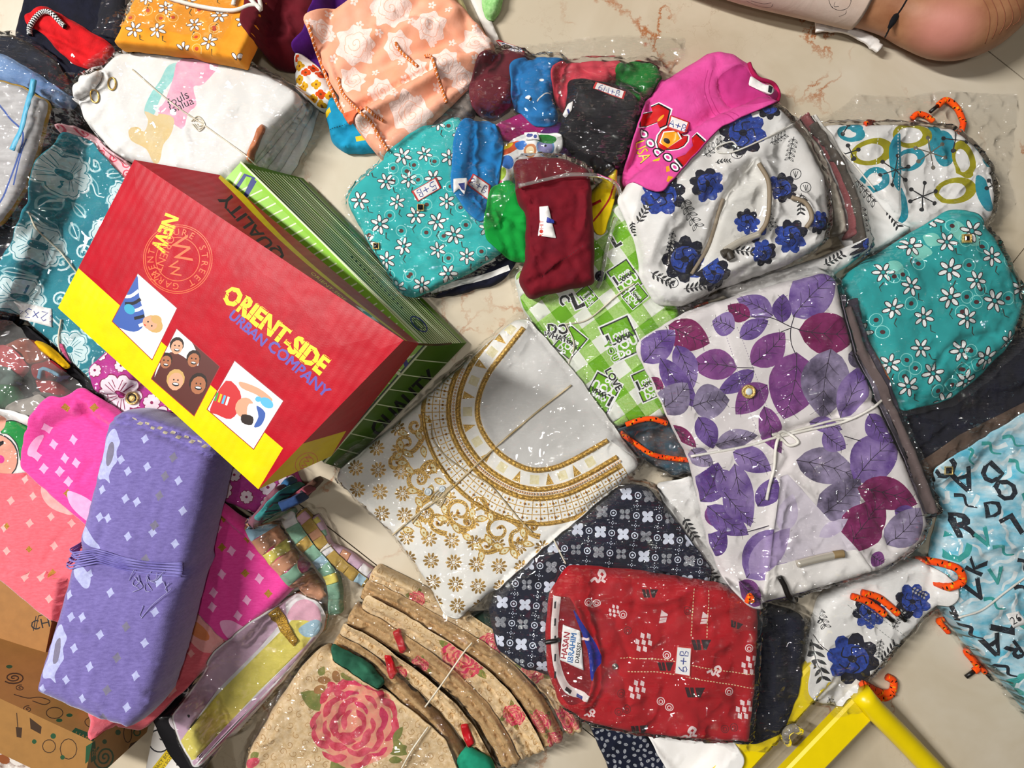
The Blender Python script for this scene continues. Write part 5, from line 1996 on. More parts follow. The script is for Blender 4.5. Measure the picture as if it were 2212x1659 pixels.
# side facing the upper right
B_dk = B_red
sd = tp('QUALITY', 548, 486, 46, M_black, 228, 2.5) + [(text('ORIENT-SIDE', 712, 612, 17, 42, 0), L_yel), (quadpoly((706, 652), (736, 654), (760, 690), (732, 688)), S_ph), (quadpoly((770, 652), (800, 654), (822, 690), (796, 690)), S_ph),
      (ell(735, 672, 14, 8, 30), plain('photo_teal', '3E8C94', .4)), (ell(766, 676, 16, 9, 30), plain('photo_teal', '3E8C94', .4)), (ell(796, 672, 12, 8, 30), plain('photo_teal', '3E8C94', .4)),
      (stroke(spl([(476, 378), (530, 422), (640, 522), (760, 622), (905, 744)], 4), 13), B_yel)]
ed_ = [(quadpoly((558, 1057), (612, 968), (752, 936), (716, 985)), B_yel), (ring(662, 1000, 26, 1.5, 20, 20, -30), L_org), (ring(662, 1000, 16, 1.5, 20, 12, -30), L_org), (text('WW', 662, 1000, 18, -60), L_org)]
carton('body', rT[::-1], rB[::-1], t, B_red, {'top': top, 2: sd, 1: ed_}, {2: B_dk, 1: B_dk}, {2: 2, 1: 3})
# ------------------------------------------------------------------ green gingham packet
t = thing('gingham_packet', 'green gingham packet printed Love What You Do, centre', 'packet', 1280, 720)
C_gw = cloth('gingham_white', 'F0F2E8', 'E6EADA', vscale=14)
C_gm = cloth('gingham_mid', 'B4D684', '98C85A', vscale=420, weave=600)
C_gg = cloth('gingham_green', '76B81E', '6AAA18', vscale=14)
gol = [(1112, 592), (1150, 566), (1290, 446), (1352, 432), (1440, 560), (1476, 700), (1444, 900), (1330, 922), (1308, 905), (1250, 850), (1200, 770), (1130, 662)]
pt = []
cs, sn = math.cos(math.radians(-36)), math.sin(math.radians(-36))
CE = 34.0
for i in range(-9, 10):
    for j in range(-9, 10):
        m_ = (C_gg if (i % 2 == 0 and j % 2 == 0) else None if (i % 2 and j % 2) else C_gm)
        if m_ is None:
            continue
        q_ = []
        for a, b in ((0, 0), (1, 0), (1, 1), (0, 1)):
            x, y = (i + a) * CE, (j + b) * CE
            q_.append((1285 + x * cs - y * sn, 690 + x * sn + y * cs))
        q_ = np.array(q_)
        if sdf(q_.mean(0)[None], np.array(gol, float))[0] > -40:
            pt.append((q_, m_))
def love(x, y, s, rot):
    o = []
    T = lambda P: xf(P, x, y, s, rot)
    o.append((T([(-1.1, -1.35), (1.1, -1.35), (1.1, 1.35), (-1.1, 1.35)]), P_white))
    o.append((T([(-1, -1.25), (1, -1.25), (1, 1.25), (-1, 1.25)]), M_black))
    o.append((T([(-.9, -1.15), (.9, -1.15), (.9, 1.15), (-.9, 1.15)]), C_gg))
    o.append((T([(-1, -.7), (-.6, -.7), (-.6, 0), (.4, 0), (.4, .3), (-1, .3)]), P_white))
    o.append((T([(-.9, -.6), (-.7, -.6), (-.7, .1), (.3, .1), (.3, .2), (-.9, .2)]), M_black))
    c, q = math.cos(math.radians(rot)), math.sin(math.radians(rot))
    def tx(st, dx, dy, sz, m):
        o.extend(tp(st, x + (dx * c - dy * q) * s, y + (dx * q + dy * c) * s, sz * s, m, rot, .07 * s))
    tx('ove', .1, -.35, .8, P_white)
    tx('WHAT', .35, -.02, .5, M_black)
    tx('YOU', .1, .45, .8, P_white)
    tx('Do', -.2, .95, .7, P_white)
    return o
for (x, y, s, rot) in ((1342, 732, 33, -24), (1350, 600, 26, -34), (1232, 740, 24, 40), (1300, 850, 30, 208), (1400, 830, 26, -24), (1372, 640, 18, 50), (1268, 640, 16, -40)):
    pt += love(x, y, s, rot)
for (s_, x, y, z_, rr, m_) in (('DO', 1205, 712, 30, 0, M_black), ('WHAT', 1200, 728, 17, 15, M_black), ('L', 1246, 650, 52, -25, M_black), ('YOU', 1320, 760, 22, 60, C_gg), ('LOVE', 1325, 820, 22, 60, M_black), ('DO', 1290, 475, 30, 0, M_black), ('L', 1330, 520, 40, -30, M_black), ('C', 1218, 648, 30, 60, M_black), ('WHAT', 1180, 600, 20, -30, M_black)):
    pt += tp(s_, x, y, z_, P_white, rr, z_ * .22) + tp(s_, x, y, z_, m_, rr, z_ * .08)
sheet('cloth_fold', gol, .045, C_gw, t, paint=pt, r=.014, wr=((.003, .06), (.001, .02)), seed=41, q=45)
disc(t, 1297, 597, .0085, plain('gunmetal', '3A3C44', .25, .9), .004, 'button', dkgem, plain('gunmetal', '3A3C44', .25, .9))
string(t, [(1222, 700), (1270, 690), (1330, 640), (1370, 612)], .0012)
string(t, [(1222, 700), (1240, 745), (1226, 790)], .0012)
film(t, [(1100, 590), (1145, 556), (1290, 436), (1352, 420), (1450, 556), (1490, 700), (1456, 912), (1325, 935), (1300, 920), (1240, 860), (1185, 775), (1115, 672)], seed=141, crumple=.0014)

# ------------------------------------------------------------------ loose cloths at the top
C_mrn = cloth('maroon_cotton', '6A101E', '500A16', vscale=14)
t = thing('folded_cloth', 'dark maroon cotton cloth bunched between the orange and peach cloths', 'cloth', 620, 60)
sheet('cloth_fold', [(560, -40), (700, -40), (712, 50), (690, 90), (622, 128), (580, 122), (552, 90), (556, 40)], .055, C_mrn, t, r=.025, wr=((.006, .05), (.003, .02)), cre=(16, .004, 7), bulge=.02, seed=2)
C_ppl = cloth('purple_cotton', '52107A', '3A0A5A')
t = thing('folded_cloth', 'deep purple cloth showing beside the peach one', 'cloth', 690, 120)
sheet('cloth_fold', [(640, 118), (672, 92), (690, 30), (720, -40), (800, -40), (760, 60), (716, 150), (690, 160), (660, 140)], .03, C_ppl, t, r=.012, wr=((.004, .03),), cre=(8, .003, 6), seed=5)
t = thing('floral_cloth', 'white cloth with orange flowers peeping from under the peach one', 'cloth', 675, 180)
fol = [(628, 152), (644, 122), (680, 138), (730, 195), (712, 222), (684, 228), (650, 202)]
orf, ylf = cloth('orange_flower', 'E8581C', 'D84414', vscale=200), cloth('yellow_flower', 'E8B020', 'C89018', vscale=200)
pt = []
for i, (x, y) in enumerate(scatter(fol, 19, 5, 6)):
    pt += [(ell(x + dx * 6, y + dy * 5, 6, 5, i * 30), (orf if i % 3 == 0 else ylf)) for dx, dy in ((-1, 0), (1, 0), (0, 1), (0, -1))] + [(ell(x, y, 2.5), plain('brown_print', '7A4010', .8))]
sheet('cloth_fold', fol, .04, C_white, t, paint=pt, r=.018, wr=((.003, .03),), seed=4)
C_cyan = cloth('cyan_cotton', '1E9EC8', '1688B0')
t = thing('folded_cloth', 'bright cyan cloth with yellow band under the peach cloth', 'cloth', 750, 280)
sheet('cloth_fold', [(702, 240), (722, 214), (790, 236), (850, 290), (820, 318), (780, 322), (742, 322), (716, 304)], .028, C_cyan, t, r=.012, wr=((.004, .025), (.002, .012)), cre=(6, .004, 5), seed=3,
      steps=(([(700, 292), (760, 275), (830, 285)], .012, 4),), paint=[(quadpoly((702, 246), (716, 238), (719, 248), (704, 257)), plain('yellow_band', 'E8C010', .7)), (quadpoly((768, 296), (790, 292), (794, 303), (770, 306)), plain('yellow_band', 'E8C010', .7))] + [(d_, plain('dark_stitch', '0C3A4C', .8)) for d_ in dashes(spl([(708, 284), (740, 276), (790, 258)], 4), 1.5, 3, 3)])
t = thing('folded_cloth', 'dark grey floral cloth showing between peach cloth and teal packet', 'cloth', 980, 220)
C_dkf = cloth('dark_floral', '4A4644', '8A8078', vscale=60)
sheet('cloth_fold', [(900, 290), (1005, 186), (1035, 200), (1020, 250), (950, 300)], .03, C_dkf, t, r=.01, wr=((.004, .03),), cre=(6, .003, 5))
t = thing('strap', 'cream satin strap beside the peach cloth, top edge', 'strap', 985, 15)
sheet('cloth_fold', [(955, -40), (985, -40), (1004, 10), (1012, 34), (1004, 46), (990, 40), (976, 12)], .03, cloth('cream_satin', 'E8DCA8', 'D0C080', rough=.45), t, r=.012, wr=((.003, .02, -60, 3),))
t = thing('cardboard_sheet', 'white card strip standing out beside the peach cloth, top edge', 'card', 1040, 40)
sheet('card', [(1000, -40), (1026, -40), (1078, 84), (1068, 100), (1052, 76)], .012, M_card, t, r=.001, cr=2, wr=(), cre=None, jitter=0)
t = thing('knitted_edge', 'pale green knitted edge at the top beside the white card', 'cloth', 1060, 10)
sheet('cloth_fold', [(1036, -40), (1090, -40), (1080, 14), (1058, 40), (1046, 26)], .025, cloth('green_knit', 'A8D890', '7CB868', vscale=150, weave=300, wstr=.8), t, r=.01, wr=((.003, .02, -40, 3),))

t = thing('floral_garment', 'peach garment with white embossed flowers and orange overlocked seams', 'garment', 860, 160)
C_pe = cloth('peach_cotton', 'F6B296', 'F0A27E', vscale=20)
W_pe = cloth('peach_white_print', 'F8E0D6', 'F4D4C8', vscale=60, wrk=.3, wsc=90)
L_pe = plain('peach_line', 'F2B8A0', .8)
S_or = cloth('orange_thread', 'E08038', 'C86A28', weave=1200, wstr=.8)
pol = [(664, 50), (700, 28), (790, -40), (960, -40), (1000, 10), (1046, 56), (1066, 84), (1060, 130), (1022, 166), (962, 226), (900, 285), (846, 326), (824, 336), (792, 302), (765, 262), (745, 243), (722, 190), (690, 120)]
pt = []
def rosette(x, y, s, rot):
    o = [(spl(xf([(1, 0), (.7, .35), (.75, .8), (.2, .75), (-.2, 1), (-.6, .65), (-1, .4), (-.8, -.1), (-.95, -.6), (-.4, -.7), (-.1, -1), (.35, -.75), (.85, -.7), (.75, -.25)], x, y, s, rot), 3, True), W_pe)]
    for k, (rr, tu) in enumerate(((.3, 1.3),)):
        o.append((swirl(x, y, s * .38, 1.5, 1.8, rot), L_pe))
    for k in range(5):
        a = rot + k * 72
        o.append((stroke(spl(xf([(.4, -.3), (.62, 0), (.45, .35)], x, y, s, a), 3), 1.6), L_pe))
    return o
for (x, y, s, rot) in ((768, 96, 44, 0), (888, 245, 44, 40), (845, 18, 46, 80), (1028, 92, 36, 20), (960, 140, 34, 60), (760, 170, 30, 10), (700, 70, 22, 0), (930, 60, 34, 130), (825, 196, 28, 30), (1000, 170, 26, 0), (860, 100, 30, 20), (790, 270, 24, 0), (900, 150, 24, 10)):
    pt += rosette(x, y, s, rot)
for (x, y) in scatter(pol, 38, 12, 4):
    pt += [(e_, W_pe) for e_ in [ell(x + 5.5 * math.cos(a), y + 5.5 * math.sin(a), 4, 2.8, math.degrees(a), 7) for a in np.linspace(0, 5.03, 5)]]
fd = (([(1040, 70), (960, 90), (850, 130), (760, 165)], -.010, 14), ([(1000, 5), (960, 45), (880, 60), (790, 90)], .010, 18), ([(900, 5), (850, 60), (790, 130), (740, 160)], -.008, 14), ([(1060, 110), (960, 140), (870, 190), (780, 260)], .014, 16),
      ([(930, 150), (850, 190), (765, 235)], -.016, 7), ([(945, 165), (860, 215), (775, 265)], .010, 9), ([(1040, 150), (940, 200), (830, 290)], -.010, 12), ([(720, 130), (735, 190), (760, 250)], -.006, 8), ([(985, -10), (1010, 60), (1000, 110)], -.006, 10))
sheet('cloth_fold', pol, .055, C_pe, t, paint=pt, r=.016, wr=((.006, .06, 35, 2), (.002, .02)), folds=fd, seed=33, q=65, cre=(14, .003, 6), spacing=.0045)
for seam in ([(666, 54), (684, 110), (706, 170), (732, 230), (750, 250)], [(730, 168), (742, 205), (775, 240), (800, 262), (822, 300), (838, 326)], [(854, 92), (868, 114), (902, 144)], [(918, 122), (932, 124), (944, 160), (954, 190), (964, 222)], [(790, 232), (812, 252), (828, 262)]):
    P = path_on(seam, .0012)
    tube('overlock_seam', resample(P, .0022, False), .0026, [S_or, W_pe], t, 6, lambda i, k: 1 if (i + k) % 4 == 0 else 0)
sheet('seam_tab', [(740, 246), (782, 232), (790, 246), (752, 266)], .006, cloth('coral_tab', 'F88058', 'F07048'), t, r=.003, cr=3, wr=((.001, .02),))

# ------------------------------------------------------------------ navy striped cloth and teal daisy packet in the middle
t = thing('striped_cloth', 'navy and white striped cloth sticking out below the teal daisy packet', 'cloth', 990, 600)
sheet('cloth_fold', [(840, 560), (1090, 520), (1118, 552), (1104, 586), (1076, 610), (1010, 628), (950, 642), (930, 640), (870, 640)], .016, C_navy, t, r=.008, wr=((.003, .04),), seed=4,
      paint=[(stroke(spl([(930, 630), (990, 612), (1040, 600), (1100, 578)], 4), 12), C_white), (stroke(spl([(900, 602), (960, 596), (1020, 580), (1070, 560)], 4), 6), C_white)])
C_tq = cloth('turquoise_cotton', '38BDBB', '2CAEAE', vscale=14)
D_br = plain('brown_dot_print', '5A2A22', .8)
R_tq = plain('ring_dotted_print', '8CE0DA', .8)
P_stem = plain('stem_dark_print', '2A3A34', .8)
t = thing('daisy_packet', 'turquoise packet with white daisies and a 5+B label, beside the green box', 'packet', 900, 450)
dol = [(745, 432), (758, 402), (820, 345), (900, 282), (985, 246), (1012, 262), (1004, 330), (992, 420), (1060, 478), (1086, 538), (1000, 590), (888, 641), (868, 634), (800, 530)]
sheet('cloth_fold', dol, .05, C_tq, t, paint=daisy_field(dol, 47, 19.5, P_white, P_dark, D_br, R_tq, 21, P_stem), r=.013, wr=((.004, .06), (.0015, .02)), seed=23, folds=(([(890, 560), (960, 530), (1060, 500)], -.004, 5), ([(775, 470), (860, 500), (930, 570)], .003, 7)))
sticker(t, [(889, 413), (943, 384), (954, 406), (902, 436)], border=redborder, ink=hand('5+B', 921, 410, 17, 152))
disc(t, 909, 449, .0075, gold, .004, 'stud', dkgem, dkgem, True)
disc(t, 813, 532, .007, gold, .004, 'stud', dkgem, dkgem, True)
film(t, [(732, 432), (750, 392), (895, 268), (985, 232), (1025, 255), (1015, 340), (1030, 430), (1080, 475), (1120, 540), (1010, 612), (900, 655), (860, 650), (780, 545)], seed=112, crumple=.002)

# ------------------------------------------------------------------ small clothes in two clear bags
def small(lab, pts, col, thick=.035, col2=None, q=50, cat='garment', nm='folded_garment', **kw):
    g = thing(nm, lab, cat, pts[0][0], pts[0][1])
    kw.setdefault('wr', ((.004, .035), (.002, .015)))
    kw.setdefault('cre', (10, .003, 6))
    o = sheet('cloth_fold', pts, thick, cloth('c' + col, col, col2), g, r=min(.016, thick * .5), q=q, seed=int(col[2:4], 16), **kw)
    return g
small('deep magenta cloth low in the bag of rolled clothes', [(1070, 262), (1130, 236), (1216, 262), (1230, 290), (1190, 306), (1120, 300), (1080, 290)], 'A81A6A', .03)
small('violet cloth beside the black roll in the bag of clothes', [(1160, 296), (1205, 258), (1250, 290), (1240, 340), (1190, 330)], '5A1E6E', .03)
small('dark plum cloth at the right of the black roll in the bag', [(1330, 250), (1392, 215), (1388, 300), (1360, 366), (1300, 372), (1270, 330)], '3A1230', .03)
g = small('maroon rolled shirt with paper slip in the bag of clothes', [(1014, 185), (1036, 135), (1088, 98), (1146, 110), (1120, 150), (1108, 214), (1064, 244), (1020, 226)], '6A1A28', .045, bulge=.01, wr=((.006, .03, 60, 3), (.002, .012)))
sticker(g, [(1070, 96), (1084, 90), (1136, 106), (1128, 122)], border=redborder, ink=hand('2M+B', 1106, 105, 13, 14, 1.6))
g = small('bright blue rolled shirt in the bag of clothes', [(1104, 138), (1160, 116), (1224, 118), (1206, 150), (1194, 200), (1208, 246), (1192, 268), (1150, 262), (1108, 214)], '1E7CC0', .045, bulge=.01, folds=(([(1110, 205), (1150, 235), (1200, 240)], -.006, 4), ([(1108, 190), (1150, 220), (1200, 225)], -.005, 4), ([(1115, 160), (1160, 145), (1200, 150)], -.007, 5)),
      paint=[(ell(1140, 212, 6, 4), P_white), (ell(1146, 216, 3, 3), P_dark), (stroke(spl([(1160, 220), (1175, 205), (1190, 200)], 4), 2.5), P_white), (swirl(1196, 212, 7, 1.3, 2), P_white), (ell(1170, 175, 5, 3), P_white)])
g = small('coral red rolled shirt in the bag of clothes', [(1190, 152), (1230, 126), (1344, 122), (1356, 150), (1300, 174), (1242, 184), (1222, 232), (1200, 206)], 'D84454', .04, folds=(([(1200, 160), (1260, 150), (1330, 150)], -.006, 4), ([(1205, 175), (1225, 165), (1260, 162)], -.006, 4), ([(1212, 200), (1216, 180), (1235, 168)], -.005, 3)))
g = small('green folded shirt with paper slip in the bag of clothes', [(1328, 150), (1362, 124), (1424, 132), (1436, 166), (1402, 205), (1380, 222), (1344, 186)], '1C7A2C', .035)
sticker(g, [(1372, 126), (1382, 122), (1430, 134), (1426, 146)], border=redborder, ink=hand('2+B', 1402, 134, 10, 14, 1.4))
g = small('black folded shirt with paper label in the bag of clothes', [(1232, 164), (1270, 164), (1342, 176), (1380, 204), (1384, 252), (1352, 335), (1312, 368), (1252, 338), (1208, 290), (1226, 225)], '141218', .035, '0C0A10', q=60)
sticker(g, [(1287, 176), (1352, 198), (1346, 216), (1280, 192)], border=redborder, ink=hand('6M+B', 1316, 196, 14, 18, 1.6))
sticker(g, [(1226, 228), (1236, 224), (1234, 242), (1222, 256), (1215, 250)], ink=[stroke([(1226, 236), (1230, 248)], 4)], name='sewn_tag')
bag1 = thing('clothes_bag', 'crumpled clear bag over the rolled small clothes, top centre', 'bag', 1200, 200)
film(bag1, [(1006, 180), (1040, 122), (1090, 90), (1180, 84), (1300, 66), (1488, 72), (1482, 112), (1436, 150), (1400, 215), (1388, 300), (1350, 380), (1255, 345), (1200, 300), (1080, 290), (1010, 232)], seed=120, crumple=.0035, name='film', ang=-20, st=2)

pw = small('white cloth with bright printed toys beside the maroon shirt', [(1068, 332), (1092, 304), (1136, 290), (1206, 296), (1216, 322), (1180, 340), (1120, 350), (1108, 400), (1074, 410)], 'F0F0EC', .035,
           paint=[(ell(1100, 318, 12, 30, 60), plain('toy_orange', 'D8541C', .7)), (ell(1096, 312, 8, 14, 60), plain('toy_yellow', 'E8C818', .7)), (ell(1125, 312, 13, 11), plain('toy_blue', '2C74C8', .7)), (ell(1096, 350, 14, 15), plain('toy_blue', '2C74C8', .7)), (ell(1145, 325, 14, 14), plain('toy_tan', 'C8804C', .7)), (ell(1145, 325, 9, 9), plain('toy_cream', 'F0DCB0', .7)),
                  (ell(1178, 318, 20, 18), plain('toy_dial_rim', '6A90C0', .7)), (ell(1178, 318, 16, 14), plain('toy_dial', '8C88B8', .7)), (ell(1178, 316, 3), M_black), (ell(1180, 302, 22, 8, 10), plain('toy_green', '1E7A2C', .7)), (ell(1084, 376, 9, 14, 20), plain('toy_lime', 'A8C830', .7)), (ell(1080, 395, 8, 6), plain('toy_pink', 'E04C80', .7))])
sticker(pw, [(1132, 288), (1160, 288), (1166, 304), (1136, 302)], ink=[ell(1144, 294, 7, 4), ell(1156, 297, 4, 4)], name='sewn_tag')
ys = small('yellow garment with red trim beside the maroon shirt', [(1276, 415), (1300, 390), (1336, 362), (1334, 400), (1320, 450), (1302, 510), (1284, 506)], 'F0D010', .03,
           paint=[(stroke(spl([(1328, 396), (1316, 430), (1296, 460), (1280, 480)], 4), 4), plain('red_trim', 'B01818', .7)), (stroke([(1280, 440), (1298, 434)], 7), plain('red_trim', 'B01818', .7))], folds=(([(1310, 400), (1300, 450), (1290, 500)], -.006, 5),))
bs = small('bright blue folded shirts with white tags over the turquoise packet', [(984, 300), (1002, 262), (1030, 254), (1064, 262), (1086, 300), (1078, 372), (1062, 466), (1040, 484), (1010, 460), (982, 418), (978, 402)], '0E84CC', .04, folds=(([(985, 380), (1030, 345), (1070, 350)], -.004, 5), ([(1000, 430), (1040, 420), (1062, 440)], -.004, 4)))
sticker(bs, [(980, 388), (1008, 384), (1010, 392), (1003, 420), (992, 408), (980, 418)], ink=[quadpoly((990, 398), (1004, 394), (1004, 412), (998, 410))], name='sewn_tag')
sticker(bs, [(1022, 376), (1060, 400), (1056, 434), (1010, 402)], border=redborder, ink=hand('2+B', 1034, 402, 16, 30, 1.8))
gs = small('bright green folded shirt beside the maroon one', [(1062, 404), (1100, 386), (1144, 402), (1146, 560), (1102, 556), (1058, 524), (1046, 492)], '0CA03C', .04, q=65, folds=(([(1078, 446), (1090, 462), (1140, 470)], -.003, 5),))
ms = small('maroon folded shirt with white printed neck tag, centre', [(1112, 338), (1160, 332), (1222, 336), (1276, 360), (1282, 480), (1286, 608), (1204, 624), (1144, 640), (1122, 598), (1138, 560), (1140, 450), (1120, 428)], '760E1E', .045, '62091A', q=60,
           folds=(([(1134, 412), (1190, 400), (1262, 402)], -.006, 4), ([(1152, 425), (1152, 520), (1172, 595)], -.005, 3), ([(1265, 420), (1262, 480), (1244, 520), (1210, 560), (1176, 590)], .005, 5), ([(1250, 420), (1245, 480), (1240, 500)], -.004, 4), ([(1140, 600), (1200, 570), (1270, 530)], .004, 7), ([(1190, 455), (1230, 450)], -.003, 4)),
           paint=[(d_, plain('maroon_stitch', '4A0812', .8)) for d_ in dashes(spl([(1172, 596), (1210, 566), (1262, 530)], 4), 1.6, 3, 3)])
sticker(ms, [(1165, 447), (1184, 446), (1190, 470), (1201, 514), (1162, 509), (1166, 478)], ink=[*text('ROHIT', 1170, 494, 12, -88), ], inkmat=plain('red_ink', 'C83020', .6), name='sewn_tag')
sheet('tag_print', [(1176, 498), (1190, 504), (1190, 510), (1174, 508)], .0006, plain('blue_tag_print', '2A3C9C', .6), ms, r=.0002, cr=1, wr=(), cre=None, jitter=0, q=50)
bag2 = thing('clothes_bag', 'clear bag with crumpled edge over the blue and maroon shirts', 'bag', 1180, 380)
film(bag2, [(962, 300), (985, 250), (1075, 246), (1130, 285), (1220, 296), (1300, 345), (1345, 375), (1340, 410), (1280, 402), (1210, 398), (1140, 410), (1100, 425), (1075, 490), (1045, 500), (975, 430)], seed=130, crumple=.003, name='film')
P = path_on([(1120, 402), (1180, 388), (1230, 378), (1290, 380), (1330, 398), (1342, 430)], .002, .001)
tube('rolled_edge', P, .0032, film_mat('clear_polythene_edge', 'F4F2F0', .12, .05, .3, 30), bag2, 7)
tube('rolled_edge', path_on([(1330, 470), (1310, 540), (1300, 600), (1290, 622)], .002, .001), .0035, film_mat('clear_polythene_edge'), bag2, 7)
# ------------------------------------------------------------------ white packets with black leaf drawings and blue roses
P_bk = plain('fine_black_print', '1E1E22', .8)
B1, B2, B3 = cloth('rose_blue', '2A4CB0', '1E3070', vscale=160), cloth('rose_navy', '1A1C30', '10101C', vscale=120), cloth('rose_plum', '4A3A5C', '2A2440', vscale=120)
def leafspray(x, y, s, rot, filled=False, n=5):
    o = []
    c, q = math.cos(math.radians(rot)), math.sin(math.radians(rot))
    o.append((stroke(spl(xf([(-1, 0), (0, .08), (1, 0)], x, y, s, rot), 4), 1.6), P_bk))
    for k in range(n):
        u = -1 + 2 * (k + .5) / n
        for sg in (-1, 1):
            b = xf([(u, .04)], x, y, s, rot)[0]
            e = xf([(u + .35, sg * .42)], x, y, s, rot)[0]
            L, mid, _ = leafshape(b, e, s * (.2 if filled else .26), 7)
            o.append((L, P_bk))
            if not filled:
                cc = L.mean(0)
                o.append((cc + (L - cc) * .72, C_white))
                o.append((stroke(mid[1:-1], 1.1), P_bk))
    return o
def bluerose(x, y, s, rot, dark=.5):
    o = []
    for k in range(8):
        a = rot + k * 45
        o.append((ell(x + s * .7 * math.cos(math.radians(a)), y + s * .7 * math.sin(math.radians(a)), s * .42, s * .34, a, 9), B2 if (k * 7 + int(x)) % 8 < 8 * dark else B1))
    o.append((ell(x, y, s * .68, s * .62, rot, 14), B1))
    for k in range(5):
        a = rot + k * 72
        o.append((stroke(spl(xf([(.15, -.1), (.4, -.25), (.6, .05)], x, y, s, a), 3), s * .06), B2))
    o.append((ell(x, y, s * .2, s * .16, rot, 9), B2))
    return o
t = thing('leaf_packet', 'white packet with black leaf sprays beside the ring printed packet', 'packet', 1880, 450)
lol = [(1770, 320), (1830, 290), (1965, 420), (1975, 490), (1900, 545), (1850, 540), (1790, 440)]
sheet('cloth_fold', lol, .03, C_offwhite, t, paint=sum([leafspray(x, y, s, r, f) for x, y, s, r, f in ((1870, 410, 34, 50, False), (1930, 470, 24, 60, True), (1860, 470, 28, 80, False), (1920, 430, 24, 30, False))], []), r=.01, seed=2)

t = thing('ring_packet', 'white packet printed with teal and olive rings and black starbursts', 'packet', 1960, 370)
C_tl2, C_ol = cloth('teal_print', '2A98A8', '2088A0', vscale=20), cloth('olive_print', 'A8A010', '989008', vscale=20)
rol = [(1750, 282), (1790, 266), (1990, 266), (2062, 274), (2112, 310), (2150, 365), (2156, 420), (2150, 470), (2110, 490), (2000, 495), (1940, 470), (1830, 345)]
def oval(x, y, a, b, rot, m, ho=.62, sh_=.12):
    c, q = math.cos(math.radians(rot)), math.sin(math.radians(rot))
    return [([ell(x, y, a, b, rot, 22), ell(x - a * sh_ * c, y - a * sh_ * q, a * ho, b * ho, rot, 18)], m)]
def burst(x, y, s, rot, n=6, g=None):
    o = []
    for k in range(n // 2):
        a = math.radians(rot + k * 360 / n)
        d_ = np.array([math.cos(a), math.sin(a) * .85]) * s * (1 if k % 2 else .9)
        o.append((stroke([np.array([x, y]) - d_, np.array([x, y]) + d_], 2.6), g or P_bk))
        for sg in (-1, 1):
            o.append((ell(x + sg * d_[0], y + sg * d_[1], 5, 4.6), g or P_bk))
    return o
P_gt = plain('grey_burst', '6A6458', .8)
pt = [(ell(2040, 320, 24, 40, -5, 18), C_tl2), (spl([(2010, 268), (2030, 268), (2034, 300), (2014, 330), (2004, 310)], 4, True), C_tl2)]
pt += oval(1882, 330, 48, 28, -12, C_ol) + oval(1970, 292, 44, 28, 0, C_ol) + oval(2064, 412, 46, 28, -8, C_ol) + oval(2082, 345, 24, 42, -15, C_ol, .6)
pt += oval(1890, 388, 28, 26, 0, C_tl2, .5) + oval(1965, 345, 34, 24, -20, C_tl2) + oval(1836, 290, 30, 18, 10, C_tl2, .5)
pt += [(spl([(1918, 320), (1944, 290), (1944, 400), (1934, 410), (1922, 380)], 4, True), C_tl2), (spl([(1946, 405), (1958, 430), (1962, 470), (1950, 480), (1946, 440)], 4, True), C_tl2), (ell(2135, 350, 14, 9, 30), C_tl2), (ell(2118, 318, 12, 8, 40), C_tl2), (spl([(2108, 380), (2130, 390), (2140, 430), (2150, 450), (2130, 455), (2110, 420)], 4, True), C_tl2), (spl([(1752, 288), (1766, 284), (1770, 305), (1760, 308)], 4, True), C_tl2), (ell(1848, 276, 14, 12), C_tl2)]
pt += burst(1930, 370, 38, 40) + burst(1994, 424, 34, 35) + burst(2010, 330, 38, 20, 6, P_gt) + burst(2064, 302, 28, 10, 4) + burst(1836, 330, 18, -20, 4) + burst(2145, 400, 16, 60, 4) + burst(1826, 280, 16, -60, 2)
st_ = plain('white_stitch', 'F4F4F0', .8)
pt += [(d_, st_) for d_ in dashes([(1892, 275), (1890, 400)], 1.8, 4, 3) + dashes([(1938, 280), (1938, 460)], 1.8, 4, 3)]
sheet('cloth_fold', rol, .045, C_white, t, paint=pt, r=.013, wr=((.003, .05),), seed=51, q=40, steps=(([(1942, 500), (1944, 260)], .004, 4),), folds=(([(2060, 372), (2100, 370), (2152, 372)], -.006, 5),))
disc(t, 1915, 424, .0095, gold, .005, 'button', gold, dkgem)
lace_cord(t, [(2088, 290), (2080, 262), (2066, 232), (2044, 216), (2026, 228)], .0048, lift=.006)
lace_cord(t, [(2016, 262), (2000, 250), (1982, 246), (1970, 256)], .0045, tips=False, lift=.002)
lace_cord(t, [(1900, 266), (1880, 264), (1868, 268)], .004, tips=False)
film(t, [(1745, 270), (1800, 245), (1850, 205), (1960, 210), (2040, 196), (2195, 206), (2190, 300), (2175, 380), (2190, 440), (2160, 490), (2060, 505), (1960, 510), (1900, 470), (1800, 370)], seed=151, crumple=.003)

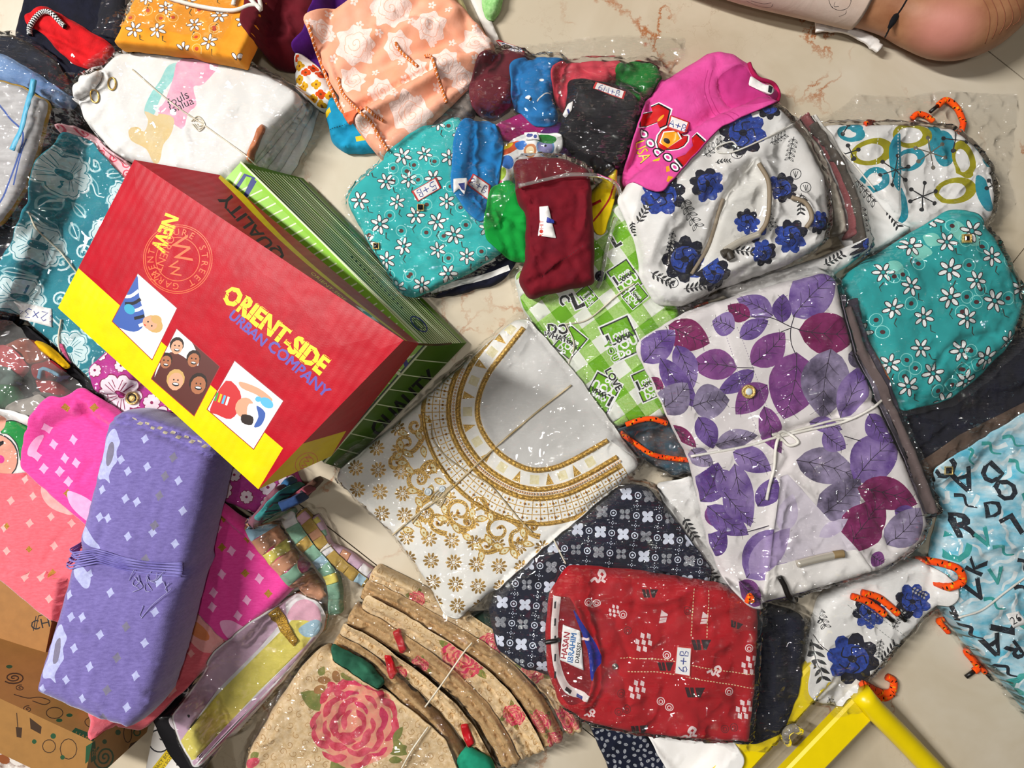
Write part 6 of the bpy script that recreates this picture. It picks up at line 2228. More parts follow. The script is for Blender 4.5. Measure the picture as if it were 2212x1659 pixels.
t = thing('nightdress_packet', 'white packet of blue rose nightdress with paper slip and size tag', 'packet', 1600, 450)
nol = [(1340, 425), (1375, 375), (1420, 340), (1520, 270), (1650, 214), (1692, 226), (1745, 290), (1790, 380), (1800, 470), (1790, 520), (1720, 560), (1560, 618), (1480, 655), (1425, 652), (1392, 600), (1384, 530), (1360, 470)]
pt = []
pt += bluerose(1604, 288, 46, 10) + bluerose(1432, 420, 44, 30, .3) + bluerose(1525, 400, 34, 60, .4) + bluerose(1690, 405, 30, 0, .6) + bluerose(1480, 560, 46, 0, .8) + bluerose(1540, 590, 34, 50, .8) + bluerose(1620, 490, 34, 20, .5) + bluerose(1710, 510, 34, 70, .3) + bluerose(1660, 232, 26, 40, .9) + bluerose(1650, 545, 26, 10, .4) + bluerose(1770, 480, 22, 30, .4)
for (x, y, s, r, f) in ((1490, 460, 34, 60, False), (1540, 320, 26, -40, False), (1660, 470, 24, 60, False), (1450, 520, 20, 100, False), (1730, 440, 22, 90, True), (1390, 460, 24, -60, True), (1600, 540, 26, 10, True), (1560, 350, 14, 0, True), (1710, 320, 24, 100, False), (1430, 600, 26, 30, True), (1680, 300, 20, -30, False), (1500, 620, 24, -10, True), (1370, 490, 14, 80, True)):
    pt += leafspray(x, y, s, r, f)
for (x, y) in ((1740, 405), (1720, 375), (1455, 610), (1590, 335)):
    pt += [(ring(x, y, 11, 1.6), P_bk)] + [(stroke([(x, y + 8), (x + dx, y - 6)], 1.4), P_bk) for dx in (-5, 0, 5)]
slip = cloth('paper_slip', 'E6E4DE', 'D8D4CC', rough=.6, vscale=8)
pt += [(spl([(1500, 590), (1530, 540), (1560, 440), (1628, 345), (1648, 360), (1660, 420), (1652, 470), (1640, 505), (1560, 550)], 4, True), slip)]
pt += bluerose(1615, 478, 26, 0, .3) + [(ell(1500, 575, 24, 14, -50), B2), (ell(1512, 560, 16, 10, -50), B1)]
sheet('cloth_fold', nol, .075, C_offwhite, t, paint=pt, r=.02, wr=((.005, .07), (.002, .025)), seed=61, q=45, cre=(12, .003, 7),
      folds=(([(1490, 600), (1530, 530), (1560, 440), (1628, 345)], -.012, 8), ([(1630, 345), (1660, 400), (1662, 450), (1645, 505)], .012, 7), ([(1705, 420), (1740, 440), (1755, 480)], .010, 6), ([(1400, 560), (1440, 470), (1540, 380), (1640, 330)], .010, 14), ([(1560, 618), (1650, 560), (1780, 500)], -.010, 10), ([(1470, 620), (1580, 580), (1700, 530)], .006, 10)))
P = path_on([(1566, 542), (1600, 522), (1640, 506)], .004, .001)
tube('size_tag', P, .0055, plain('silver_tag', 'D8D0C0', .25, .5), t, 8)
tube('tag_end', path_on([(1560, 550), (1572, 545), (1580, 560)], .005, .002), .0065, plain('tag_dark', '3A342C', .5), t, 8)
M_slipedge = plain('slip_edge', '8A7A64', .6)
tube('slip_edge', path_on([(1640, 352), (1660, 390), (1664, 440), (1656, 480), (1640, 505)], .002, .002), .0035, M_slipedge, t, 7)
tube('slip_edge', path_on([(1494, 592), (1530, 530), (1552, 460), (1562, 430)], .002, .001), .003, M_slipedge, t, 7)
tube('slip_edge', path_on([(1712, 424), (1742, 436), (1756, 468), (1742, 492)], .002, .002), .0035, M_slipedge, t, 7)
string(t, [(1730, 250), (1716, 266), (1650, 300), (1590, 326), (1556, 330), (1548, 318), (1580, 306), (1592, 316)], .0013, thick)
string(t, [(1716, 266), (1760, 280), (1830, 340), (1890, 410)], .0013, thick)
for k, (c_, w_) in enumerate((('C8C0B0', 10), ('8A4A4C', 9), ('E0DCD4', 10), ('504840', 8))):
    g_ = sheet('folded_layer', stroke(spl([(1716 + k * 13, 250 + k * 6), (1772 + k * 13, 330 + k * 8), (1812 + k * 12, 430 + k * 6), (1826 + k * 12, 500 + k * 14)], 5), w_ + 5), .045 - k * .008, cloth('layer' + c_, c_), t, r=.006, cr=4, wr=((.003, .02, 60, 4),), seed=k, q=20)
sheet('folded_layer', [(1560, 628), (1650, 598), (1780, 555), (1862, 520), (1874, 546), (1800, 598), (1690, 622), (1600, 645)], .03, C_offwhite, t, paint=leafspray(1800, 560, 24, -30, True) + bluerose(1845, 540, 16, 0, .3), r=.01, cr=8, wr=((.003, .03, -20, 3),), seed=8, q=20)
film(t, [(1362, 480), (1384, 400), (1430, 335), (1530, 262), (1650, 208), (1700, 218), (1765, 290), (1840, 400), (1880, 530), (1860, 570), (1720, 600), (1560, 640), (1480, 670), (1415, 668), (1380, 610)], seed=161, crumple=.0025)

t = thing('tshirt', 'pink t-shirt with red and gold lettering print lying over the nightdress packet', 't-shirt', 1520, 240)
C_pt = cloth('pink_jersey', 'E054A0', 'D2448E', vscale=25, wrk=.25, wsc=50)
col = [(1352, 370), (1380, 270), (1400, 215), (1440, 160), (1520, 110), (1555, 90), (1590, 96), (1640, 128), (1660, 160), (1695, 180), (1698, 205), (1680, 222), (1640, 245), (1596, 262), (1540, 290), (1510, 322), (1475, 362), (1440, 400), (1420, 426), (1395, 418), (1356, 392)]
Rl, Gl, Yl, Bk2 = plain('red_transfer', 'C81418', .4), plain('gold_transfer', 'E8A020', .4), plain('yellow_transfer', 'D8CC18', .4), plain('black_transfer', '1A1214', .4)
Wl = plain('white_transfer', 'F4EEF0', .5)
pt = [(d_, plain('pink_stitch', 'B82C78', .8)) for d_ in [stroke(spl([(1530, 150), (1522, 190), (1536, 232), (1560, 258), (1572, 276)], 4), 2), stroke(spl([(1540, 150), (1532, 190), (1546, 230), (1568, 252), (1584, 270)], 4), 2)]]
pt += [(spl([(1552, 172), (1575, 150), (1610, 140), (1640, 190), (1676, 218), (1630, 240), (1590, 232), (1566, 215)], 4, True), cloth('pink_inside', 'C83C88', 'B83078', vscale=25))]
def letter(poly, w=1.12):
    p_ = np.array(poly, float)
    c_ = p_.mean(0)
    return [(c_ + (p_ - c_) * (w + .1), Wl), (c_ + (p_ - c_) * w, Bk2), (p_, Rl)]
pt += letter([(1382, 252), (1412, 238), (1410, 226), (1424, 222), (1446, 238), (1438, 270), (1424, 276), (1420, 262), (1400, 268), (1384, 274)]) + [(ell(1428, 254, 10, 3, -45), Gl)]
pt += [(ell(1448, 306, 33, 33), Wl), (ell(1448, 306, 30, 31), Bk2), (ell(1448, 306, 28, 29), Rl), (quadpoly((1432, 286), (1462, 282), (1466, 310), (1438, 326), (1424, 308)), Wl), (quadpoly((1434, 288), (1460, 285), (1463, 309), (1438, 323), (1427, 307)), Gl), (ell(1440, 305, 8, 5, 30), Bk2)]
pt += letter([(1494, 304), (1512, 324), (1466, 372), (1452, 354), (1470, 348), (1486, 330), (1484, 314)])
for k in range(6):
    x, y = 1392 + k * 14, 286 + k * 22
    pt += [(ell(x, y, 12, 9, 50), Bk2), (ell(x, y, 9, 6, 50), Wl), (ell(x, y, 5, 3, 50), C_pt)]
pt += [(text('USA', 1388, 324, 34, 72, .03, .8), Bk2), (text('USA', 1388, 324, 32, 72, .0, .8), Yl), (quadpoly((1410, 346), (1420, 350), (1416, 358), (1408, 354)), Yl), (quadpoly((1430, 372), (1436, 370), (1438, 382), (1430, 384)), Gl), (quadpoly((1434, 392), (1448, 396), (1442, 410), (1430, 404)), Gl)]
sheet('cloth_fold', col, .05, C_pt, t, paint=pt, r=.02, wr=((.004, .06), (.002, .02)), seed=71, q=55, cre=(10, .003, 8),
      folds=(([(1552, 172), (1568, 215), (1592, 235), (1596, 262)], -.006, 4), ([(1600, 136), (1560, 150), (1550, 175)], .005, 7), ([(1380, 350), (1400, 385), (1430, 400)], -.005, 5), ([(1360, 370), (1385, 395), (1410, 410)], .004, 5)), sag=.015)
sticker(t, [(1448, 248), (1490, 264), (1478, 294), (1440, 276)], border=redborder, ink=hand('A+B', 1464, 272, 15, 20, 2))
sheet('neck_label', [(1620, 164), (1632, 172), (1664, 186), (1674, 196), (1664, 206), (1650, 200), (1618, 184)], .003, C_white, t, r=.001, cr=4, wr=((.001, .02),), paint=[(quadpoly((1659, 186), (1668, 190), (1666, 202), (1658, 200)), P_dark)])
tube('neck_seam', resample(path_on([(1618, 136), (1626, 156), (1640, 170), (1672, 180), (1684, 200), (1680, 218)], .002), .004, False), .0032, cloth('magenta_seam', 'C01C58', 'A01448', weave=900, wstr=.8), t, 7)

# ------------------------------------------------------------------ right side packets
t = thing('dark_packet', 'packet of navy and brown cloth below the turquoise packet, right edge', 'packet', 2080, 900)
dol = [(1890, 880), (1960, 840), (2130, 760), (2280, 690), (2280, 880), (2110, 985), (2015, 1040), (1985, 1010)]
C_tb = cloth('taupe_cloth', '6A5548', '483A30')
sheet('cloth_fold', dol, .045, C_navy, t, paint=[(np.array([(1985, 1000), (2070, 940), (2290, 830), (2290, 900), (2100, 1010), (2010, 1060)]), C_tb)], r=.012, wr=((.005, .04, 25, 3),), seed=9)
film(t, [(1880, 880), (1960, 830), (2130, 750), (2290, 680), (2290, 890), (2120, 1000), (2010, 1060), (1970, 1010)], seed=171, crumple=.004, ang=25, st=3)

t = thing('daisy_packet', 'turquoise packet with white daisies, right edge below the ring packet', 'packet', 2030, 660)
yol = [(1832, 625), (1868, 575), (1990, 495), (2062, 450), (2118, 460), (2165, 520), (2206, 600), (2222, 650), (2200, 725), (2130, 802), (2050, 862), (1955, 886), (1892, 842), (1882, 762)]
C_tq2 = cloth('turquoise_deep', '2CA8A8', '209898', vscale=14)
pt = daisy_field(yol, 58, 24, P_white, P_dark, plain('maroon_dot', '4A161C', .8), R_tq, 31, P_stem, .24)
for (x, y, s) in ((1985, 545, 24), (2010, 520, 20), (2066, 500, 22), (2100, 520, 18), (1930, 580, 20)):
    pt.insert(0, (spl(xf([(1, 0), (.5, .5), (0, .8), (-.6, .5), (-1, 0), (-.5, -.6), (.2, -.7)], x, y, s, x % 90), 3, True), plain('pale_aqua_patch', '7CCFC0', .8)))
sheet('cloth_fold', yol, .06, C_tq2, t, paint=pt, r=.018, wr=((.005, .06), (.002, .02)), seed=81, q=60, bulge=.012, folds=(([(2010, 800), (2060, 740), (2150, 720)], -.007, 6), ([(2040, 830), (2080, 790), (2120, 770)], -.006, 5), ([(2170, 520), (2190, 600), (2200, 660)], -.006, 6)))
disc(t, 2086, 516, .0095, gold, .005, 'stud', gold, dkgem, True)
disc(t, 1846, 632, .0085, gold, .005, 'stud', gold, dkgem, True)
sheet('card_edge', [(1882, 760), (1896, 790), (1912, 822), (1900, 826), (1880, 790)], .002, plain('orange_card', 'C86A30', .6), t, r=.0005, cr=2, wr=(), cre=None)
film(t, [(1820, 630), (1860, 562), (1985, 480), (2062, 436), (2130, 446), (2185, 520), (2280, 640), (2215, 740), (2140, 815), (2055, 876), (1950, 900), (1880, 850), (1868, 762)], seed=181, crumple=.002)

t = thing('lettering_packet', 'aqua packet with black brush lettering and a 26 label, right edge', 'packet', 2130, 1200)
C_aq = cloth('aqua_brush', '5CC0DC', 'CFE8F0', vscale=22, stretch=(1, 2.2, 1))
K_l = cloth('brush_black', '1C2430', '141A24', vscale=90)
K_t = cloth('brush_teal', '2A9A98', '48B0A8', vscale=60)
aol = [(2020, 1015), (2062, 988), (2150, 935), (2290, 850), (2290, 1600), (2200, 1490), (2130, 1420), (2066, 1335), (2040, 1260), (2052, 1180), (2070, 1120), (2040, 1060)]
pt = []
r_ = random.Random(12)
for i, (x, y) in enumerate(scatter(aol, 46, 14, 10)):
    rot = 60 + r_.uniform(-30, 30)
    ch = 'AHDOEVLKRC'[i % 10]
    z_ = r_.uniform(50, 84)
    if i % 3 == 2:
        pt.append((stroke(spl(xf([(-1, .3), (-.4, -.3), (.3, .1), (1, -.4)], x, y, 24, rot), 4), 9, 3), K_t if i % 2 else K_l))
    else:
        pt += tp(ch, x, y, z_, K_t if i % 4 == 1 else K_l, rot - 90 + (180 if i % 4 == 0 else 0) + r_.uniform(-25, 25), z_ * .07)
for (x, y) in scatter(aol, 40, 44, 10):
    a = r_.uniform(0, 360)
    pt.insert(0, (stroke(spl(xf([(-1, .1), (-.2, -.15), (.4, .1), (1, -.1)], x, y, 26, a), 4), 10, 4), cloth('brush_white', 'E8F2F4', 'CFE4EA', vscale=60)))
sheet('cloth_fold', aol, .055, C_aq, t, paint=pt, r=.016, wr=((.005, .05, 35, 3), (.002, .02)), seed=91, q=50,
      steps=(([(2050, 1190), (2120, 1090), (2230, 990)], -.008, 5),), folds=(([(2110, 1120), (2160, 1130), (2240, 1150)], -.005, 5), ([(2090, 1150), (2150, 1170), (2230, 1190)], .005, 6), ([(2130, 1080), (2180, 1090), (2240, 1110)], .004, 5), ([(2080, 1310), (2140, 1340), (2240, 1380)], -.004, 6), ([(2110, 1370), (2160, 1410), (2230, 1460)], .004, 6)))
sticker(t, [(2172, 1326), (2200, 1320), (2216, 1346), (2188, 1356)], ink=text('26', 2194, 1338, 24, -30, .02), inkmat=M_black)
disc(t, 2047, 1016, .009, gold, .004, 'stud', dkgem, dkgem, True)
string(t, [(2070, 1334), (2120, 1318), (2170, 1280), (2230, 1236)], .0016, thick)
lace_cord(t, [(2030, 1256), (2010, 1258), (2016, 1232), (2044, 1220), (2072, 1232), (2078, 1256), (2050, 1268), (2022, 1262)], .0062, tips=False, lift=.004)
lace_cord(t, [(2136, 1428), (2124, 1436), (2104, 1450)], .0055)
lace_cord(t, [(2136, 1430), (2138, 1440), (2134, 1456)], .0045)
lace_cord(t, [(2084, 1362), (2070, 1364), (2052, 1368)], .0045, tips=False)
film(t, [(2010, 1020), (2055, 975), (2290, 835), (2290, 1625), (2195, 1510), (2120, 1432), (2050, 1340), (2028, 1270), (2040, 1180), (2058, 1120), (2020, 1065)], seed=191, crumple=.0018)

t = thing('cord_packet', 'dark packet with orange cord between gingham and purple leaf packets', 'packet', 1420, 960)
sheet('cloth_fold', [(1325, 930), (1400, 902), (1505, 930), (1520, 1015), (1460, 1030), (1380, 985)], .03, cloth('petrol_cloth', '28586C', '5A4A44', vscale=40), t, wr=((.005, .03),), seed=4, r=.01)
lace_cord(t, [(1352, 918), (1380, 908), (1410, 905), (1440, 915)], .0042, tips=False)
lace_cord(t, [(1340, 934), (1372, 958), (1410, 982), (1450, 990), (1490, 994)], .0042, tips=False)
film(t, [(1315, 930), (1400, 892), (1515, 920), (1530, 1025), (1450, 1045), (1370, 995)], seed=201, crumple=.003)
t = thing('leaf_packet', 'white packet with black leaf drawings under the purple leaf packet', 'packet', 1500, 1150)
sheet('cloth_fold', [(1425, 1050), (1500, 1030), (1590, 1180), (1600, 1275), (1545, 1268), (1490, 1210)], .035, C_offwhite, t, paint=leafspray(1530, 1230, 26, 50, True) + leafspray(1490, 1140, 26, 60, True) + leafspray(1560, 1180, 24, 70, False), seed=6, r=.012)
film(t, [(1415, 1045), (1505, 1015), (1600, 1175), (1612, 1290), (1540, 1280), (1475, 1215)], seed=202, crumple=.003)

t = thing('rose_packet', 'white packet with a blue rose and orange cords, above the yellow stool', 'packet', 1880, 1390)
bol = [(1742, 1492), (1750, 1420), (1790, 1300), (1850, 1256), (2000, 1215), (2055, 1260), (2052, 1290), (2010, 1330), (1900, 1452), (1806, 1530), (1772, 1526)]
pt = bluerose(1842, 1424, 52, 12, .55) + bluerose(1878, 1322, 34, 40, .5) + bluerose(1972, 1300, 36, 20, .3) + [(stroke(spl([(1760, 1366), (1772, 1392), (1800, 1414)], 4), 1.6), P_bk)]
for (x, y, s, r, f) in ((1766, 1424, 40, 80, True), (1918, 1410, 26, -50, True), (1776, 1330, 26, 70, False), (1940, 1340, 22, -60, False), (1985, 1280, 18, 30, False), (1800, 1524, 20, 60, False), (1900, 1400, 20, 100, False)):
    pt += leafspray(x, y, s, r, f)
pt += [(d_, plain('grey_stitch', '9A9C98', .8)) for d_ in dashes([(1830, 1306), (1960, 1408)], 1.5, 5, 3) + dashes([(1850, 1296), (1985, 1396)], 1.5, 5, 3)]
sheet('cloth_fold', bol, .04, C_white, t, paint=pt, r=.014, wr=((.003, .05),), seed=95, q=55, tilt=(0, 0))
lace_cord(t, [(1840, 1288), (1870, 1298), (1892, 1312), (1912, 1328)], .0055)
lace_cord(t, [(1862, 1280), (1896, 1290), (1920, 1308), (1940, 1326)], .0055)
lace_cord(t, [(1864, 1478), (1900, 1496), (1926, 1494), (1930, 1472), (1916, 1462)], .006, tips=False)
lace_cord(t, [(1860, 1484), (1884, 1500), (1910, 1508), (1930, 1496)], .0055, tips=False)
film(t, [(1730, 1500), (1740, 1400), (1780, 1285), (1850, 1240), (2010, 1200), (2070, 1262), (2060, 1310), (2020, 1350), (1920, 1470), (1880, 1530), (1790, 1545), (1765, 1540)], seed=211, crumple=.003)

# ------------------------------------------------------------------ navy lace, navy print packet, red shorts, kurta packet
t = thing('lace_border', 'navy lace border with silver sequins, bottom edge below the red packet', 'lace', 1360, 1620)
C_lc = glitter('navy_sequin', '5A6480', '10121E', 800, .3)
C_nv = cloth('navy_cotton', '141A30', '0E1222', vscale=20)
lol = [(1262, 1540), (1320, 1540), (1400, 1600), (1450, 1650), (1470, 1740), (1340, 1740), (1310, 1650)]
sil = glitter('silver_sequin', 'D8DCE4', '3A3E4C', 1200, .2)
sheet('cloth_fold', lol, .02, C_nv, t, paint=[(ell(x, y, 5, 3.5, i * 50, 7), sil) for i, (x, y) in enumerate(scatter(lol, 11, 3))], r=.006, seed=2, wr=((.003, .03),))
t = thing('folded_cloth', 'plain white cloth under the red packet, bottom edge', 'cloth', 1480, 1620)
sheet('cloth_fold', [(1385, 1560), (1570, 1580), (1596, 1620), (1540, 1740), (1470, 1740), (1440, 1660)], .022, C_white, t, r=.01, wr=((.003, .05),), seed=3, q=30, eps=.008, dsm=4)

t = thing('print_packet', 'navy packet with white clover print and silver sparkle, under the red packet', 'packet', 1250, 1250)
nol = [(1056, 1322), (1086, 1262), (1200, 1165), (1340, 1060), (1400, 1055), (1440, 1100), (1535, 1225), (1540, 1290), (1300, 1420), (1210, 1470), (1130, 1442), (1076, 1402)]
pt = []
ax_ = np.array([49., 5.]); bx_ = np.array([-4., 43.])
P_nw = plain('clover_white', 'D4DAEA', .8)
for i in range(-8, 12):
    for j in range(-8, 10):
        p = np.array([1240., 1230.]) + ax_ * i + bx_ * j
        if sdf(p[None], np.array(nol, float))[0] < -12:
            continue
        if (i + j) % 2 == 0 or j % 2 == 0:
            m_ = sil if (i + 2 * j) % 4 == 3 else P_nw
            for a in (45, 135, 225, 315):
                pt.append((ell(p[0] + 8 * math.cos(math.radians(a)), p[1] + 8 * math.sin(math.radians(a)), 7.5, 5.6, a, 9), m_))
        else:
            m_ = sil
            for a in (45, 135, 225, 315):
                pt.append((ell(p[0] + 8 * math.cos(math.radians(a)), p[1] + 8 * math.sin(math.radians(a)), 6, 5, a, 7), m_))
        q_ = p + ax_ / 2
        pt.append((ring(q_[0], q_[1], 6.5, 2, 12), P_nw))
        pt.append((ell(q_[0], q_[1], 2.6, 2.6, 0, 7), P_nw))
        for k in range(4):
            e_ = q_ + bx_ * .5 + ax_ * (k - 1.5) * .1
            pt.append((ell(e_[0], e_[1], 1.3, 1.3, 0, 5), P_nw))
            e_ = q_ + bx_ * (.28 + .14 * k)
            pt.append((ell(e_[0], e_[1], 1.3, 1.3, 0, 5), P_nw))
sheet('cloth_fold', nol, .05, C_nv, t, paint=pt, r=.016, wr=((.003, .06),), seed=101, q=40)
string(t, [(1196, 1165), (1208, 1190), (1222, 1218)], .0013)
film(t, [(1044, 1325), (1078, 1252), (1195, 1150), (1335, 1046), (1405, 1040), (1450, 1095), (1550, 1225), (1555, 1300), (1310, 1435), (1212, 1485), (1122, 1458), (1062, 1410)], seed=221, crumple=.0016)

t = thing('shorts_packet', 'red printed shorts packet with 6+B label and navy trousers, bottom', 'packet', 1450, 1420)
C_nt = cloth('navy_twill', '10142A', '0A0D1C', weave=700, wstr=.5)
sheet('navy_trousers', [(1600, 1330), (1680, 1322), (1746, 1342), (1742, 1400), (1722, 1500), (1692, 1580), (1640, 1606), (1590, 1600)], .05, C_nt, t, r=.014, wr=((.003, .04, 80, 3),), seed=4, q=40, folds=(([(1660, 1360), (1672, 1440), (1668, 1500)], .006, 8), ([(1700, 1340), (1700, 1440), (1690, 1540)], -.004, 6)))
rol = [(1188, 1300), (1202, 1268), (1222, 1240), (1236, 1228), (1400, 1244), (1560, 1270), (1636, 1300), (1642, 1340), (1634, 1480), (1622, 1606), (1520, 1602), (1380, 1588), (1262, 1562), (1212, 1528), (1188, 1460), (1182, 1380)]
C_rd = cloth('red_poplin', 'B80C1C', 'A60816', vscale=18, rough=.7)
RW, RB, RD = plain('red_white_print', 'F0D4D4', .8), plain('red_black_print', '2A0810', .8), plain('red_dark_print', '6A0810', .8)
pt = []
def wlogo(x, y, s, rot, m):
    return [(xf(p_, x, y, s, rot), m) for p_ in ([(-1, -.5), (-.6, -.5), (-.3, .5), (-.7, .5)], [(-.5, -.5), (-.15, -.5), (.05, .5), (-.3, .5)], [(0, -.5), (1, -.5), (.8, -.1), (.55, .5), (.25, .5)])]
def checks(x, y, s, rot, m):
    o = []
    for i in range(3):
        for j in range(3):
            if (i, j) in ((0, 0), (2, 2)):
                continue
            cx_, cy_ = (i - 1) * .62 + (j - 1) * .3, (j - 1) * .62 - (i - 1) * .1
            o.append((xf([(cx_ - .2, cy_ - .3), (cx_ + .2, cy_ - .2), (cx_ + .26, cy_ + .26), (cx_ - .14, cy_ + .2)], x, y, s, rot), m))
    return o
def target(x, y, m, s=8):
    return [(ring(x, y, s, 1.8, 14), m), (ring(x, y + 1, s * .5, 1.8, 10), m)]
def squig(x, y, s, rot, m):
    return [(stroke(spl(xf([(-1, .5), (-.5, .2), (-.2, .6), (.1, .1), (-.1, -.2), (.3, -.5), (.6, -.1), (.2, .3), (.6, .6)], x, y, s, rot), 4), s * .28), m)]
pt += squig(1296, 1246, 20, 0, RW) + squig(1490, 1582, 22, -15, RW) + squig(1546, 1448, 18, 15, RW) + squig(1276, 1540, 14, 0, RW)
pt += wlogo(1434, 1334, 15, -80, RW) + wlogo(1522, 1336, 14, -78, RW) + wlogo(1404, 1282, 18, 0, RB) + wlogo(1514, 1392, 22, 0, RB) + wlogo(1438, 1440, 18, 0, RB) + wlogo(1500, 1494, 22, 0, RB) + wlogo(1382, 1578, 20, 0, RB) + wlogo(1590, 1350, 14, 20, RB)
pt += checks(1390, 1388, 22, 15, RW) + checks(1376, 1490, 22, 15, RW) + checks(1620, 1438, 22, 10, RW) + checks(1608, 1534, 22, 10, RW) + checks(1326, 1320, 14, 20, RW)
for (x, y, m) in ((1271, 1300, RW), (1289, 1303, RW), (1346, 1328, RW), (1441, 1416, RW), (1428, 1516, RW), (1446, 1528, RW), (1575, 1494, RW), (1618, 1400, RW), (1336, 1536, RD), (1354, 1532, RD), (1567, 1576, RD), (1586, 1572, RD), (1486, 1320, RD), (1356, 1362, RD), (1342, 1498, RD)):
    pt += target(x, y, m)
st2 = plain('cream_stitch', 'E8D0A0', .8)
pt += [(d_, st2) for d_ in dashes(spl([(1340, 1422), (1440, 1426), (1540, 1446), (1636, 1460)], 4), 1.8, 4, 3) + dashes(spl([(1356, 1450), (1440, 1454), (1530, 1470), (1634, 1490)], 4), 1.8, 4, 3) + dashes([(1500, 1272), (1492, 1374)], 1.8, 4, 3) + dashes([(1532, 1276), (1526, 1380)], 1.8, 4, 3)]
tape = cloth('white_tape', 'E8DCD8', 'D8C8C4')
dkred = cloth('dark_red_inside', '8A0A18', '700812')
pt += [(spl([(1192, 1300), (1215, 1290), (1238, 1300), (1270, 1390), (1278, 1460), (1262, 1510), (1226, 1520), (1200, 1470), (1190, 1400)], 4, True), dkred),
       (stroke(spl([(1204, 1290), (1198, 1370), (1204, 1440), (1226, 1490), (1270, 1506)], 5), 16), tape),
       (spl([(1238, 1318), (1256, 1340), (1300, 1418), (1284, 1450), (1276, 1466), (1268, 1400)], 3, True), cloth('royal_blue', '1C2E9C', '14227C')),
       (quadpoly((1250, 1378), (1272, 1374), (1272, 1379), (1252, 1384)), RW)]
pt += [(stroke([(1200, 1300 + k * 38), (1199, 1316 + k * 38)], 4), M_black) for k in range(5)] + [(stroke([(1222, 1488), (1234, 1498)], 7), M_black), (stroke([(1246, 1504), (1258, 1508)], 6), M_blu)]
sheet('red_shorts', rol, .05, C_rd, t, paint=pt, r=.016, wr=((.004, .06), (.0015, .02)), seed=111, q=55, eps=.002,
      folds=(([(1240, 1300), (1270, 1380), (1280, 1470), (1262, 1515)], .010, 6), ([(1215, 1300), (1210, 1380), (1220, 1460), (1250, 1500)], -.008, 12), ([(1280, 1300), (1330, 1350), (1360, 1420)], -.005, 6), ([(1330, 1440), (1350, 1480), (1356, 1520)], -.005, 6), ([(1320, 1290), (1420, 1300), (1500, 1270)], .004, 8)))
sheet('brand_tag', [(1216, 1350), (1252, 1360), (1260, 1446), (1210, 1426)], .0006, plain('label_paper', 'F2EFEC', .7), t, q=50, cre=None, r=.0002, cr=1.5, wr=(), jitter=0, dsm=1, rings=1,
      paint=tp('HASAN', 1222, 1394, 18, plain('crimson_ink', 'A0142C', .6), -82, 1.2) + tp('IBRAHIM', 1236, 1398, 17, plain('blue_ink', '2C6CA8', .6), -82, 1.2) + tp('DRESSES', 1249, 1408, 12, M_black, -82, .8))
sticker(t, [(1462, 1394), (1494, 1396), (1490, 1462), (1456, 1458)], border=redborder, ink=hand('6+B', 1476, 1428, 18, -84))
disc(t, 1328, 1438, .005, plain('snap_metal', 'C8C0B8', .2, 1.0), .003, 'snap')
tube('zip_pull', path_on([(1178, 1388), (1200, 1384), (1208, 1382)], .003, .001), .0035, plain('black_tip', '15110F', .4), t, 7)
film(t, [(1168, 1320), (1185, 1262), (1230, 1212), (1400, 1222), (1560, 1250), (1660, 1290), (1770, 1330), (1775, 1420), (1750, 1500), (1730, 1600), (1700, 1630), (1600, 1618), (1500, 1620), (1370, 1602), (1250, 1580), (1196, 1536), (1172, 1460)], seed=231, crumple=.0022)
knot = []
for k in range(7):
    a = k * .9
    knot.append((1705 + 14 * math.cos(a) + k * 1.5, 1600 + 12 * math.sin(a) - k * 3))
tube('knotted_film', path_on(knot, .004, .004), .007, film_mat('clear_polythene_edge'), t, 8)
# ------------------------------------------------------------------ white kurta packet with gold embroidered neckline
t = thing('kurta_packet', 'white kurta packet with gold embroidered neckline, tied with jute string, centre', 'packet', 1050, 1010)
C_sat = cloth('white_satin', 'F3F1EB', 'E8E5DC', vscale=8, rough=.55)
C_card = cloth('neck_card', 'D2D0CC', 'C6C4C0', vscale=5, rough=.6, wstr=.05)
G_th = glitter('gold_thread', 'E8BE62', '94681C', 650, .3)
G_foil = glitter('gold_foil', 'BE9850', '866630', 300, .35)
G_pale = cloth('pale_gold_silk', 'EFE6C4', 'E2D6A4', vscale=200)
kol = [(1100, 700), (1122, 688), (1146, 694), (1250, 818), (1382, 1000), (1378, 1016), (1200, 1160), (1030, 1310), (990, 1338), (962, 1328), (900, 1232), (850, 1160), (724, 1040), (724, 1024), (850, 920)]
neck = spl([(1136, 712), (1098, 760), (1058, 814), (1038, 871), (1044, 922), (1081, 973), (1139, 1006), (1190, 1006), (1240, 986), (1310, 946)], 6)
Tn = np.gradient(neck, axis=0)
Tn /= np.linalg.norm(Tn, axis=1, keepdims=True)
Nn_ = np.stack([-Tn[:, 1], Tn[:, 0]], 1)
if ((neck[20] + Nn_[20] * 10 - np.array([1190, 850])) ** 2).sum() < ((neck[20] - np.array([1190, 850])) ** 2).sum():
    Nn_ = -Nn_
def offc(d):
    P = neck + Nn_ * d
    return P
def band(d0, d1):
    return np.vstack([offc(d0), offc(d1)[::-1]])
pt = []
card_poly = np.vstack([neck, [(1330, 960), (1400, 1010), (1250, 800), (1146, 680)]])
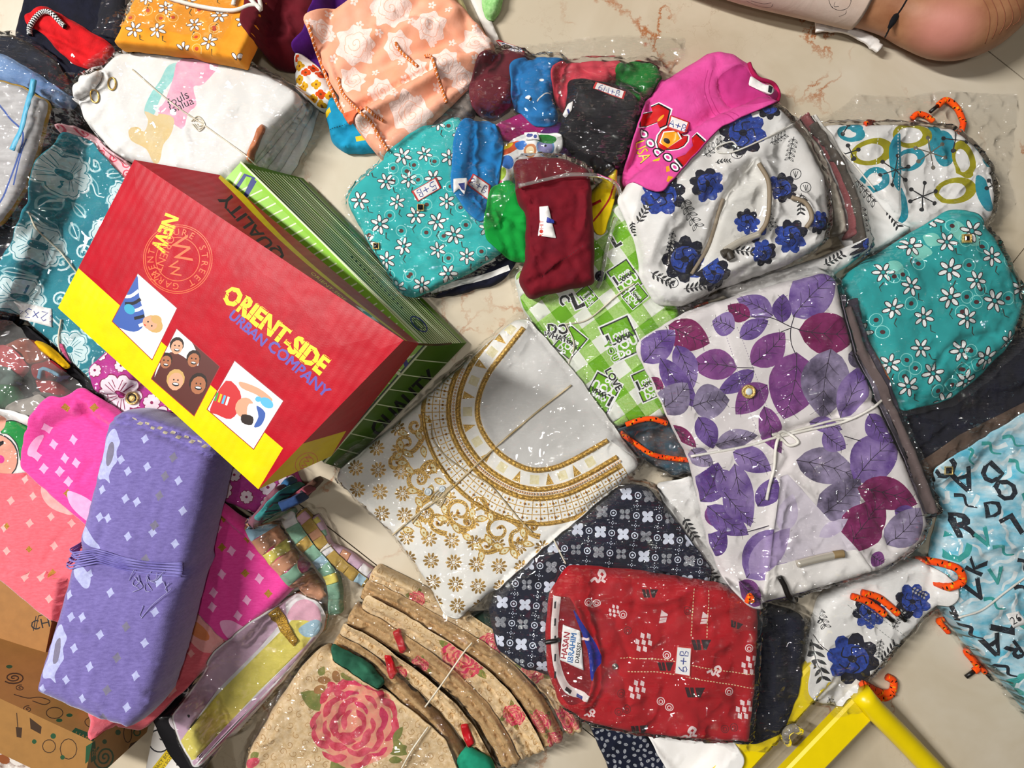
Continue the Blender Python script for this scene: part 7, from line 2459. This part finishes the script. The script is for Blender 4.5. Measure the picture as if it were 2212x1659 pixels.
# rosettes in foil
for i in range(-12, 14):
    for j in range(-12, 14):
        p = np.array([980., 1215.]) + np.array([49., 4.]) * i + np.array([4., 47.]) * j + (np.array([24., 0]) if j % 2 and False else 0)
        dn = np.sqrt(((neck - p) ** 2).sum(1)).min()
        if dn < 150 or sdf(p[None], np.array(kol, float))[0] < -14:
            continue
        if sdf(p[None], np.vstack([card_poly]))[0] > 0:
            continue
        for k in range(10):
            a = k * 36
            pt.append((ell(p[0] + 12 * math.cos(math.radians(a)), p[1] + 12 * math.sin(math.radians(a)), 6, 3.1, a, 7), G_foil))
        pt.append((ring(p[0], p[1], 5, 2, 9), G_foil))
pt.append((card_poly, C_card))
pt.append((band(0, 12), G_th))
pt.append((band(42, 54), G_th))
pt.append((band(62, 74), G_th))
pt.append((band(118, 128), G_th))
nn = len(neck)
for k in range(2, nn - 2, 3):
    c_ = offc(27)[k]
    ang = math.degrees(math.atan2(Tn[k, 1], Tn[k, 0]))
    if (k // 3) % 2:
        pt.append((xf([(-9, 13), (9, 13), (0, -13)], c_[0], c_[1], 1, ang), G_th))
    else:
        pt.append((xf([(-10, -10), (10, -10), (10, 10), (-10, 10)], c_[0], c_[1], 1, ang), G_pale))
for d_ in (88, 103):
    pt.append((stroke(offc(d_), 2), G_th))
for k in range(0, nn):
    pt.append((stroke([offc(74)[k], offc(118)[k]], 1.8), G_th))
    for d_ in (81, 96, 111):
        c_ = (offc(d_)[k] + offc(d_)[min(k + 1, nn - 1)]) / 2
        pt.append((ell(c_[0], c_[1], 2.6, 2.6, 0, 6), G_th))
def scroll(x, y, s, rot, flip=1):
    P = [(1.6, .9), (.7, 1.0), (-.3, .8), (-.9, .2), (-.8, -.6), (-.1, -.95), (.5, -.6), (.5, 0), (.05, .2), (-.2, -.2)]
    return spl([(a, b * flip) for a, b in P], 4) * s, (x, y), rot
scr = [(905, 1040, 24, 10, 1), (880, 960, 22, -60, 1), (990, 1108, 26, 40, 1), (1080, 1140, 26, 30, -1), (1120, 1165, 20, 60, 1), (920, 1105, 20, -30, -1), (858, 1000, 16, 60, -1), (900, 920, 15, -100, 1), (945, 1130, 17, 20, 1), (1035, 1090, 15, 80, -1), (1050, 1180, 15, -20, 1), (1150, 1140, 14, 20, 1), (930, 1010, 14, 120, 1), (1010, 1130, 14, 200, -1)]
for (x, y, s, rot, fl_) in scr:
    S_, c_, r_0 = scroll(x, y, s, rot, fl_)
    Q = xf(S_, c_[0], c_[1], 1, r_0)
    pt.append((stroke(Q, 12, 5), G_th))
    pt.append((stroke(Q, 4, 2), G_foil))
for (x, y, a) in ((880, 980, 30), (915, 975, 80), (930, 1060, 100), (955, 1120, 10), (985, 1140, 60), (1020, 1108, 100), (1060, 1115, 70), (1100, 1120, 20), (1130, 1150, 80), (1075, 1180, 20), (1040, 1200, 90), (905, 1085, 60), (890, 1060, 10), (865, 960, 70), (920, 905, 30), (868, 1000, 0), (884, 1015, 40), (860, 985, -40), (905, 940, 60), (870, 935, 20), (960, 1100, 80), (945, 1080, 30), (1040, 1120, 0), (1055, 1165, 60), (1030, 1180, 20), (1090, 1190, -30), (1110, 1195, 60), (1140, 1175, 10), (900, 1130, 40), (880, 1145, 10), (915, 1150, 70), (1010, 1160, 30), (935, 1010, 60), (950, 1040, 20), (965, 1065, 50)):
    L, mid, _ = leafshape((x - 14 * math.cos(math.radians(a)), y - 14 * math.sin(math.radians(a))), (x + 16 * math.cos(math.radians(a)), y + 16 * math.sin(math.radians(a))), 15, 7)
    c_ = L.mean(0)
    pt += [(L, G_th), (c_ + (L - c_) * .66, G_pale), (ell(c_[0], c_[1], 2.5, 2.5, 0, 6), G_th)]
sheet('cloth_fold', kol, .048, C_sat, t, paint=pt, r=.014, wr=((.003, .08), (.0008, .02)), seed=121, q=60, cr=10, cre=(6, .0015, 8), folds=(([(1136, 712), (1058, 814), (1040, 900), (1081, 973), (1160, 1010), (1310, 946)], .003, 10),))
for d_, rr in ((6, .0032), (48, .0030), (68, .0030), (123, .0022)):
    oc = offc(d_)
    oc = oc[sdf(oc, np.array(kol, float)) > 9]
    P = path_on(oc[::2], rr * .2, n=4, smooth=2)
    P = resample(P, .003, False)
    tube('gold_braid', P, rr, [G_th, G_foil], t, 6, lambda i, k: (i + k) % 3 == 0, taper=1 + .18 * np.sin(np.arange(len(P)) * 1.7))
def beads(pxs, rad, mat, parent, name):
    V, Fc = [], []
    for (x, y) in pxs:
        X, Y = W(x, y, .08)
        z = float(hm_at(np.array([X]), np.array([Y]))[0])
        X, Y = W(x, y, z)
        b = len(V)
        for (a, h) in ((0, 0.0), (1, .0)):
            pass
        for lv, rr in ((0.1, .9), (.8, .9), (1.5, .45)):
            for k in range(7):
                V.append((X + rad * rr * math.cos(k * .8976), Y + rad * rr * math.sin(k * .8976), z + rad * lv))
        V.append((X, Y, z + rad * 1.8))
        for l_ in range(2):
            for k in range(7):
                a0, a1 = b + l_ * 7 + k, b + l_ * 7 + (k + 1) % 7
                Fc.append((a0, a1, a1 + 7, a0 + 7))
        for k in range(7):
            Fc.append((b + 14 + k, b + 14 + (k + 1) % 7, b + 21))
    o = mkobj(name, V, Fc, mat, parent)
    o['kind'] = 'stuff'
    return o
pearl = plain('pearl', 'E0B890', .25, .1)
_oc = resample(offc(58), 7.5, False)
beads(_oc[sdf(_oc, np.array(kol, float)) > 8], .0022, pearl, t, 'pearl_row')
gb = glitter('gold_bead', 'C8882C', '8A5410', 300, .2)
beads([tuple(offc(d)[k]) for k in range(1, nn - 1, 2) for d in (81, 111) if sdf(offc(d)[k][None], np.array(kol, float))[0] > 8] + [(x, y) for (x, y, *_ ) in scr], .0021, gb, t, 'gold_beads')
jute = cloth('jute_string', 'CDBB98', 'A8946C', weave=1800, wstr=.6)
string(t, [(848, 1156), (900, 1112), (960, 1068), (1012, 1020), (1075, 962), (1160, 890), (1234, 832)], .0015, jute)
string(t, [(932, 915), (936, 950), (962, 985), (1010, 1020), (1060, 1050), (1120, 1120), (1150, 1150)], .0012, jute)
for k in range(5):
    string(t, [(946, 1085), (966 + k * 4, 1064 - k * 6), (948 + k * 3, 1058 + k * 3), (930 + k * 5, 1080 + k * 4), (962, 1076)], .0011, jute)
string(t, [(950, 1080), (920, 1096), (890, 1130)], .0011, jute)
disc(t, 925, 1062, .006, plain('glass_stone', 'C8D0D4', .08), .003, 'stone')
disc(t, 955, 1056, .005, plain('glass_stone', 'C8D0D4', .08), .003, 'stone')
film(t, [(1085, 698), (1120, 672), (1158, 684), (1262, 812), (1402, 1000), (1396, 1024), (1210, 1180), (1045, 1325), (995, 1352), (950, 1344), (890, 1246), (840, 1174), (704, 1042), (706, 1018), (840, 905)], seed=241, crumple=.0013)

# ------------------------------------------------------------------ purple leaf packet
t = thing('leaf_print_packet', 'white packet with large purple leaves, tied with white string, right of centre', 'packet', 1700, 930)
pol = [(1378, 746), (1396, 728), (1500, 668), (1640, 626), (1788, 586), (1812, 598), (1824, 660), (1850, 760), (1905, 880), (1960, 1000), (2012, 1130), (1990, 1182), (1920, 1232), (1780, 1275), (1655, 1310), (1610, 1300), (1572, 1260), (1540, 1180), (1500, 1000), (1440, 880)]
C_lw = cloth('leaf_white', 'EAE4E2', 'DED6D6', vscale=10)
V1 = cloth('leaf_purple', '5C3C88', '9880B6', vscale=26, weave=400)
V2 = cloth('leaf_violet', '4C2C74', '7C60A4', vscale=30, weave=400)
V3 = cloth('leaf_magenta', '6A1048', '8E2C68', vscale=30, weave=400)
V4 = cloth('leaf_grey', '40384E', 'A294B6', vscale=24, weave=400)
V5 = cloth('leaf_plum', '6A3074', '8E4E90', vscale=34, weave=400)
VN = plain('leaf_vein', '2A2030', .85)
k2 = 2.724
def Z(X, Y, y0=560):
    return (1400 + X / k2, y0 + Y / k2)
LV_ = [((860, 330), (1095, 95), 205, V1), ((895, 418), (1235, 430), 205, V3), ((790, 368), (795, 212), 96, V2), ((725, 330), (535, 235), 115, V1), ((592, 340), (474, 275), 95, V3), ((500, 410), (385, 365), 120, V1), ((540, 462), (697, 366), 92, V2),
       ((610, 615), (792, 440), 150, V5), ((865, 562), (800, 925), 245, V5), ((1072, 542), (1030, 922), 240, V4), ((1145, 922), (1300, 620), 150, V1), ((135, 390), (352, 490), 160, V3), ((-10, 600), (150, 425), 150, V1), ((512, 638), (262, 620), 150, V5),
       ((170, 515), (265, 745), 115, V1), ((82, 592), (285, 865), 115, V2), ((612, 660), (418, 782), 92, V2), ((75, 895), (225, 735), 155, V4), ((270, 865), (470, 830), 170, V4), ((692, 745), (525, 905), 135, V5), ((300, 935), (385, 1108), 108, V2), ((685, 875), (775, 1130), 112, V5),
       ((405, 1092), (636, 1040), 100, V4), ((265, 1125), (375, 1205), 90, V4), ((508, 1140), (715, 1240), 125, V1), ((325, 1430), (405, 1205), 150, V2), ((425, 1240), (500, 1440), 112, V1), ((510, 1215), (600, 1560), 135, V1), ((880, 1185), (1210, 1275), 175, V4), ((1030, 1020), (1155, 1110), 110, V1),
       ((1212, 1292), (1470, 1045), 215, V1), ((1015, 1510), (1225, 1300), 185, V4), ((1235, 1345), (1570, 1435), 160, V3), ((1300, 915), (1405, 1070), 115, V2), ((1180, 560), (1290, 620), 100, V4), ((650, 1450), (745, 1290), 100, V2), ((960, 960), (1130, 1000), 80, V1),
       ((20, 700), (90, 760), 60, V3), ((150, 985), (280, 1105), 60, V3), ((360, 1460), (480, 1560), 110, V5), ((1450, 1480), (1585, 1540), 90, V2)]
LV2 = [((362, 98), (582, 252), 125, V2), ((590, 505), (845, 240), 215, V1), ((455, 15), (612, 182), 110, V1), ((1180, 335), (1375, 75), 215, V3), ((1410, 310), (1595, 110), 170, V4), ((385, 400), (445, 230), 100, V2), ((540, 540), (660, 640), 110, V5), ((880, 610), (1020, 580), 46, V2), ((1205, 540), (1340, 500), 90, V1), ((700, 670), (860, 640), 40, V2), ((1320, 380), (1390, 420), 80, V5)]
pt = []
allv = [(Z(*a), Z(*b), w / k2, m) for a, b, w, m in LV_] + [(Z(a[0], a[1], 1060), Z(b[0], b[1], 1060), w / k2, m) for a, b, w, m in LV2]
for i, (a, b, w, m) in enumerate(allv):
    ab_ = np.array(b) - np.array(a)
    a, b = tuple(np.array(a) - ab_ * .04), tuple(np.array(b) + ab_ * .05)
    L, mid, nr = leafshape(a, b, w * 1.22, 11, bend=(w * .08 if i % 2 else -w * .08))
    pt.append((L, m))
    pt.append((stroke(mid, 1.8, 1), VN))
    nv = 4
    d_ = (np.array(b) - np.array(a))
    for k in range(1, nv + 1):
        for sg in (-1, 1):
            s_ = mid[1 + 2 * k - 1]
            e_ = s_ + d_ * .16 + nr * sg * w * .3
            pt.append((stroke([s_, (s_ + e_) / 2 + d_ * .015, e_], 1.5, .7), VN))
for st in ([(860, 330), (835, 420), (840, 500), (862, 560)], [(592, 340), (720, 345), (830, 395), (895, 418)], [(512, 638), (620, 640)], [(775, 430), (840, 405)], [(1150, 1040), (1250, 1070)]):
    pt.append((stroke(spl([Z(*p_) for p_ in st], 4), 2), VN))
pt += [(stroke([Z(580, 245, 1060), Z(710, 205, 1060)], 2), VN), (d_, VN) if False else (stroke([Z(10, 690), Z(60, 740)], 1.5), VN)]
stw = plain('pale_grey_stitch', '9A8EA0', .8)
pt += [(d_, stw) for d_ in dashes([Z(440, 400), Z(600, 900), Z(640, 1010)], 1.4, 3, 3) + dashes([Z(520, 400), Z(700, 870), Z(760, 980)], 1.4, 3, 3)]
wcard = cloth('white_card_insert', 'F2EEEA', 'E8E2DC', vscale=6, rough=.6, wstr=.05)
pt += [(np.array([(1654, 1226), (1720, 1210), (1850, 1186), (1888, 1232), (1880, 1244), (1760, 1275), (1652, 1302), (1646, 1290)]), wcard), (np.array([(1683, 1030), (1700, 1024), (1850, 1186), (1720, 1210), (1662, 1222)]), cloth('pale_lilac_insert', 'DCD4DC', 'CFC6D2', vscale=8))]
pt += [(leafshape((1690, 1150), (1712, 1066), 46)[0], cloth('faded_lilac', 'BFB0CC', 'CFC4D8', vscale=30)), (leafshape((1620, 1240), (1706, 1140), 60)[0], cloth('faded_violet', '9A84B4', 'B09CC4', vscale=30)), (leafshape((1770, 1160), (1830, 1120), 30)[0], MATS['faded_lilac'])]
sheet('cloth_fold', pol, .07, C_lw, t, paint=pt, r=.018, wr=((.004, .08), (.0012, .025)), seed=131, q=55, cr=14, cre=(12, .0022, 7),
      steps=(([(1560, 700), (1590, 800), (1640, 930), (1665, 960)], .003, 4),), folds=(([(1490, 985), (1680, 942), (1905, 862)], -.010, 10), ([(1683, 1030), (1668, 1130), (1650, 1300)], .006, 5), ([(1695, 1025), (1790, 1110), (1880, 1235)], .005, 5), ([(1690, 960), (1705, 990), (1685, 1025)], -.006, 8), ([(1925, 1180), (1900, 1130), (1870, 1080)], -.006, 7)))
string(t, [(1492, 986), (1560, 974), (1620, 962), (1672, 946), (1740, 930), (1820, 912), (1880, 884), (1912, 858)], .0021, thick)
string(t, [(1672, 942), (1740, 924), (1800, 908), (1850, 902)], .0020, thick)
string(t, [(1672, 945), (1690, 932), (1712, 942), (1724, 956), (1704, 962), (1684, 946), (1676, 966), (1672, 1010), (1662, 1050), (1656, 1080)], .0024, thick)
string(t, [(1668, 940), (1680, 938), (1688, 952)], .0026, thick)
disc(t, 1616, 846, .0105, gold, .005, 'button', gold, plain('glass_stone', 'C8D0D4', .08))
tube('size_tag', path_on([(1722, 1218), (1760, 1208), (1806, 1198)], .004, .001), .006, plain('silver_tag', 'D8D0C0', .25, .5), t, 8)
tube('tag_end', path_on([(1800, 1199), (1812, 1197), (1822, 1196)], .004, .001), .0062, plain('tag_brown', '8A7450', .5), t, 8)
tube('hook', path_on([(1684, 1246), (1694, 1264), (1700, 1280), (1706, 1292), (1722, 1296)], .003, .003), .0042, plain('black_tip', '15110F', .4), t, 8)
for k in range(3):
    sheet('folded_layer', stroke(spl([(1812 + k * 12, 640 + k * 12), (1846 + k * 14, 760 + k * 8), (1900 + k * 14, 880), (1958 + k * 12, 1000), (2006 + k * 9, 1110)], 5), 16), .05 - k * .012, cloth('purple_layer%d' % k, ['8A8090', '3A3440', '6A5A58'][k]), t, r=.006, cr=4, wr=((.003, .015, -60, 4),), seed=k + 3, q=20)
lace_cord(t, [(1500, 668), (1515, 662), (1530, 655)], .006, tips=False, lift=-.01)
lace_cord(t, [(1612, 1302), (1620, 1286), (1626, 1300)], .004, tips=False, lift=-.004)
film(t, [(1362, 748), (1388, 712), (1500, 650), (1640, 606), (1796, 566), (1828, 580), (1848, 660), (1880, 760), (1935, 880), (1995, 1000), (2042, 1130), (2030, 1190), (1940, 1250), (1800, 1295), (1660, 1330), (1560, 1345), (1552, 1250), (1520, 1180), (1480, 1000), (1420, 890)], seed=251, crumple=.0018)
